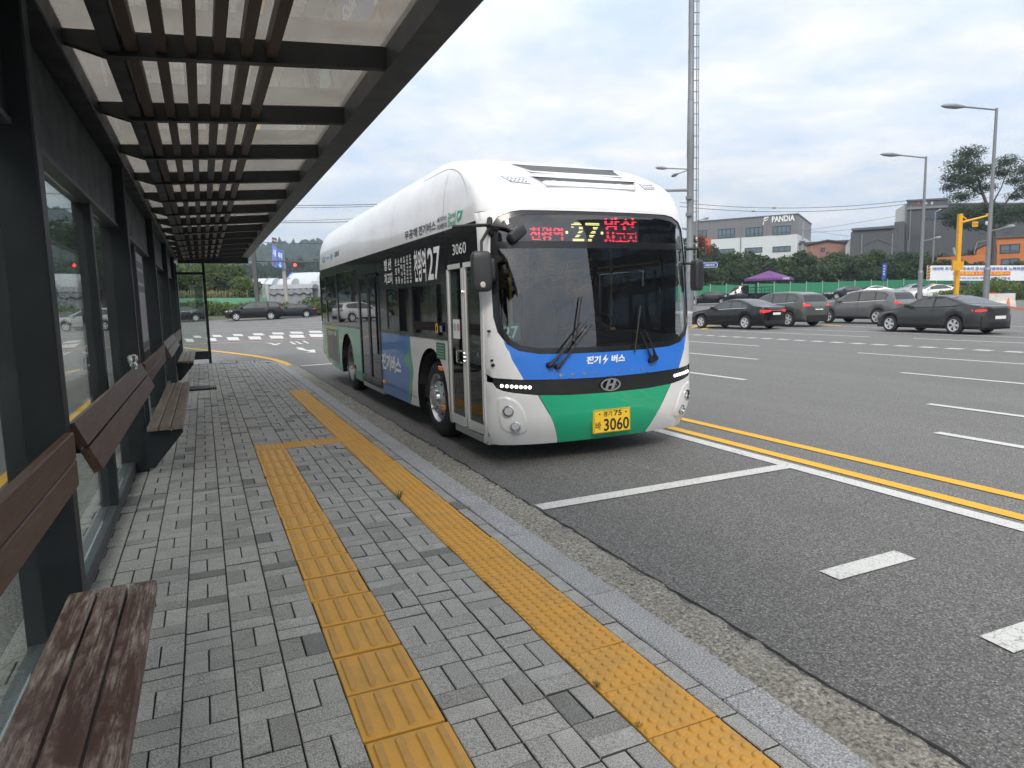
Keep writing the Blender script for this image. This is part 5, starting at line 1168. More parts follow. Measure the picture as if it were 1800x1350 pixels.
def car(kind, paint, name, label, cat, loc, rz, group, lit=True, sc=1.0, extra=None):
    k = KIND[kind]; G = CarGeo(k); Lh = k['L'] / 2; T = lambda u, x, z: (x, Lh - u, z)
    t = thing(name, label, cat, loc, group, rz, local=True); t.scale = (sc,) * 3
    us = sorted(set([k['L'] * .5 * (1 - math.cos(math.pi * i / 40)) for i in range(41)] + [uc + k['wr'] * 1.135 * math.sin(a) for uc in (k['fo'], k['fo'] + k['wb']) for a in np.linspace(-1.57, 1.57, 15)])); us = [u for u in us if 0 <= u <= k['L']]
    vs = []; m = 25
    for u in us:
        P = G.sec(u); R = [T(u, x, z) for x, z in P]; vs += [(-x, y, z) for x, y, z in R] + R[:-1][::-1]
    fs = [(i * m + j, i * m + j + 1, (i + 1) * m + j + 1, (i + 1) * m + j) for i in range(len(us) - 1) for j in range(m - 1)]
    fs += [tuple(range(m))[::-1], tuple(range((len(us) - 1) * m, len(us) * m))]
    mb = MB(); mb.add(vs, fs, PAINT[paint]); bodyo = mb.build('body', t, smooth=True, angle=55)
    mb = MB(); w = k['W'] / 2; mb.box(-w * .78, w * .78, -Lh + .15, Lh - .15, k['sill'] - .06, k['sill'] + .42, CTRIM); mb.build('underbody', t)
    mb = MB()
    for sg in (-1, 1): mb.add([T(u, sg * G.side(u, k['sill'] + o[1], .006), k['sill'] + o[1]) for u, o in [(q, (0, a)) for q in np.linspace(k['fo'] + k['wr'] * 1.25, min(k['L'] - .1, k['fo'] + k['wb'] - k['wr'] * 1.25), 8) for a in (.0, .07)]], [(2 * i, 2 * i + 1, 2 * i + 3, 2 * i + 2) for i in range(7)], CTRIM)
    mb.build('sill_trim', t)
    for sg in (-1, 1):
        for pl in k['win']:
            cx_ = sum(p[0] for p in pl) / len(pl); cz_ = sum(p[1] for p in pl) / len(pl); big = [(a + math.copysign(.035, a - cx_), z + math.copysign(.022, z - cz_)) for a, z in pl]
            vs, f2 = cdt(big, (), .16); mb = MB(); mb.add([T(u, sg * G.side(u, z, .003), z) for u, z in vs], f2, CTRIM); mb.build('window_surround', t, smooth=True)
            vs, f2 = cdt(pl, (), .16); mb = MB(); mb.add([T(u, sg * G.side(u, z, .006), z) for u, z in vs], f2, CGLASS); mb.build('side_window', t, smooth=True)
        if kind != 'cab':
            mb = MB(); a, b = k['win'][0], k['win'][-1]; lo = [p for q in k['win'] for p in q]; u0 = min(p[0] for p in lo); u1 = max(p[0] for p in lo); vs = []
            for u in np.linspace(u0 + .05, u1 - .1, 12): z = G.ip(k['belt'], u) + .012; vs += [T(u, sg * G.side(u, z, .010), z), T(u, sg * G.side(u, z + .016, .010), z + .016)]
            mb.add(vs, [(2 * i, 2 * i + 1, 2 * i + 3, 2 * i + 2) for i in range(11)], CHROME if kind in ('saloon', 'suv') else CTRIM)
            for uu in (k['win'][0][-1][0] - .12, k['win'][1][-1][0] - .10): z = G.ip(k['belt'], uu) - .09; mb.add([T(uu + a, sg * G.side(uu + a, z + c, .018), z + c) for a, c in ((0, 0), (.2, .01), (.2, .035), (0, .03))], [(0, 1, 2, 3)], PAINT[paint])
            for uu in ([k['win'][0][0][0] - .12, k['win'][0][-1][0] + .035] + ([k['win'][1][-1][0] + .12])):
                zs_ = np.linspace(G.arch(uu) + .02, G.ip(k['belt'], uu) - .005, 9); mb.add([T(uu + a, sg * G.side(uu + a, zz_, .004), zz_) for zz_ in zs_ for a in (0, .014)], [(2 * i, 2 * i + 1, 2 * i + 3, 2 * i + 2) for i in range(8)], CTRIM)
            mb.build('door_trim', t)
        mb = MB(); um = k['ws'][0] + .28; zm = G.ip(k['belt'], um) + .09; mb.box(sg * w * .97 if sg > 0 else -w * 1.16, w * 1.16 if sg > 0 else -w * .97, Lh - um - .05, Lh - um + .12, zm - .05, zm + .09, PAINT[paint], .03); mb.build('mirror', t)
    def topglass(a, b, x_in, nm):
        mb = MB(); us_ = np.linspace(a, b, 8); vs = []; n = 9
        for u in us_:
            P = G.sec(u); hw = P[8][0] * x_in
            for j in range(n): x = -hw + 2 * hw * j / (n - 1); vs.append(T(u, x, G.topz(u, x) + .007))
        mb.add(vs, [(i * n + j, (i + 1) * n + j, (i + 1) * n + j + 1, i * n + j + 1) for i in range(7) for j in range(n - 1)], CGLASSD); mb.build(nm, t, smooth=True)
    topglass(*k['ws'], .93, 'windscreen')
    if k['rw']: topglass(*k['rw'], .90, 'rear_window')
    def endpatch(poly, mt, nm, front=False, off=.010, mirror=True):
        for sg in ((-1, 1) if mirror else (1,)):
            vs, f2 = cdt(poly, (), .10); mb = MB(); mb.add([T(G.rear(x, z, front) + (-off if front else off), sg * x, z) for x, z in vs], f2, mt); mb.build(nm, t, smooth=True)
    if k['tail']: endpatch(k['tail'], TAIL if lit else TAILOFF, 'tail_lamp')
    if k['lip']: endpatch(k['lip'], TAIL if (lit and kind == 'saloon') else CTRIM, 'rear_trim', mirror=False)
    if k['head']: endpatch(k['head'], HEAD, 'headlight', True)
    z = k['plate']
    if kind != 'cab': endpatch([(-.26, z - .055), (.26, z - .055), (.26, z + .055), (-.26, z + .055)], PLATEW, 'number_plate', off=.014, mirror=False); endpatch([(-.66, .26), (.66, .26), (.74, .44), (-.74, .44)], CTRIM, 'bumper_trim', mirror=False)
    endpatch([(-.45, .42), (.45, .42), (.5, .62), (-.5, .62)], CTRIM, 'grille', True, mirror=False)
    r = k['wr']
    if r not in WHM: WHM[r] = wheel_meshes(r)
    for uc in ((k['fo'], k['fo'] + k['wb']) if kind != 'cab' else (k['fo'], k['fo'] + 2.6)):
        for sg in (-1, 1):
            o = link('wheel', WHM[r][0], t); o.location = (sg * (w - .125), Lh - uc, r); o.rotation_euler = (0, 0, 0 if sg > 0 else math.pi)
            q = link('rim', WHM[r][1], o)
    if extra: extra(t, k, G, T)
    return t
def gz(x, y): return (x, y, float(zg(x, y)))
QG = 'cars waiting in the far traffic lanes'; PG = 'vehicles parked along the green fence'; LG = 'cars on the crossing road'
car('sedan', 'gray', 'parked_car', 'dark grey fastback saloon waiting in the far lane, nearest to the camera of all cars', 'car', gz(25.55, 17.25), rad(-5), QG, sc=1.0)
car('saloon', 'black', 'parked_car', 'black saloon with full width red tail lamps waiting beside the tall mast', 'car', gz(23.55, 26.0), rad(5), QG, sc=.97)
car('suv', 'green', 'parked_car', 'grey green off-roader with chrome window line behind the black saloon', 'car', gz(26.75, 26.4), rad(2), QG, sc=1.0)
p = gpx(1532, 570); car('suv', 'sgray', 'parked_car', 'mid grey off-roader just ahead of the dark grey fastback saloon', 'car', gz(p.x * 1.03, p.y * 1.05), rad(4), QG)
HL = rad(66)
def gd(px, D): p = at(px, 600, D); return gz(p.x, p.y)
car('sedan', 'black', 'parked_car', 'black saloon parked by the fence in front of the mast', 'car', gd(1246, 71), HL + rad(-18), PG, lit=False)
car('sedan', 'navy', 'parked_car', 'dark car parked left of the white saloon by the fence', 'car', gd(1484, 77), HL, PG, lit=False)
car('sedan', 'white', 'parked_car', 'plain white saloon parked under the blue road sign', 'car', gd(1527, 75), HL + rad(-12), PG, lit=False)
car('sedan', 'silver', 'parked_car', 'silver saloon parked behind the white taxi', 'car', gd(1598, 80), HL, PG, lit=False)
car('saloon', 'black', 'parked_car', 'black saloon parked behind the yellow camera pole', 'car', gd(1672, 80), HL, PG, lit=False)
STRIPE = mat('taxi_yellow', (.75, .42, .03), .4); TXG = mat('taxi_lettering', (.25, .26, .28), .5)
def taxi_extra(t, k, G, T):
    mb = MB()
    for a in (3.05, 3.40): mb.add([T(u, -G.side(u, z, .012), z) for u, z in ((a, .32), (a + .14, .32), (a + .75, .86), (a + .61, .86))], [(0, 1, 2, 3)], STRIPE)
    mb.add([T(u, -G.side(u, z, .013), z) for u, z in ((3.3, .50), (3.85, .50), (3.85, .58), (3.3, .58))], [(0, 1, 2, 3)], STRIPE); mb.build('stripe', t)
    mb = MB(); put_text(mb, '시흥 택시', -2.6, -1.9, .58, .68, lambda u, v: T(-u * 1.0 + 0, -G.side(-u, v, .013), v) if False else T(4.5 + u, -G.side(4.5 + u, v, .013), v), TXG); mb.build('door_lettering', t)
    mb = MB(); mb.box(-.28, .28, -.25, -.05, 1.42, 1.54, STRIPE, .02); mb.build('roof_sign', t)
car('saloon', 'white', 'parked_car', 'white taxi with two slanting yellow stripes on its flank', 'taxi', gd(1632, 70), HL + rad(-6), PG, lit=False, extra=taxi_extra)
def truck_extra(t, k, G, T):
    bed = MB(); bed.box(-.86, .86, -2.15 - 1.3, -1.25, .72, .80, PAINT['navy']); bed.build('bed', t)
    for sg in (-1, 1): mb = MB(); mb.box(sg * .86 - .02, sg * .86 + .02, -3.45, -1.25, .80, 1.12, PAINT['navy']); mb.build('bed_side', t)
    mb = MB(); mb.box(-.86, .86, -3.47, -3.43, .80, 1.12, PAINT['navy']); mb.build('tailgate', t)
    mb = MB(); mb.box(-.4, .4, -3.3, -.9, .45, .71, CTRIM); mb.build('chassis', t)
    for x in (-.84, .84):
        mb = MB()
        for y in (-3.35, -2.6, -1.9, -1.3): mb.tube([(x, y, 1.12), (x, y, 1.72)], .025, CTRIM, 6)
        for z in (1.4, 1.7): mb.tube([(x, -3.4, z), (x, -1.28, z)], .022, CTRIM, 6)
        mb.build('stake_rack', t)
t = car('cab', 'navy', 'flatbed_truck', 'small navy flatbed truck with stake rack parked under the purple parasol', 'truck', gd(1292, 69), HL + rad(-10), PG, lit=False, extra=truck_extra)
car('saloon', 'black', 'parked_car', 'black saloon leaving to the left seen through the end glass panel', 'car', (*at(317, 560, 66)[:2], float(zg(*at(317, 560, 66)[:2]))), rad(90), LG, lit=True)
car('van', 'black', 'parked_car', 'black people carrier with one bright side pane on the crossing road', 'van', gz(*at(447, 560, 65.5)[:2]), rad(90), LG)
car('sedan', 'navy', 'parked_car', 'dark saloon half hidden behind the black people carrier', 'car', gz(*at(514, 560, 68.5)[:2]), rad(90), LG)
car('suv', 'silver', 'parked_car', 'silver off-roader seen through the shelter back glass', 'car', gz(*at(163, 575, 52)[:2]), rad(70), 'cars behind the shelter', lit=False)
car('sedan', 'navy', 'parked_car', 'dark car at the left edge of the nearest shelter glass pane', 'car', gz(*at(112, 570, 60)[:2]), rad(80), 'cars behind the shelter', lit=False)

# ================================================================ poles, lamps, signals, signs
GALV = mat('galvanised_steel', (.225, .24, .255), .5, .3, var=.1, vs=1.5, dirt=(.17, .175, .18)); CONC = mat('concrete_pole', (.30, .295, .28), .9, var=.2, vs=2, bump=.2); DPOLE = mat('dark_painted_pole', (.075, .07, .07), .6, var=.15)
YPAINT = mat('yellow_pole_paint', (.72, .37, .02), .45, var=.08, dirt=(.55, .28, .03)); SIGNB = mat('sign_blue', (.02, .07, .33), .45); LAMPH = mat('lamp_head_grey', (.22, .23, .25), .45, .3); REDL = mat('red_signal_lit', (1.0, .05, .04), emis=2.4, var=0); SIGK = mat('signal_black', (.012, .013, .014), .5)
RX = Vector(tuple(RW[:, 0]))                        # image right, as a world direction
RXh = Vector((RX.x, RX.y, 0)).normalized(); FWh = Vector((RW[0][2], RW[1][2], 0)).normalized()
def lamp_head(mb, tip, d, ln=1.1):
    a = tip - d * .15; pts = [a, tip, tip + d * ln * .35, tip + d * ln * .8, tip + d * ln]; mb.tube(pts, [.05, .08, .15, .12, .03], LAMPH, 10)
def street_lamp(px_top, py_top, D, px_head, label, low=None):
    top = at(px_top, py_top, D); g = float(hg(top.x, top.y)); base = Vector((top.x, top.y, g)); t = thing('street_lamp', label, 'street lamp', base, 'street lamps beyond the junction')
    H = top.z - g; mb = MB(); mb.tube([base, base + Vector((0, 0, 2.6))], .17, GALV, 14); mb.tube([base + Vector((0, 0, 2.6)), base + Vector((0, 0, 2.75))], [.19, .14], GALV, 14); mb.tube([base + Vector((0, 0, 2.7)), top], [.13, .075], GALV, 14); mb.build('pole', t, smooth=True)
    mb = MB(); mb.box(base.x - .3, base.x + .3, base.y - .3, base.y + .3, g - .05, g + .05, GALV, .01); mb.build('base_plate', t)
    hp = at(px_head, py_top - 4, D); d = (hp - top).normalized(); mb = MB(); mb.tube([top - Vector((0, 0, .1)), top + (hp - top) * .6], .05, GALV, 8); mb.build('arm', t, smooth=True); mb = MB(); lamp_head(mb, top + (hp - top) * .60, d, (hp - top).length * .4); mb.build('lamp_head', t, smooth=True)
    if low:
        a, b = at(low[0], low[1], D), at(low[2], low[3], D); a = Vector((top.x, top.y, a.z)); mb = MB(); mb.tube([a, a + (b - a) * .65], .04, GALV, 8); mb.build('arm', t, smooth=True); mb = MB(); lamp_head(mb, a + (b - a) * .65, (b - a).normalized(), (b - a).length * .35); mb.build('lamp_head', t, smooth=True)
    return t
street_lamp(1752, 190, 40, 1654, 'tallest street lamp, standing by the white barrier', (1743, 404, 1785, 397))
street_lamp(1628, 275, 50, 1547, 'street lamp standing between the grey off-roader and the taxi', (1618, 423, 1655, 417))
street_lamp(1644, 372, 92, 1655, 'thin street lamp in front of the tall grey factory')
street_lamp(1516, 414, 118, 1504, 'small distant street lamp in front of the low grey factory')
street_lamp(1225, 387, 78, 1246, 'small street lamp just behind the tall mast')
# the tall mast
b0 = at(1212, 553, 60); g = float(zg(b0.x, b0.y)); b0.z = g
ms = thing('camera_mast', 'very tall stepped grey steel mast with ladder cable on the island', 'mast', b0)
mb = MB(); hgt = [0, 3.2, 3.3, 12.8, 12.9, 17.5, 17.6, 23.5, 23.6, 30, 34]; rr = [.34, .33, .30, .29, .32, .27, .25, .23, .24, .20, .17]
ln = lambda h: b0 + Vector((0, 0, h)); mb.tube([ln(h) for h in hgt], rr, GALV, 18); mb.build('pole', ms, smooth=True, angle=30)
for h in (3.25, 9.3, 12.9, 17.6, 21.5, 23.6, 27): mb = MB(); mb.tube([ln(h - .12), ln(h + .12)], .36 - h * .005, GALV, 18); mb.build('collar', ms, smooth=True)
o = RXh * .62; mb = MB(); mb.tube([ln(.5) + o * .9, ln(33) + o * .7], .05, GALV, 6); mb.tube([ln(3) + o * 1.15, ln(33) + o * .95], .028, DPOLE, 6); mb.build('cable', ms)
for h in [3 + .9 * q for q in range(34)]: mb = MB(); mb.tube([ln(h), ln(h) + o * 1.1], .04, GALV, 6); mb.build('bracket', ms)
for h, r1 in ((8.0, 1), (9.4, 1)): mb = MB(); mb.box(b0.x - .5, b0.x - .1, b0.y - .4, b0.y, g + h, g + h + .3, GALV, .03); mb.build('junction_box', ms)
for (xa, ya, xb, yb, r) in ((1213, 303, 1152, 295, .05), (1213, 303, 1180, 310, .04)):
    a, b = at(xa, ya, 60), at(xb, yb, 60); a = Vector((b0.x, b0.y, a.z)); mb = MB(); mb.tube([a, a + (b - a) * .68], r, GALV, 8); mb.build('lamp_arm', ms); mb = MB(); lamp_head(mb, a + (b - a) * .68, (b - a).normalized(), (b - a).length * .32); mb.build('lamp_head', ms, smooth=True)
a, b = at(1212, 338, 60), at(1120, 336, 60); a = Vector((b0.x, b0.y, a.z)); mb = MB(); mb.tube([a, b], [.13, .10], GALV, 12); mb.build('signal_arm', ms, smooth=True)
a, b = at(1212, 405, 60), at(1186, 400, 60); a = Vector((b0.x, b0.y, a.z)); mb = MB(); mb.tube([a, b], .09, GALV, 10); mb.build('stub_arm', ms, smooth=True)
CHK = mat('marker_tape', (.65, .65, .63), .5)
mb = MB()
for k in range(4): h = 5.2 + .3 * k; mb.tube([ln(h) + o * .9, ln(h + .15) + o * .9], .07, CHK if k % 2 else SIGK, 8)
mb.build('marker_tape', ms)
def box_on(mb, c, w, h, d, m, bev=.0):        # box facing the camera: width along image right
    c = Vector(c); u, n, z = RXh * w / 2, FWh * d / 2, Vector((0, 0, h / 2)); vs = [c + sx * u + sy * n + sz * z for sz in (-1, 1) for sy in (-1, 1) for sx in (-1, 1)]
    mb.add(vs, [(0, 2, 3, 1), (4, 5, 7, 6), (0, 1, 5, 4), (2, 6, 7, 3), (0, 4, 6, 2), (1, 3, 7, 5)], m)
def text_on(mb, s, c, w, h, m, off): put_text(mb, s, -w / 2, w / 2, -h / 2, h / 2, lambda u, v: Vector(c) + RXh * u + Vector((0, 0, v)) - FWh * off, m)
def disc_on(mb, c, r, m, off, n=16):
    c = Vector(c) - FWh * off; mb.add([c + RXh * r * math.cos(t) + Vector((0, 0, r * math.sin(t))) for t in [2 * math.pi * k / n for k in range(n)]], [tuple(range(n))], m)
sp = at(1222, 487, 58); t = thing('pedestrian_signal', 'black pedestrian signal showing red beside the tall mast', 'traffic signal', (sp.x, sp.y, float(zg(sp.x, sp.y))))
mb = MB(); box_on(mb, at(1222, 478, 58), .36, .42, .22, SIGK); box_on(mb, at(1222, 488.5, 58), .36, .42, .22, SIGK); hs_ = mb.build('housing', t); mb = MB(); disc_on(mb, at(1221, 470, 58) + Vector((0, 0, -.3)), .11, REDL, .125); mb.build('red_light', t); mb = MB(); mb.tube([at(1223, 493, 58), Vector((*at(1223, 493, 58)[:2], float(zg(sp.x, sp.y))))], .06, GALV, 10); mb.build('pole', t)
for nm, px, w, lab in (('street_name_sign', 1226, .75, 'short blue road name sign right beside the tall mast'), ('street_name_sign', 1247, 1.4, 'long blue road name sign on an arm right of the mast')):
    c = at(px, 466, 58.2); t = thing(nm, lab, 'street sign', (c.x, c.y, c.z), 'blue road name signs'); mb = MB(); o_ = rrect(-w / 2, w / 2, -.19, .19, .15, 4); n = len(o_); mb.prism([c + RXh * a + Vector((0, 0, b)) for a, b in o_], FWh * .04, SIGNB); mb.build('plate', t)
    mb = MB(); text_on(mb, '서해안로' if w > 1 else '대야', c, w * .62, .13, WTEXT, .02); o2 = rrect(-w / 2 + .03, w / 2 - .03, -.165, .165, .13, 4); mb.add([c + RXh * a + Vector((0, 0, b)) - FWh * .008 for a, b in o_] + [c + RXh * a + Vector((0, 0, b)) - FWh * .008 for a, b in o2], [(i, (i + 1) % n, n + (i + 1) % n, n + i) for i in range(n)], WTEXT); mb.build('lettering', t)
    mb = MB(); q = c + Vector((0, 0, .24)); mb.tube([q - RXh * w * .6, q + RXh * w * .55], .025, GALV, 8); mb.build('arm', t)
# yellow camera pole
yt = at(1688, 376, 50); g = float(zg(yt.x, yt.y)); t = thing('camera_pole', 'yellow angular camera pole with side arm and yellow boxes', 'camera pole', (yt.x, yt.y, g))
def sqpole(mb, a, b, w, m): u, n = RXh * w / 2, FWh * w / 2; mb.prism([a - u - n, a + u - n, a + u + n, a - u + n], b - a, m)
mb = MB(); sqpole(mb, Vector((yt.x, yt.y, g)), yt, .26, YPAINT); mb.build('pole', t); a = at(1690, 391, 50); b = at(1737, 379, 50); mb = MB(); mb.tube([a, b], [.09, .06], YPAINT, 8); mb.tube([at(1690, 378, 50), at(1700, 387, 50)], .05, YPAINT, 6); mb.build('arm', t)
mb = MB(); box_on(mb, at(1714, 394, 50), .42, .38, .04, YPAINT); s_ = mb.build('sign_plate', t); mb = MB(); text_on(mb, 'CCTV', at(1714, 394, 50), .34, .16, PDK, .022); mb.build('lettering', s_)
mb = MB(); box_on(mb, at(1678, 467, 50) - FWh * .2, .6, .72, .16, YPAINT); mb.build('control_box', t); mb = MB(); box_on(mb, at(1687, 467, 50) - FWh * .2, .2, .6, .2, YPAINT); mb.build('control_box', t)
mb = MB(); blob_box(mb, at(1737, 378, 50), .12, .12, .12, YPAINT); mb.lathe([(0, .13), (.1, .15), (.25, .12), (.3, .001)], at(1736, 389, 50), (0, 0, -1), WHT, 14); mb.build('camera', t, smooth=True)
mb = MB(); c = at(1675, 435, 50); mb.prism([c, c + RXh * .14, c + RXh * .26 + Vector((0, 0, -.5)), c + RXh * .12 + Vector((0, 0, -.5))], FWh * .1, mat('speaker_grey', (.3, .31, .32), .5)); mb.build('horn_speaker', t)
# banner
BANW = mat('banner_white', (.70, .73, .77), .6, var=.04); BANB = mat('banner_blue_print', (.03, .06, .35), .6); BANR = mat('banner_red_print', (.72, .12, .03), .6); BANY = mat('banner_yellow_print', (.85, .62, .04), .6)
A, B = at(1629, 480, 77), at(1829, 480, 75); t = thing('protest_banner', 'long white cloth banner with blue and orange Korean lettering', 'banner', (A.x, A.y, A.z)); d = (B - A); W = d.length; d.normalize(); H = 1.66
mb = MB(); n = 40; nn = FWh; vs = []
for i in range(n + 1):
    for j in range(5): vs.append(A + d * W * i / n + Vector((0, 0, -H / 2 + H * j / 4)) + nn * .06 * math.sin(i * .7) * (j / 4 - .5))
mb.add(vs, [(i * 5 + j, (i + 1) * 5 + j, (i + 1) * 5 + j + 1, i * 5 + j + 1) for i in range(n) for j in range(4)], BANW); mb.build('cloth', t, smooth=True)
bt_ = lambda mb, s, u0, u1, v0, v1, m: put_text(mb, s, u0, u1, v0, v1, lambda u, v: A + d * u + Vector((0, 0, v)) - nn * .08, m)
mb = MB(); bt_(mb, '대야역 추가 출구 조속히 공사를 완료하도록 노력하겠습니다', .55, W - .5, .28, .66, BANB); bt_(mb, '연락처 031-317-8195 계획안내 2025년 12월 중', 2.7, W - 3.0, -.66, -.42, BANB); mb.build('blue_lettering', t)
mb = MB(); q0, q1 = 2.7, W - 3.0; mb.add([A + d * u + Vector((0, 0, v)) - nn * .07 for u, v in ((q0, -.24), (q1, -.24), (q1, .18), (q0, .18))], [(0, 1, 2, 3)], BANR); mb.build('red_strip', t); mb = MB(); put_text(mb, '통행에 불편을 드려 대단히 죄송합니다', q0 + .1, q1 - .1, -.18, .12, lambda u, v: A + d * u + Vector((0, 0, v)) - nn * .09, BANY); mb.build('yellow_lettering', t)
c = at(1632.5, 479, 76.5); t = thing('hazard_board', 'tall yellow and black striped hazard board left of the banner', 'hazard board', (c.x, c.y, float(hg(c.x, c.y)))); mb = MB(); box_on(mb, c, .3, 1.6, .05, YPAINT); mb.tube([c, Vector((c.x, c.y, float(hg(c.x, c.y))))], .04, GALV, 6); mb.build('board', t); mb = MB()
for k in range(5): z = -.7 + .32 * k; mb.add([c + RXh * a + Vector((0, 0, b)) - FWh * .03 for a, b in ((-.15, z - .05), (.15, z + .1), (.15, z + .26), (-.15, z + .11))], [(0, 1, 2, 3)], SIGK)
mb.build('stripe', t)
c = at(1554, 477.5, 78); g = float(hg(c.x, c.y)); t = thing('blue_sign', 'narrow upright blue road sign on a bent grey post above the white saloon', 'road sign', (c.x, c.y, g)); mb = MB(); box_on(mb, c, .46, 1.8, .05, SIGNB); mb.build('plate', t)
mb = MB(); mb.tube([Vector((c.x, c.y, g)), c + Vector((0, 0, -1.15)), c + Vector((-.1, 0, -.95))], .05, GALV, 8); mb.tube([c + FWh * .06 + Vector((0, 0, -1.0)) + RXh * .2, c + FWh * .06 + Vector((0, 0, .95)) + RXh * .27], .04, GALV, 6); mb.build('post', t); mb = MB()
for k, ch in enumerate('하이마트'): text_on(mb, ch, c + Vector((0, 0, .62 - .3 * k)), .22, .2, WTEXT, .03)
mb.build('lettering', t)
# white barrier, tape, cone
c = at(1757, 541, 47); g = float(zg(c.x, c.y)); t = thing('jersey_barrier', 'white plastic barrier with red and blue caps behind the grey fastback', 'barrier', (c.x, c.y, g)); mb = MB(); e0 = RXh * .96; prof = [(-.26, 0), (.26, 0), (.22, .25), (.12, .5), (.10, 1.0), (-.10, 1.0), (-.12, .5), (-.22, .25)]
mb.prism([Vector((c.x, c.y, g)) - e0 + FWh * a + Vector((0, 0, b)) for a, b in prof], e0 * 2, mat('barrier_plastic', (.62, .60, .56), .6, var=.1, dirt=(.4, .37, .32))); mb.build('body', t); mb = MB(); q = Vector((c.x, c.y, g + 1.03)); box_on(mb, q - RXh * .55, .4, .1, .2, REDP); mb.build('red_cap', t); mb = MB(); box_on(mb, q + RXh * .5, .3, .1, .2, SIGNB); mb.build('blue_cap', t)
ORG = mat('orange_tape', (.85, .16, .06), .5); t = thing('safety_tape', 'orange safety tape strung past the white barrier to the right', 'tape', (c.x, c.y, g)); p0 = at(1768, 538, 45); p1 = at(1840, 552, 42); p2 = at(1775, 552, 44); p3 = at(1840, 572, 42); mb = MB()
for a, b in ((p0, p1), (p2, p3)): mb.add([a + Vector((0, 0, .05)), b + Vector((0, 0, .05)), b - Vector((0, 0, .05)), a - Vector((0, 0, .05))], [(0, 1, 2, 3)], ORG)
mb.build('strip', t); c2 = at(1771, 555, 45); t = thing('traffic_cone', 'orange traffic cone in front of the white barrier', 'cone', (c2.x, c2.y, g)); mb = MB(); mb.lathe([(0, .19), (.03, .19), (.03, .15), (.7, .03), (.71, .001)], (c2.x, c2.y, g + .02), (0, 0, 1), ORG, 14); mb.build('body', t, smooth=True)
# purple parasol
PUR = mat('parasol_purple', (.13, .045, .18), .8, var=.08); c = at(1352, 482, 66); g = float(zg(c.x, c.y)); t = thing('parasol', 'large purple cantilever parasol above the flatbed truck', 'parasol', (c.x, c.y, g)); mb = MB(); R_ = 2.35; ap = c + Vector((0, 0, .35)); vs = [ap] + [c + Vector((R_ * math.cos(k * math.pi / 4 + .3), R_ * math.sin(k * math.pi / 4 + .3), -.42)) for k in range(8)] + [c + Vector((R_ * math.cos(k * math.pi / 4 + .3), R_ * math.sin(k * math.pi / 4 + .3), -.62)) for k in range(8)]
mb.add(vs, [(0, 1 + k, 1 + (k + 1) % 8) for k in range(8)] + [(1 + k, 9 + k, 9 + (k + 1) % 8, 1 + (k + 1) % 8) for k in range(8)], PUR); mb.build('canopy', t); mb = MB(); pb = c - RXh * 1.25; mb.tube([Vector((pb.x, pb.y, g)), pb + Vector((0, 0, -.1)), pb + RXh * .55 + Vector((0, 0, .65)), ap + Vector((0, 0, .75)), ap], .06, SIGK, 8); mb.build('post', t); mb = MB(); text_on(mb, '커피', c + RXh * .75 + Vector((0, 0, -.5)) - FWh * 2.1, .6, .2, WTEXT, .1); mb.build('lettering', t)
# green mesh fence
GMESH = mat('green_screen', (.025, .20, .105), .8, var=.2, vs=1.2); GPOST = mat('fence_post_pale', (.30, .42, .34), .6)
fa, fb = at(1000, 520, 83.5), at(1760, 520, 81); ft = thing('mesh_fence', 'long green screen fence with pale posts behind the parked cars', 'fence', (fa.x, fa.y, float(hg(fa.x, fa.y)))); n = 27
for i in range(n):
    a = fa.lerp(fb, i / n); b = fa.lerp(fb, (i + 1) / n); mb = MB(); za, zb_ = float(hg(a.x, a.y)), float(hg(b.x, b.y)); sag = random.uniform(.0, .12); mb.quad((a.x, a.y, za + .1), (b.x, b.y, zb_ + .1), (b.x, b.y, zb_ + 1.9 - sag), (a.x, a.y, za + 1.9), GMESH); mb.build('screen_panel', ft)
    mb = MB(); mb.tube([(a.x - FWh.x * .05, a.y - FWh.y * .05, za), (a.x - FWh.x * .05, a.y - FWh.y * .05, za + 2.05)], .05, GPOST, 6); mb.build('post', ft)
# kerbs in the distance
KC = mat('distant_kerb', (.33, .33, .32), .9, var=.2)
def isl(nm, pts, h, m, w=None): mb = MB(); z = [float(zg(x, y)) for x, y in pts]; mb.slab(pts, min(z) - .3, sum(z) / len(z) + h, m); structure(nm, mb)
a, b = gpx(1195, 557), gpx(1222, 556); isl('traffic_island', [(a.x, a.y), (b.x, b.y), (b.x + 5, b.y + 7), (a.x + 2, a.y + 8)], .15, KC)
for i in range(14):
    p, q = at(1225 + 40 * i, 525, 78.5), at(1225 + 40 * (i + 1), 525, 78.5); 
    if i == 0: kb = MB()
    dd_ = FWh * .3; za, zb_ = float(zg(p.x, p.y)), float(zg(q.x, q.y)); kb.prism([(p.x, p.y, za - .2), (p.x + dd_.x, p.y + dd_.y, za - .2), (p.x + dd_.x, p.y + dd_.y, za + .16), (p.x, p.y, za + .16)], Vector((q.x - p.x, q.y - p.y, zb_ - za)), KC)
structure('kerb', kb)
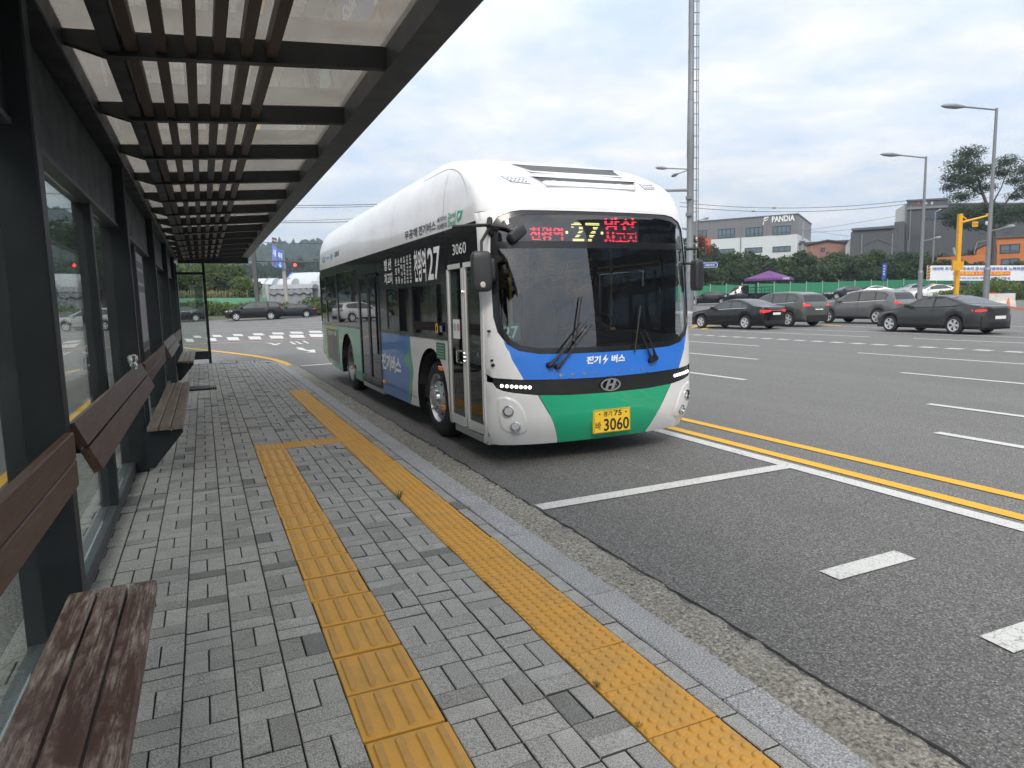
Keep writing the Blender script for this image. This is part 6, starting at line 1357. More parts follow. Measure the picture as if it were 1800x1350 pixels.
# left: traffic signal post, leaning pole, banners
pt, pb = at(447, 432, 71), at(453, 528, 71); g = float(hg(pb.x, pb.y)); t = thing('signal_post', 'dark brown square signal post with two arms left of the bus', 'traffic signal', (pb.x, pb.y, g)); mb = MB(); sqpole(mb, Vector((pb.x, pb.y, g)), Vector((pb.x - .1, pb.y, pt.z)), .36, DPOLE); mb.build('post', t)
a, b = at(449, 459, 71), at(556, 460, 71); mb = MB(); mb.tube([a, b], .07, DPOLE, 8); mb.build('arm', t); a, b = at(449, 464, 71), at(413, 455, 71); mb = MB(); mb.tube([a, b], .07, GALV, 8); mb.build('arm', t)
def signal(px, py, D, w, lab, red):
    c = at(px, py, D); t = thing('traffic_signal', lab, 'traffic signal', (c.x, c.y, c.z - .2), 'traffic signal heads on the dark post'); mb = MB(); hw = w / 2; o_ = rrect(-hw, hw, -.2, .2, .18, 5); mb.prism([c + RXh * a + Vector((0, 0, b)) for a, b in o_], FWh * .2, SIGK); mb.build('housing', t)
    for k in range(3):
        q = c + RXh * (-hw + .22 + k * (w - .44) / 2); mb = MB(); disc_on(mb, q, .17, REDL if (red and k == 0) else DARKIN, .012); mb.build('lens', t); mb = MB(); mb.tube([q + RXh * .18 * math.cos(x) + Vector((0, 0, .18 * math.sin(x))) - FWh * .12 for x in np.linspace(.2, 2.94, 8)], .015, SIGK, 5); mb.build('hood', t)
signal(524.5, 465.5, 71, 1.12, 'horizontal traffic signal head showing red left of the bus rear', True); signal(420, 460, 71, 1.12, 'dark unlit signal head half hidden by the canopy corner', False)
pt, pb = at(496, 441, 72.5), at(505, 536, 72.5); g = float(hg(pb.x, pb.y)); t = thing('utility_pole', 'leaning pale concrete pole carrying a blue banner', 'utility pole', (pb.x, pb.y, g)); mb = MB(); mb.tube([Vector((pb.x, pb.y, g)), pt], [.24, .17], CONC, 12); mb.build('pole', t, smooth=True)
mb = MB(); q = pt.lerp(pb, .35); mb.box(q.x - .2, q.x + .2, q.y - .25, q.y - .1, q.z, q.z + .6, GALV); mb.build('junction_box', t)
for xa, xb, m, lab in ((478.5, 486.5, mat('banner_violet_blue', (.13, .18, .55), .6), 'violet blue hanging street banner'), (487.5, 497.5, mat('banner_deep_blue', (.05, .14, .45), .6), 'deep blue hanging street banner with white lettering')):
    A4 = [at(xa, 431 if xa < 480 else 437, 72.1), at(xb, 435 if xa < 480 else 441, 72.1), at(xb, 471 if xa < 480 else 473, 72.1), at(xa, 467 if xa < 480 else 470, 72.1)]; t = thing('street_banner', lab, 'banner', tuple(A4[3]), 'banners on the leaning pole'); mb = MB(); mb.prism(A4, FWh * .03, m); mb.build('cloth', t); mb = MB()
    u = (A4[1] - A4[0]); v = (A4[3] - A4[0]); put_text(mb, '시흥' if xa < 480 else '축제', .15, .85, .12, .45, lambda a, b: A4[0] + u * a + v * (.6 - b) - FWh * .02, WTEXT); put_text(mb, '●' if xa < 480 else '↓', .2, .8, .0, .3, lambda a, b: A4[0] + u * a + v * (.95 - b) - FWh * .02, BANW if xa > 480 else GREYIN); mb.build('print', t)
c = at(482.5, 422, 72.5); t = thing('direction_sign', 'small black sign with white lettering above the blue banners', 'sign', tuple(c)); mb = MB(); q = [at(478, 417, 72.5), at(486, 419, 72.5), at(486, 428.5, 72.5), at(478, 426.5, 72.5)]; mb.prism(q, FWh * .05, SIGK); mb.build('plate', t); mb = MB(); uu, vv = q[1] - q[0], q[3] - q[0]; put_text(mb, '오이도', .1, .9, .3, .7, lambda a, b: q[0] + uu * a + vv * (1 - b) - FWh * .03, WTEXT); mb.build('lettering', t); mb = MB()
for px in (480, 484): mb.tube([at(px, 427, 72.5), at(px + .5, 441, 72.5)], .04, GALV, 6)
mb.tube([at(479, 441, 72.5), at(497, 447, 72.5)], .05, GALV, 6); mb.build('post', t)
# distant utility pole and wires
WIRE = mat('cable_black', (.03, .03, .032), .7)
c = at(1411, 399, 120); g = float(hg(c.x, c.y)); t = thing('utility_pole', 'distant utility pole with crossarms between the white factory and the brick house', 'utility pole', (c.x, c.y, g)); mb = MB(); mb.tube([Vector((c.x, c.y, g)), at(1412, 391, 120)], [.18, .12], CONC, 8); mb.build('pole', t); mb = MB(); mb.tube([at(1406, 403, 120), at(1422, 404, 120)], .07, GALV, 6); mb.tube([at(1406, 424, 120), at(1415, 424, 120)], .25, GALV, 6); mb.build('crossarm', t)
def wire(x0, y0, D0, x1, y1, D1, lab, sag=.6, r=.035, tagm=None):
    a, b = at(x0, y0, D0), at(x1, y1, D1); n = 14; pts = [a.lerp(b, i / n) - Vector((0, 0, sag * 4 * (i / n) * (1 - i / n))) for i in range(n + 1)]; mb = MB(); mb.tube(pts, r, WIRE, 5); t = thing('overhead_wire', lab, 'wire', tuple(a), 'overhead wires'); mb.build('cable', t)
    for f in tagm or (): q = a.lerp(b, f) - Vector((0, 0, sag * 4 * f * (1 - f))); mb = MB(); box_on(mb, q, .42, .2, .1, YPAINT); box_on(mb, q - RXh * .13 - FWh * .01, .12, .2, .1, SIGK); box_on(mb, q + RXh * .13 - FWh * .01, .12, .2, .1, SIGK); mb.build('warning_tag', t)
wire(1195, 356, 95, 1600, 352, 95, 'upper overhead wire above the white factory sign', .9, tagm=(.41,)); wire(1195, 363, 95, 1600, 358, 95, 'lower overhead wire with yellow tag above the white factory', .9, tagm=(.32,))
wire(1422, 404, 120, 1810, 330, 110, 'thin wire rising right from the distant pole', .5, .025); wire(1422, 409, 120, 1810, 362, 110, 'thin wire rising right above the brick house', .5, .025); wire(1418, 404, 120, 1620, 424, 118, 'short wire sloping down to the grey factory', .4, .02)
wire(500, 361, 90, 720, 357, 88, 'upper wire between canopy edge and bus roof', .1, .04); wire(480, 365, 90, 700, 361, 88, 'second wire between canopy edge and bus roof', .1, .03); wire(470, 389, 92, 690, 381, 90, 'third wire between canopy edge and bus roof', .1, .03); wire(480, 391.5, 92, 680, 387, 90, 'fourth wire just above the hill', .1, .04); wire(440, 425, 70, 620, 427, 70, 'low wire crossing the hill beside the signal post', .1, .025)
wire(60, 340, 60, 260, 330, 58, 'upper wire seen through the shelter glass', .2, .03); wire(60, 366, 60, 260, 358, 58, 'lower wire seen through the shelter glass', .2, .03)

# ================================================================ buildings beyond the fence
class Facade:
    """vertical wall plane through two photographed base corners; px() gives a point on it"""
    def __init__(s, x0, D0, x1, D1):
        a, b = at(x0, 450, D0), at(x1, 450, D1); s.a = Vector((a.x, a.y, 0)); s.d = (Vector((b.x, b.y, 0)) - s.a).normalized(); s.n = Vector((s.d.y, -s.d.x, 0))
        if s.n.dot(Vector((a.x, a.y, 0))) > 0: s.n = -s.n
    def uv(s, px, py):
        r = Vector(tuple(ray(px, py))); o = Vector((0, 0, CAMZ)); t = (s.a - o).dot(s.n) / r.dot(s.n); p = o + r * t; return (p - s.a).dot(s.d), p.z
    def P(s, u, z, o=0.0): return s.a + s.d * u + s.n * o + Vector((0, 0, z))
    def poly(s, mb, uvs, o0, o1, m): mb.prism([s.P(u, z, o0) for u, z in uvs], s.n * (o1 - o0), m)
    def rect(s, mb, u0, u1, z0, z1, o0, o1, m): s.poly(mb, [(u0, z0), (u1, z0), (u1, z1), (u0, z1)], o0, o1, m)
WFRAME = mat('window_frame_dark', (.05, .055, .06), .5); WPANE = mat('building_glass', (.10, .15, .19), .06, var=.3, vs=.5, coat=.5); WPANEB = mat('building_glass_blue', (.06, .11, .20), .06, var=.3, vs=.5, coat=.5)
def window(F, par, x0, y0, x1, y1, nx, conv, pane=WPANE, low=True):
    (u0, z1), (u1, z0) = F.uv(*conv(x0, y0)), F.uv(*conv(x1, y1)); w = MB(); f = .11
    F.rect(w, u0, u1, z0, z0 + f, 0, .09, WFRAME); F.rect(w, u0, u1, z1 - f, z1, 0, .09, WFRAME); F.rect(w, u0, u0 + f, z0 + f, z1 - f, 0, .09, WFRAME); F.rect(w, u1 - f, u1, z0 + f, z1 - f, 0, .09, WFRAME)
    for k in range(1, nx): u = u0 + (u1 - u0) * k / nx; F.rect(w, u - .05, u + .05, z0 + f, z1 - f, 0, .085, WFRAME)
    if low: F.rect(w, u0 + f, u1 - f, z0 + (z1 - z0) * .25, z0 + (z1 - z0) * .25 + .08, 0, .08, WFRAME)
    fr_ = w.build('window', par)
    for k in range(nx): g = MB(); a = u0 + (u1 - u0) * k / nx; F.rect(g, a + .06, a + (u1 - u0) / nx - .06, z0 + .06, z1 - .06, .01, .04, pane); g.build('pane', fr_)
Z5 = lambda x, y: (1200 + x / 4.82, 320 + y / 4.82); Z6 = lambda x, y: (1480 + x / 4.82, 320 + y / 4.82)
# white and grey factory with a sign
F = Facade(1205, 136, 1403, 126); CG = make_cladding('grey_cladding', (.165, .165, .172), .9); CW = mat('white_cladding', (.55, .59, .60), .55, var=.05, vs=.4); CDK = mat('coping_dark', (.10, .10, .105), .6)
bt = thing('factory', 'two storey factory, grey above and white below, with white lettering', 'building', tuple(F.P(0, 5)))
u0, zt0 = F.uv(*Z5(40, 330)); u1, zt1 = F.uv(*Z5(977, 276)); zt = zt1; ul, zm = F.uv(*Z5(977, 440)); zb = 3.0
mb = MB(); F.rect(mb, u0, u1, zm, zt, -22, 0, CG); mb.build('upper_wall', bt); mb = MB(); F.rect(mb, u0, u1, zb, zm, -22, .02, CW); mb.build('lower_wall', bt); mb = MB(); F.rect(mb, u0 - .1, u1 + .1, zt, zt + .25, -22.1, .1, CDK); mb.build('coping', bt)
for q in ((300, 400, 442, 468), (535, 388, 680, 455), (765, 376, 915, 443), (130, 410, 205, 472)): window(F, bt, *q, 4 if q[0] > 200 else 2, Z5)
for q in ((293, 570, 440, 602), (527, 559, 675, 597), (762, 548, 915, 588)): window(F, bt, *q, 3, Z5, low=False)
r0, r1 = F.uv(*Z5(150, 478)), F.uv(*Z5(240, 600)); mb = MB(); F.rect(mb, r0[0], r1[0], r1[1], r0[1], .02, .06, mat('red_panel', (.50, .09, .05), .5)); mb.build('red_panel', bt)
p_ = F.uv(*Z5(495, 365)); mb = MB(); F.rect(mb, p_[0] - .07, p_[0] + .07, zb, p_[1], 0, .16, GALV); mb.build('downpipe', bt)
a, b = F.uv(*Z5(755, 342)), F.uv(*Z5(950, 312)); mb = MB(); put_text(mb, 'PANDIA', a[0], b[0], a[1], a[1] + 1.1, lambda u, v: F.P(u, v, .10), WTEXT, .03); mb.build('lettering', bt)
a, b = F.uv(*Z5(678, 362)), F.uv(*Z5(732, 306)); w, h = b[0] - a[0], 1.5; mb = MB()
for q in ([(0.0, .0), (.16, .0), (.26, .42), (.75, .50), (.95, .78), (.80, .62), (.2, .52)], [(.08, .62), (.30, .92), (.95, 1.0), (1.0, .80), (.88, .86), (.42, .80), (.26, .62)]): mb.add([F.P(a[0] + w * x, a[1] + h * y, .10) for x, y in q], [(0, 1, 2, 3, 6), (3, 4, 5, 6)] if len(q) == 7 else [tuple(range(len(q)))], WTEXT)
mb.build('emblem', bt)
# brick house
F = Facade(1405, 116, 1496, 112); BRK = make_brick('red_brick', (.27, .13, .10), (.33, .17, .13), (.28, .25, .22)); ROOFD = mat('roof_dark', (.06, .058, .06), .8, var=.2)
bt = thing('brick_house', 'low red brick house with a shallow dark gable', 'building', tuple(F.P(0, 5)))
q = [F.uv(*Z5(x, y)) for x, y in ((1050, 700), (1405, 700), (1405, 525), (1230, 500), (1050, 540))]; q[0] = (q[0][0], 3); q[1] = (q[1][0], 3); mb = MB(); F.poly(mb, q, -12, 0, BRK); mb.build('wall', bt)
for s in ((4, 3), (3, 2)): 
    (ua, za), (ub, zb2) = q[s[0]], q[s[1]]; ua -= .3 if s[0] == 4 else 0; ub += .3 if s[1] == 2 else 0; mb = MB(); F.poly(mb, [(ua, za + .02), (ub, zb2 + .02), (ub, zb2 + .25), (ua, za + .25)], -12.3, .35, ROOFD); mb.build('roof', bt)
window(F, bt, 1172, 560, 1205, 588, 2, Z5, low=False)
# low flat sheds behind
F = Facade(1402, 128, 1500, 124); bt = thing('grey_shed', 'low grey flat roofed shed behind the brick house', 'building', tuple(F.P(0, 5))); a, b = F.uv(*Z5(972, 510)), F.uv(*Z5(1430, 500)); mb = MB(); F.rect(mb, a[0], b[0], 3, b[1], -14, 0, mat('shed_grey', (.20, .215, .235), .7, var=.1, vs=.5)); mb.build('wall', bt); mb = MB(); F.rect(mb, a[0] - .2, b[0], b[1], b[1] + .25, -14, .3, CDK); mb.build('roof', bt)
# grey low factory
CGD = make_cladding('dark_grey_cladding', (.078, .082, .088), .75); CGL = make_cladding('light_side_cladding', (.33, .35, .36), .8)
F = Facade(1493, 108, 1596, 104); bt = thing('grey_factory', 'low dark grey factory with a stepped roof', 'building', tuple(F.P(0, 5)))
q = [F.uv(*Z6(x, y)) for x, y in ((75, 700), (530, 700), (530, 330), (445, 340), (440, 390), (100, 412), (75, 430))]; q[0] = (q[0][0], 3); q[1] = (q[1][0], 3); mb = MB(); F.poly(mb, q, -16, 0, CGD); mb.build('wall', bt)
mb = MB(); F.poly(mb, [(q[5][0] - .3, q[5][1]), (q[4][0], q[4][1]), (q[4][0], q[4][1] + .35), (q[5][0] - .3, q[5][1] + .35)], -16, .4, CDK); mb.build('roof', bt)
a, b = F.uv(*Z6(30, 540)), F.uv(*Z6(75, 470)); mb = MB(); F.poly(mb, [(a[0], 3), (b[0], 3), (b[0], b[1]), (a[0], a[1])], -12, -.2, CGL); mb.build('side_wing', bt)
for x in (170, 430): p_ = F.uv(*Z6(x, 440)); mb = MB(); F.rect(mb, p_[0] - .08, p_[0] + .08, 3, p_[1], 0, .15, GALV); mb.build('downpipe', bt)
window(F, bt, 310, 590, 375, 625, 2, Z6, low=False); window(F, bt, 190, 598, 240, 625, 2, Z6, low=False)
mb = MB(); p0, p1, p2 = [F.uv(*Z6(*c)) for c in ((180, 540), (300, 482), (440, 540))]
for (ua, za), (ub, zb2) in ((p0, p1), (p1, p2)): F.poly(mb, [(ua, za), (ub, zb2), (ub, zb2 + .18), (ua, za + .18)], 0, .12, CDK)
mb.build('gable_trim', bt)
# tall grey factory
F = Facade(1595, 108, 1810, 99); bt = thing('tall_factory', 'tall dark grey clad factory with blue glazed strip and small white roof lettering', 'building', tuple(F.P(0, 5)))
U = lambda x, y: F.uv(*Z6(x, y)); A0, A1 = U(553, 165), U(893, 148); B1 = U(1640, 190)
mb = MB(); F.poly(mb, [(A0[0], 3), (B1[0], 3), (B1[0], B1[1]), (A1[0] + .01, U(895, 190)[1]), (A1[0], A1[1]), (A0[0], A0[1])], -26, 0, CGD); mb.build('wall', bt)
mb = MB(); F.poly(mb, [(A0[0] - 1.6, 3), (A0[0], 3), (A0[0], A0[1] - .2), (A0[0] - 1.6, A0[1] - 1.1)], -24, -.4, CGL); mb.build('side_wall', bt)
c1, c2 = U(553, 235), U(900, 215); mb = MB(); F.poly(mb, [c1, c2, (c2[0], c2[1] + .35), (c1[0], c1[1] + .35)], 0, .25, mat('trim_grey', (.2, .21, .22), .5)); mb.build('string_course', bt)
mb = MB(); F.poly(mb, [(A0[0] - .1, A0[1]), (A1[0], A1[1]), (A1[0], A1[1] + .25), (A0[0] - .1, A0[1] + .25)], -26, .15, CDK); F.poly(mb, [(A1[0], U(895, 190)[1]), (B1[0], B1[1]), (B1[0], B1[1] + .25), (A1[0], U(895, 190)[1] + .25)], -26, .15, CDK); mb.build('coping', bt)
window(F, bt, 752, 258, 900, 308, 4, Z6, WPANEB, False); window(F, bt, 1330, 225, 1530, 278, 5, Z6, WPANEB, False); window(F, bt, 680, 278, 725, 312, 1, Z6, low=False); window(F, bt, 1290, 240, 1312, 275, 1, Z6, low=False)
for x, y in ((790, 443), (1190, 428), (1415, 418), (975, 435), (640, 452)): a, b = U(x - 28, y + 5), U(x + 28, y - 5); mb = MB(); F.rect(mb, a[0], b[0], a[1], b[1], 0, .1, CDK); mb.build('vent_slot', bt)
for x in (585, 560): p_, p2 = U(x, 200 if x == 585 else 490), U(x, 600); mb = MB(); F.rect(mb, p_[0] - .07, p_[0] + .07, p2[1], p_[1], 0, .14, GALV); mb.build('downpipe', bt)
for s, x0, x1, m in (('심', 698, 722, WTEXT), ('윤', 752, 776, WTEXT), ('●', 640, 660, REDP)): a, b = U(x0, 190), U(x1, 166); mb = MB(); put_text(mb, s, a[0], b[0], a[1], b[1], lambda u, v: F.P(u, v, .05), m); mb.build('lettering', bt)
for zz_ in (545, 700): 
    a, b = U(560, zz_), U(1640, zz_ - 40)
# orange house
F = Facade(1716, 93, 1812, 90); ORW = mat('orange_render', (.52, .17, .05), .8, var=.12, vs=.8, dirt=(.42, .16, .06)); bt = thing('orange_house', 'bright orange house with dark window behind the banner', 'building', tuple(F.P(0, 4)))
U = lambda x, y: F.uv(*Z6(x, y)); a, b = U(1290, 478), U(1660, 470); mb = MB(); F.rect(mb, a[0], b[0], 2.5, a[1], -9, 0, ORW); mb.build('wall', bt); mb = MB(); F.rect(mb, a[0] - .2, b[0], a[1], a[1] + .22, -9.2, .25, CDK); mb.build('roof', bt)
window(F, bt, 1342, 530, 1506, 598, 2, Z6); window(F, bt, 1350, 650, 1500, 700, 2, Z6, low=False)
q = [U(1140, 700), U(1285, 700), U(1285, 500), U(1145, 570)]; q[0] = (q[0][0], 2.5); q[1] = (q[1][0], 2.5); mb = MB(); F.poly(mb, q, -7, -.5, ORW); mb.build('side_gable', bt); mb = MB(); F.poly(mb, [(q[3][0] - .3, q[3][1]), (q[2][0], q[2][1]), (q[2][0], q[2][1] + .2), (q[3][0] - .3, q[3][1] + .2)], -7, -.2, CDK); mb.build('side_roof', bt)
F = Facade(1648, 91, 1722, 91); q = [F.uv(*Z6(*c)) for c in ((810, 640), (1230, 612), (1230, 645), (810, 655))]; t = thing('orange_wall', 'low orange boundary wall showing through the hedge', 'wall', tuple(F.P(0, 4))); mb = MB(); F.poly(mb, [(q[0][0], 3), (q[1][0], 3), (q[1][0], q[1][1]), (q[0][0], q[0][1])], -.2, 0, ORW); mb.build('wall', t)
mb = MB(); a = at(1712, 440, 90.5); t2 = thing('steel_stair', 'thin pale steel handrail frame beside the orange house', 'handrail', tuple(a)); mb.tube([at(1712, 446, 90.5), at(1718, 425, 90.5), at(1735, 423, 90.5), at(1735, 440, 90.5)], .05, GALV, 6); mb.build('rail', t2)

# ================================================================ vegetation
LF = [make_leaf('leaf_dark', (.022, .045, .018), (.05, .085, .030)), make_leaf('leaf_mid', (.035, .062, .022), (.075, .115, .038)), make_leaf('leaf_bright', (.06, .105, .03), (.13, .17, .05)), make_leaf('leaf_pine', (.022, .045, .026), (.055, .08, .038), .2), make_leaf('leaf_rust', (.13, .05, .03), (.26, .09, .05))]
BARK = mat('bark', (.085, .065, .05), .9, var=.35, vs=6, bump=.6, bs=30)
def leaves(name, blobs, n, size, m, par, up=.3, fill=.55, asp=.55):
    """small leaf faces scattered through ellipsoid clumps: blobs (centre, radii)"""
    vol = np.array([b[1][0] * b[1][1] * b[1][2] for b in blobs]) ** .67; cnt = np.maximum(3, (n * vol / vol.sum()).astype(int)); V = []
    for (c, r), k in zip(blobs, cnt):
        d = rng.normal(size=(k, 3)); d /= np.linalg.norm(d, axis=1)[:, None]; rr_ = rng.uniform(fill, 1.05, k) ** .7 * (1 + .14 * np.sin(d[:, 0] * 7 + d[:, 2] * 5)); p = np.array(c) + d * rr_[:, None] * np.array(r)
        a = rng.normal(size=(k, 3)) + d * .6; a[:, 2] += up; a /= np.linalg.norm(a, axis=1)[:, None]; t = np.cross(a, rng.normal(size=(k, 3))); t /= np.linalg.norm(t, axis=1)[:, None] + 1e-9; b = np.cross(a, t); s = size * rng.uniform(.6, 1.35, k)[:, None]
        V.append(np.stack([p - t * s, p - b * s * asp, p + t * s, p + b * s * asp], 1))
    V = np.concatenate(V).reshape(-1, 3); o = np.array(par['org']) if par is not None and 'org' in par else 0; V = V - o; N = len(V) // 4
    me = bpy.data.meshes.new(name); me.vertices.add(len(V)); me.vertices.foreach_set('co', V.ravel().astype(np.float32)); me.loops.add(N * 4); me.loops.foreach_set('vertex_index', np.arange(N * 4, dtype=np.int32)); me.polygons.add(N); me.polygons.foreach_set('loop_start', np.arange(0, N * 4, 4, dtype=np.int32)); me.update(calc_edges=True); me.materials.append(m)
    return link(name, me, par)
def tree(name, label, base, H, R, m, n, size, group=None, trunk=.16, lo=.25, nb=9, cat='tree'):
    base = Vector(base); t = thing(name, label, cat, base, group); mb = MB(); top = base + Vector((random.uniform(-.2, .2), random.uniform(-.2, .2), H * .8)); mb.tube([base - Vector((0, 0, .3)), base.lerp(top, .4), top], [trunk, trunk * .7, trunk * .25], BARK, 8); bl = []
    for k in range(nb):
        a = random.uniform(0, 6.28); q = random.uniform(0, 1); z = H * (lo + (1 - lo) * (.12 + .78 * q)); rr_ = R * math.sqrt(max(.05, 1 - (2 * q - .9) ** 2)) * random.uniform(.25, .75); c = base + Vector((rr_ * math.cos(a), rr_ * math.sin(a), z)); s = R * random.uniform(.34, .55); bl.append((tuple(c), (s, s, s * .8)))
        if k % 2 == 0: mb.tube([base.lerp(top, .3 + .5 * q), c], [trunk * .35, trunk * .08], BARK, 5)
    mb.build('trunk', t, smooth=True); leaves('crown', bl, n, size, m, t); return t
# hedge of shrubs on the bank behind the fence
hw_ = ['rounded', 'ragged', 'leaning', 'dense', 'loose', 'pointed']
LM = [(1213, 'tall mast'), (1250, 'blue road name signs'), (1300, 'flatbed truck'), (1350, 'purple parasol'), (1411, 'distant utility pole'), (1450, 'brick house'), (1520, 'white saloon'), (1554, 'narrow blue sign'), (1606, 'second street lamp'), (1634, 'hazard board'), (1686, 'yellow camera pole'), (1735, 'tallest street lamp'), (1800, 'right picture edge')]
def place_words(px):
    k = min(LM, key=lambda m: abs(m[0] - px)); d = px - k[0]; return ('straight behind the ' if abs(d) < 9 else 'a little right of the ' if d > 0 and d < 22 else 'well right of the ' if d > 0 else 'a little left of the ' if d > -22 else 'well left of the ') + k[1]
for i in range(18):
    px = 1222 + i * 33 + random.uniform(-6, 6); D = 90 + random.uniform(-1.5, 1.5); p = at(px, 500, D); g = float(hg(p.x, p.y)); topy = 456 + 7 * math.sin(i * 1.3) + random.uniform(-4, 4) + (10 if 1640 < px < 1800 else 0); H = max(2.2, at(px, topy, D).z - g); tree('bank_shrub', 'front row hedge shrub ' + place_words(px), (p.x, p.y, g), H, 2.1, LF[i % 2], 2300, .20, 'front row of the bank hedge', .09, .02, 11, 'shrub')
for i in range(15):
    px = 1215 + i * 41 + random.uniform(-9, 9); D = 99 + random.uniform(-2, 2); p = at(px, 490, D); g = float(hg(p.x, p.y)); topy = 450 + 6 * math.sin(i * 2.1) + (14 if px > 1640 else 0); H = max(2.5, at(px, topy, D).z - g); tree('bank_shrub', 'taller back row hedge shrub ' + place_words(px), (p.x, p.y, g), H, 2.6, LF[(i + 1) % 2], 1700, .24, 'back row of the bank hedge', .11, .02, 9, 'shrub')
bl = []
for i in range(40):
    px = 1222 + i * 11; p = at(px, 520, 80.9); g = float(hg(p.x, p.y)); bl.append(((p.x + random.uniform(-.4, .4), p.y, g + .2), (1.0, .55, random.uniform(.3, .55))))
o = leaves('fence_foot_weeds', bl, 5200, .11, LF[2], None); o['kind'] = 'stuff'; bl = []
for i in range(34):
    px = 1655 + i * 5.2; D = 62 + random.uniform(-2, 2); p = at(px, 520, D); g = float(hg(p.x, p.y)); h = max(.6, at(px, np.interp(px, [1655, 1690, 1720, 1745, 1775, 1830], [513, 505, 496, 487, 494, 498]), D).z - g); bl.append(((p.x, p.y, g + h * .45), (1.1, .9, h * .55)))
bl2 = []
for i in range(46):
    px = 840 + i * 8.4; D = 92 + random.uniform(-3, 5); p = at(px, 500, D); g = float(hg(p.x, p.y)); h = max(1.5, at(px, 452 + 8 * math.sin(i * .9), D).z - g); bl2.append(((p.x, p.y, g + h * .45), (2.2, 2.0, h * .55)))
o = leaves('far_hedge', bl2, 9000, .26, LF[0], None); o['kind'] = 'stuff'
o = leaves('verge_undergrowth', bl, 7000, .12, LF[2], None); o['kind'] = 'stuff'
def conifer(px, top, D, R, lab):
    p = at(px, 480, D); g = float(hg(p.x, p.y)); H = at(px, top, D).z - g; b = Vector((p.x, p.y, g)); t = thing('small_pine', lab, 'tree', b, 'small pines in front of the white factory'); mb = MB(); mb.tube([b, b + Vector((0, 0, H * .95))], [.14, .03], BARK, 6); mb.build('trunk', t); bl = []
    for k in range(9):
        z = H * (.3 + .7 * k / 9); r = R * (1.05 - k / 9)
        for j in range(4): a = j * 1.57 + k; bl.append(((b.x + r * .6 * math.cos(a), b.y + r * .6 * math.sin(a), g + z), (r * .5, r * .5, .28)))
    leaves('crown', bl, 1500, .17, LF[3], t)
conifer(1253, 428, 104, 2.2, 'small layered pine right of the tall mast'); conifer(1320, 441, 104, 1.8, 'small layered pine below the middle factory window'); conifer(1296, 446, 103, 1.5, 'low dark pine between the two factory downpipes')
p = at(1226, 455, 100); tree('maple', 'rust red maple beside the tall mast in front of the factory', (p.x, p.y, float(hg(p.x, p.y))), at(1226, 416, 100).z - float(hg(p.x, p.y)), 2.0, LF[4], 1500, .2)
p = at(1206, 440, 98); tree('broadleaf_tree', 'dark broadleaf tree behind the tall mast', (p.x, p.y, float(hg(p.x, p.y))), at(1206, 405, 98).z - float(hg(p.x, p.y)), 2.6, LF[0], 2200, .22)
# the big pine
D = 76; p = at(1747, 470, D); g = float(hg(p.x, p.y)); b = Vector((p.x, p.y, g)); t = thing('pine_tree', 'large spreading red pine with open layered crown above the orange house', 'tree', b); mb = MB()
kn = [b, at(1747, 440, D), at(1744, 400, D), at(1738, 370, D), at(1724, 330, D), at(1712, 290, D)]; mb.tube(kn, [.34, .3, .26, .2, .13, .05], BARK, 9); bl = []
def limb(pts, r): q = [at(x, y, D + o) for x, y, o in pts]; mb.tube(q, [r * (1 - .8 * i / (len(q) - 1)) for i in range(len(q))], BARK, 6)
limb([(1742, 390, 0), (1765, 360, 1), (1785, 335, 2), (1805, 320, 3)], .16); limb([(1745, 405, 0), (1775, 390, -1), (1810, 372, -2)], .13); limb([(1740, 385, 0), (1710, 372, 1), (1688, 365, 1)], .12); limb([(1738, 370, 0), (1760, 330, -1), (1772, 295, -1)], .12); limb([(1730, 345, 0), (1700, 325, 1), (1678, 318, 1)], .1); limb([(1744, 410, 0), (1715, 398, -1), (1680, 392, -1), (1665, 388, -1)], .11); limb([(1785, 335, 2), (1800, 350, 1), (1820, 345, 0)], .07)
for x, y, o, rx, rz in ((1704, 270, 0, 1.5, .9), (1690, 290, .5, 1.7, .8), (1676, 312, 1, 1.3, .7), (1700, 318, 0, 1.8, .9), (1722, 300, -.5, 1.7, .8), (1668, 330, 1, .8, .5), (1728, 330, .5, 1.3, .6), (1690, 345, -1, 1.4, .6), (1770, 285, -1, 1.2, .8), (1760, 305, 0, 1.2, .6), (1785, 318, 1, 1.1, .5), (1802, 300, 2, 1.3, .8), (1805, 330, 0, 1.1, .6), (1785, 345, 1, 1.0, .45), (1672, 378, -1, 1.4, .6), (1690, 372, 0, 1.6, .7), (1715, 380, 1, 1.7, .7), (1740, 365, 0, 1.4, .6), (1762, 385, -1, 1.5, .6), (1790, 372, -2, 1.5, .7), (1810, 365, 0, 1.5, .7), (1685, 392, 0, 1.5, .6), (1720, 395, -1, 1.8, .6), (1755, 372, 2, 1.2, .5), (1808, 385, 0, 1.2, .5)):
    c = at(x, y, D + o); bl.append((tuple(c), (rx * 1.15, rx * 1.15, rz * 1.05)))
mb.build('trunk', t, smooth=True); leaves('crown', bl, 30000, .115, LF[3], t, .4, .02, .4)
mb = MB(); f0 = at(1688, 338, 130)
tt = thing('lattice_mast', 'thin lattice radio mast behind the big pine', 'mast', tuple(f0)); ab = [at(1682, 380, 130), at(1690, 380, 130), at(1688.5, 318, 130), at(1683.5, 318, 130)]; mb.tube([ab[0], ab[3]], .06, GALV, 5); mb.tube([ab[1], ab[2]], .06, GALV, 5)
for k in range(9): a, c = ab[0].lerp(ab[3], k / 9), ab[1].lerp(ab[2], (k + 1) / 9); mb.tube([a, c], .035, GALV, 4)
mb.build('frame', tt)
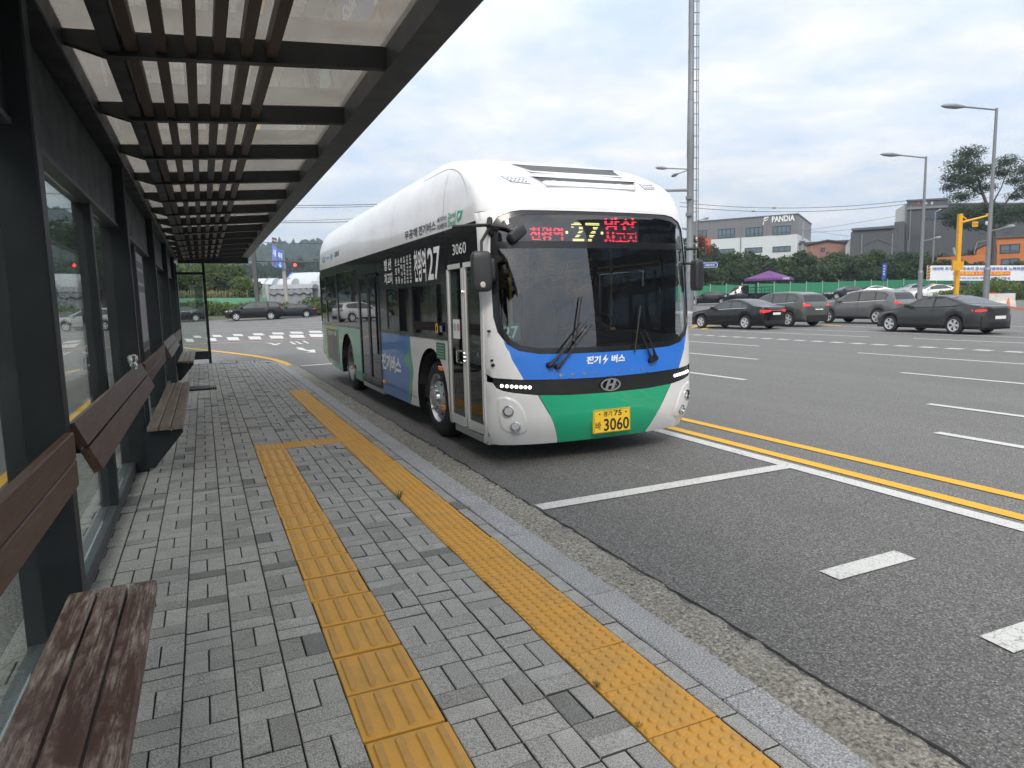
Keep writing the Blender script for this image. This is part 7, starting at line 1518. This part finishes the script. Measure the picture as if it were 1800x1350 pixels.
# left: trees, vines, crop rows
tg = 'trees across the crossing road'
for i, (px, top, D, R, lab) in enumerate(((322, 470, 84, 3.0, 'round green tree seen through the end glass panel'), (352, 466, 86, 3.2, 'broad tree directly right of the shelter end post'), (385, 464, 83, 3.4, 'full bright tree under the canopy end'), (415, 472, 84, 2.8, 'rounded tree left of the dark signal post'), (428, 487, 80, 2.0, 'smaller tree beside the dark signal post'), (300, 472, 82, 3.0, 'tree at the left edge of the end glass panel'))):
    p = at(px, 530, D); g = float(hg(p.x, p.y)); tree('round_tree', lab, (p.x, p.y, g), at(px, top, D).z - g, R, LF[1] if i % 2 else LF[2], 5200, .15, tg, .2, .1, 14)
for i, (px, top, D, R) in enumerate(((128, 384, 78, 4.2), (165, 392, 82, 4.4), (205, 405, 78, 4.0), (60, 380, 80, 4.5), (10, 390, 76, 4.5), (245, 425, 84, 3.6), (275, 445, 84, 3.2), (-60, 380, 80, 5.0), (185, 440, 72, 2.6))):
    p = at(px, 540, D); g = float(hg(p.x, p.y)); tree('tall_tree', ['tall dark tree in the nearest shelter glass pane', 'tall dark tree behind the first mullion', 'tall dark tree in the second shelter glass pane', 'tall dark tree behind the nearest shelter post', 'tall dark tree at the left picture edge', 'dark tree behind the second shelter post', 'dark tree behind the third shelter post', 'dark tree outside the left picture edge', 'lower dark tree in front of the tall trees behind the shelter glass'][i], (p.x, p.y, g), at(px, top, D).z - g, R, LF[0], 3600, .22, 'tall trees left of the shelter', .28, .08, 14)
def vine_bank(nm, x0, x1, D, y_top, n, m, s, ysag=3, dz=1.2):
    bl = []
    for k in range(46):
        f = (k + random.random()) / 46; px = x0 + (x1 - x0) * f; p = at(px, 545, D + random.uniform(-1.0, 1.0)); g = float(hg(p.x, p.y)); h = max(.5, at(px, y_top + ysag * math.sin(f * 19) + random.uniform(-2, 2), D).z - g); bl.append(((p.x, p.y, g + h * .5), (1.1, .9, h * .52)))
    o = leaves(nm, bl, n, s, m, None); o['kind'] = 'stuff'; return o
o = vine_bank('roadside_vines', 280, 600, 72.5, 532, 15000, LF[2], .13); o = vine_bank('roadside_shrubbery', 540, 700, 74, 520, 5000, LF[1], .14); vine_bank('verge_weeds', 40, 300, 70, 545, 6000, LF[1], .14)
fa, fb = at(290, 530, 76), at(470, 530, 76); ft = thing('field_screen', 'low pale green mesh screen above the roadside vines', 'fence', (fa.x, fa.y, float(hg(fa.x, fa.y)))); n = 8
for i in range(n):
    a, b = fa.lerp(fb, i / n), fa.lerp(fb, (i + 1) / n); z = float(hg(a.x, a.y)); mb = MB(); mb.quad((a.x, a.y, z), (b.x, b.y, z), (b.x, b.y, at(300, 524.5 + .4 * i, 76).z), (a.x, a.y, at(300, 524.5 + .4 * i, 76).z), mat('screen_pale_green', (.11, .30, .19), .8)if i == 0 else bpy.data.materials['screen_pale_green']); mb.build('screen_panel', ft)
STALK = mat('dry_stalk', (.26, .22, .11), .9, var=.3, vs=3); bl = []; mb = MB()
for k in range(150):
    px = 285 + k * 1.02 + random.uniform(-.4, .4); D = 79 + random.uniform(-1, 1); p = at(px, 530, D); g = float(hg(p.x, p.y)); zt_ = at(px, 511 + random.uniform(-2, 3), D).z; mb.tube([(p.x, p.y, g), (p.x + random.uniform(-.1, .1), p.y, zt_)], .035, STALK, 4); bl.append(((p.x, p.y, (g + zt_) / 2 + .1), (.32, .3, .55)))
o = mb.build('crop_stalks', kind='stuff'); o = leaves('crop_leaves', bl, 3500, .11, LF[2], None); o['kind'] = 'stuff'
# greenhouses, containers, tent
FILM = mat('greenhouse_film', (.46, .50, .53), .35, var=.06, vs=.6, coat=.2); FILMB = mat('greenhouse_blue_band', (.05, .22, .55), .6); TARP = mat('grey_tarpaulin', (.26, .27, .29), .7, var=.25, vs=1.2, bump=.6, bs=3, bd=.1); CONT = mat('white_container', (.40, .42, .43), .6, var=.08); BLT = mat('blue_tarpaulin', (.03, .16, .52), .7, var=.2, vs=1)
def tunnel(x0, x1, D, ytop, depth, lab, yb=520):
    a, b = at(x0, yb, D), at(x1, yb, D); a.z = b.z = float(hg(a.x, a.y)); H = at((x0 + x1) / 2, ytop, D).z - a.z; d = b - a; t = thing('greenhouse', lab, 'greenhouse', tuple(a), 'plastic tunnel greenhouses'); prof = [(depth * .5 * (1 - math.cos(math.pi * k / 14)), H * (.35 + .65 * math.sin(math.pi * k / 14)) if 0 < k < 14 else 0) for k in range(15)]
    n = max(3, int(d.length / 2.4)); mb = MB(); vs = [a + d * i / n + FWh * u + Vector((0, 0, z + .05 * (i % 2))) for i in range(n + 1) for u, z in prof]; mb.add(vs, [(i * 15 + j, (i + 1) * 15 + j, (i + 1) * 15 + j + 1, i * 15 + j + 1) for i in range(n) for j in range(14)] + [tuple(range(15)), tuple(range(n * 15, n * 15 + 15))[::-1]], FILM); mb.build('film', t, smooth=True)
    for i in range(0, n + 1, 2): mb = MB(); mb.tube([a + d * i / n + FWh * (u - .04) + Vector((0, 0, z + .08)) for u, z in prof[:11]], .07, FILMB if i % 4 == 0 else CONT, 5); mb.build('hoop', t)
    return t
tunnel(503, 640, 108, 476, 10, 'largest white tunnel greenhouse behind the leaning pole'); tunnel(436, 476, 102, 488.5, 7, 'small white tunnel greenhouse right of the round trees'); tunnel(474, 510, 104, 489, 7, 'small blue hooped tunnel greenhouse beside the dark signal post')
a = at(446, 507, 98); t = thing('tarpaulin_cover', 'bright blue tarpaulin covered stack between trees and signal post', 'tarpaulin', (a.x, a.y, float(hg(a.x, a.y)))); mb = MB(); box_on(mb, at(446, 512, 98), 1.7, 2.2, 1.5, BLT); mb.build('cover', t)
for px, w, lab in ((459.5, 1.15, 'white site container door panel right of the signal post'), (470.5, 1.3, 'white site container beside the grey tent')): c = at(px, 516, 86); t = thing('container', lab, 'container', (c.x, c.y, float(hg(c.x, c.y)))); mb = MB(); box_on(mb, at(px, 515, 86), w * .72, 1.9, 2.0, CONT); mb.build('body', t); mb = MB(); box_on(mb, at(px, 515, 86) - FWh * 1.01, .04, 1.8, .02, GREYIN); box_on(mb, at(px, 501, 86), w * .78, .08, 2.1, CDK); mb.build('trim', t)
c = at(512, 526, 80); g = float(hg(c.x, c.y)); t = thing('market_tent', 'grey tarpaulin tent with rounded roof behind the dark saloon', 'tent', (c.x, c.y, g)); W_ = (551 - 476) / FPX * 80; z0 = at(512, 507.5, 80).z; z1 = at(512, 499, 80).z; L0 = Vector((c.x, c.y, 0)) - RXh * W_ / 2; mb = MB(); pr = [(0, z0), (.5, z0 + (z1 - z0) * .7), (1.6, z1), (2.7, z0 + (z1 - z0) * .7), (3.2, z0)]; mb.prism([L0 + FWh * u + Vector((0, 0, z)) for u, z in pr], RXh * W_, TARP); mb.build('roof', t, smooth=False)
mb = MB(); n = 24; vs = []
for i in range(n + 1):
    for j in range(4): vs.append(L0 + RXh * W_ * i / n + FWh * (.08 + .08 * math.sin(i * 1.9 + j)) + Vector((0, 0, z0 - (z0 - g) * j / 3 * .9)))
mb.add(vs, [(i * 4 + j, i * 4 + j + 1, (i + 1) * 4 + j + 1, (i + 1) * 4 + j) for i in range(n) for j in range(3)], TARP); mb.build('side_cloth', t, smooth=True)
mb = MB(); mb.tube([L0 + Vector((0, 0, z0 - .5)) - FWh * .05 + RXh * W_ * k / 10 - Vector((0, 0, .25 * math.sin(k * math.pi / 2) ** 2)) for k in range(11)], .06, SIGK, 5); mb.build('valance', t)
c = at(560, 512, 84); t = thing('market_tent', 'white tarpaulin tent just left of the bus rear', 'tent', (c.x, c.y, float(hg(c.x, c.y)))); mb = MB(); box_on(mb, at(562, 515, 84), 2.4, 1.9, 3, CONT); q = at(562, 501, 84); mb.prism([q - RXh * 1.4, q + RXh * 1.4, q + RXh * .9 + Vector((0, 0, .5)), q - RXh * .9 + Vector((0, 0, .5))], FWh * 3, CONT); mb.build('cover', t)

# ================================================================ wooded hills
def ridge(nm, prof, D0, D1, m, seed):
    r = np.random.default_rng(seed); n, k = 300, 36; vs = []; xs = np.linspace(prof[0][0], prof[-1][0], n)
    rough = np.convolve(r.normal(size=n + 8), np.ones(3) / 3, 'same')[:n]
    for j in range(k):
        f = j / (k - 1); D = D0 + (D1 - D0) * f; s = math.sin(min(1, f / .8) * math.pi / 2) if f < .8 else 1 - .5 * ((f - .8) / .2) ** 2
        for i, px in enumerate(xs):
            y = np.interp(px, [a for a, b in prof], [b for a, b in prof]); top = at(px, y, D0 + (D1 - D0) * .8).z; p = at(px, 540, D); vs.append((p.x, p.y, -1 + (top + 1) * s + (rough[i] * 1.2 + r.normal() * 1.7) * (.3 + s) * D / 600))
    mb = MB(); mb.v = vs; mb.f = [(j * n + i, j * n + i + 1, (j + 1) * n + i + 1, (j + 1) * n + i) for j in range(k - 1) for i in range(n - 1)]; mb.m = [0] * len(mb.f); mb.mats = [m]; return structure(nm, mb, smooth=True)
FOR = make_forest('forest_canopy')
ridge('hill', [(-500, 330), (-200, 345), (0, 362), (100, 372), (150, 388), (200, 402), (300, 425), (400, 440), (425, 438), (440, 437), (455, 441), (470, 436), (500, 435), (540, 432), (570, 430), (620, 433), (680, 440), (760, 452), (900, 480), (1000, 512)], 430, 760, FOR, 3)
ridge('low_hill', [(250, 520), (380, 474), (430, 470), (470, 472), (520, 466), (600, 462), (700, 470), (820, 500)], 190, 330, FOR, 5)

# office block across the road behind the camera, mirrored in the bus windscreen
OFF = mat('office_dark_wall', (.055, .058, .062), .6, var=.1); bt = thing('office_block', 'dark office block across the road behind the camera, mirrored in the bus windscreen', 'building', (52, -42, 0)); c0 = Vector((24, -30, -.2)); dd_ = Vector((.72, .55, 0)).normalized(); nn_ = Vector((dd_.y, -dd_.x, 0)); mb = MB(); mb.prism([c0, c0 + dd_ * 46, c0 + dd_ * 46 + nn_ * 18, c0 + nn_ * 18], (0, 0, 24), OFF); mb.build('wall', bt)
for fl in range(6):
    for k in range(9): a = c0 + dd_ * (2 + 4.9 * k) - nn_ * .06 + Vector((0, 0, 2 + 3.7 * fl)); mb = MB(); mb.prism([a, a + dd_ * 3.6, a + dd_ * 3.6 + Vector((0, 0, 1.8)), a + Vector((0, 0, 1.8))], nn_ * .05, WPANE); mb.build('window', bt)

# ================================================================ the driver
def figure(name, label, cat, joints, bones, radii, m, root, par=None):
    me = bpy.data.meshes.new(name); me.from_pydata(joints, bones, []); o = bpy.data.objects.new(name, me); COL.objects.link(o); me.materials.append(m); md = o.modifiers.new('s', 'SKIN'); md.use_smooth_shade = True
    for i, r in enumerate(radii): me.skin_vertices[0].data[i].radius = (r, r) if not isinstance(r, tuple) else r; me.skin_vertices[0].data[i].use_root = (i == root)
    sb = o.modifiers.new('b', 'SUBSURF'); sb.levels = 1; sb.render_levels = 2
    if par is not None: o.parent = par
    return o
SHIRT = mat('driver_shirt', (.10, .11, .13), .9); SKIN = mat('skin', (.42, .26, .19), .55, var=.05); HAIR = mat('hair_black', (.012, .011, .011), .6); TROU = mat('driver_trousers', (.02, .022, .03), .9)
dx0, dy0 = BX + .52, 7.28; B_ = ZB(0)
dr = thing('person', 'bus driver in dark clothes seated with both hands on the steering wheel', 'person', (dx0, dy0, B_ + .55)); o3 = Vector((dx0, dy0, B_ + .55))
J = [Vector(p) for p in ((0, 0, .50), (0, .04, .70), (0, .05, .90), (0, .05, .98), (0, .03, 1.06), (-.17, .04, .92), (-.25, -.12, .72), (-.20, -.36, .70), (.17, .04, .92), (.25, -.12, .72), (.20, -.36, .70), (-.10, -.02, .50), (-.13, -.42, .50), (-.13, -.55, .06), (.10, -.02, .50), (.13, -.42, .50), (.13, -.55, .06))]
bo = figure('body', '', '', [tuple(p) for p in J], [(0, 1), (1, 2), (2, 3), (3, 4), (2, 5), (5, 6), (6, 7), (2, 8), (8, 9), (9, 10), (0, 11), (11, 12), (12, 13), (0, 14), (14, 15), (15, 16)], [.14, (.15, .11), (.15, .10), .06, .055, .075, .055, .04, .075, .055, .04, .095, .075, .05, .095, .075, .05], SHIRT, 0, dr)
mb = MB(); vs = []; nu, nv = 18, 14
for j in range(nv + 1):
    ph = -math.pi / 2 + math.pi * j / nv
    for i in range(nu):
        th = 2 * math.pi * i / nu; x, y, z = .075 * math.cos(ph) * math.cos(th), .095 * math.cos(ph) * math.sin(th), .12 * math.sin(ph)
        if z < -.02: x *= 1 + z * 1.6; y = y * (1 + z * .9) - .01
        if y < -.08 and abs(x) < .02 and -.03 < z < .02: y -= .022
        vs.append(o3 + Vector((x, y + .02, z + 1.15)))
mb.add(vs, [(j * nu + i, j * nu + (i + 1) % nu, (j + 1) * nu + (i + 1) % nu, (j + 1) * nu + i) for j in range(nv) for i in range(nu)], SKIN); mb.build('head', dr, smooth=True)
mb = MB(); vs = []
for j in range(8):
    ph = .1 + (math.pi / 2 - .1) * j / 7
    for i in range(nu): th = 2 * math.pi * i / nu; vs.append(o3 + Vector((.083 * math.cos(ph) * math.cos(th), .103 * math.cos(ph) * math.sin(th) + .028, .128 * math.sin(ph) + 1.158 - (.05 if math.sin(th) > .1 and j == 0 else 0))))
mb.add(vs, [(j * nu + i, j * nu + (i + 1) % nu, (j + 1) * nu + (i + 1) % nu, (j + 1) * nu + i) for j in range(7) for i in range(nu)], HAIR); mb.build('hair', dr, smooth=True)
mb = MB()
for s in (-1, 1):
    for zz2 in (0,): mb.lathe([(0, .012), (.006, .009), (.008, .001)], o3 + Vector((s * .03, -.068, 1.165)), (0, -1, 0), HAIR, 8)
mb.box(o3.x - .022, o3.x + .022, o3.y - .083, o3.y - .074, o3.z + 1.088, o3.z + 1.095, mat('lips', (.3, .13, .11), .5)); mb.build('face', dr)
for s in (-1, 1):
    w_ = o3 + Vector((s * .20, -.37, .70)); mb = MB(); blob_box(mb, w_ + Vector((0, -.045, .005)), .036, .045, .018, SKIN)
    for k, (a, l) in enumerate(((-.028, .055), (-.010, .062), (.010, .058), (.027, .046))): f0 = w_ + Vector((a, -.08, .01)); mb.tube([f0, f0 + Vector((0, -l * .5, .002)), f0 + Vector((0, -l * .75, -.03)), f0 + Vector((0, -l * .45, -.052))], [.010, .0095, .009, .008], SKIN, 7)
    f0 = w_ + Vector((-s * .034, -.04, 0)); mb.tube([f0, f0 + Vector((-s * .02, -.03, -.012)), f0 + Vector((-s * .012, -.06, -.03))], [.011, .010, .008], SKIN, 7); mb.build('hand', dr, smooth=True)
mb = MB()
# ================================================================ air
HZ = bpy.data.materials.new('air'); HZ.use_nodes = True; t_ = HZ.node_tree; t_.nodes.clear(); o_ = t_.nodes.new('ShaderNodeOutputMaterial'); v_ = t_.nodes.new('ShaderNodeVolumePrincipled'); v_.inputs['Color'].default_value = (.66, .80, 1.0, 1); v_.inputs['Density'].default_value = .0005; v_.inputs['Anisotropy'].default_value = 0.0; t_.links.new(v_.outputs[0], o_.inputs['Volume'])
if HAZE:
    mb = MB(); mb.box(-1750, 1750, -1750, 1850, -12, 185, HZ); hz = mb.build('haze', kind='stuff')
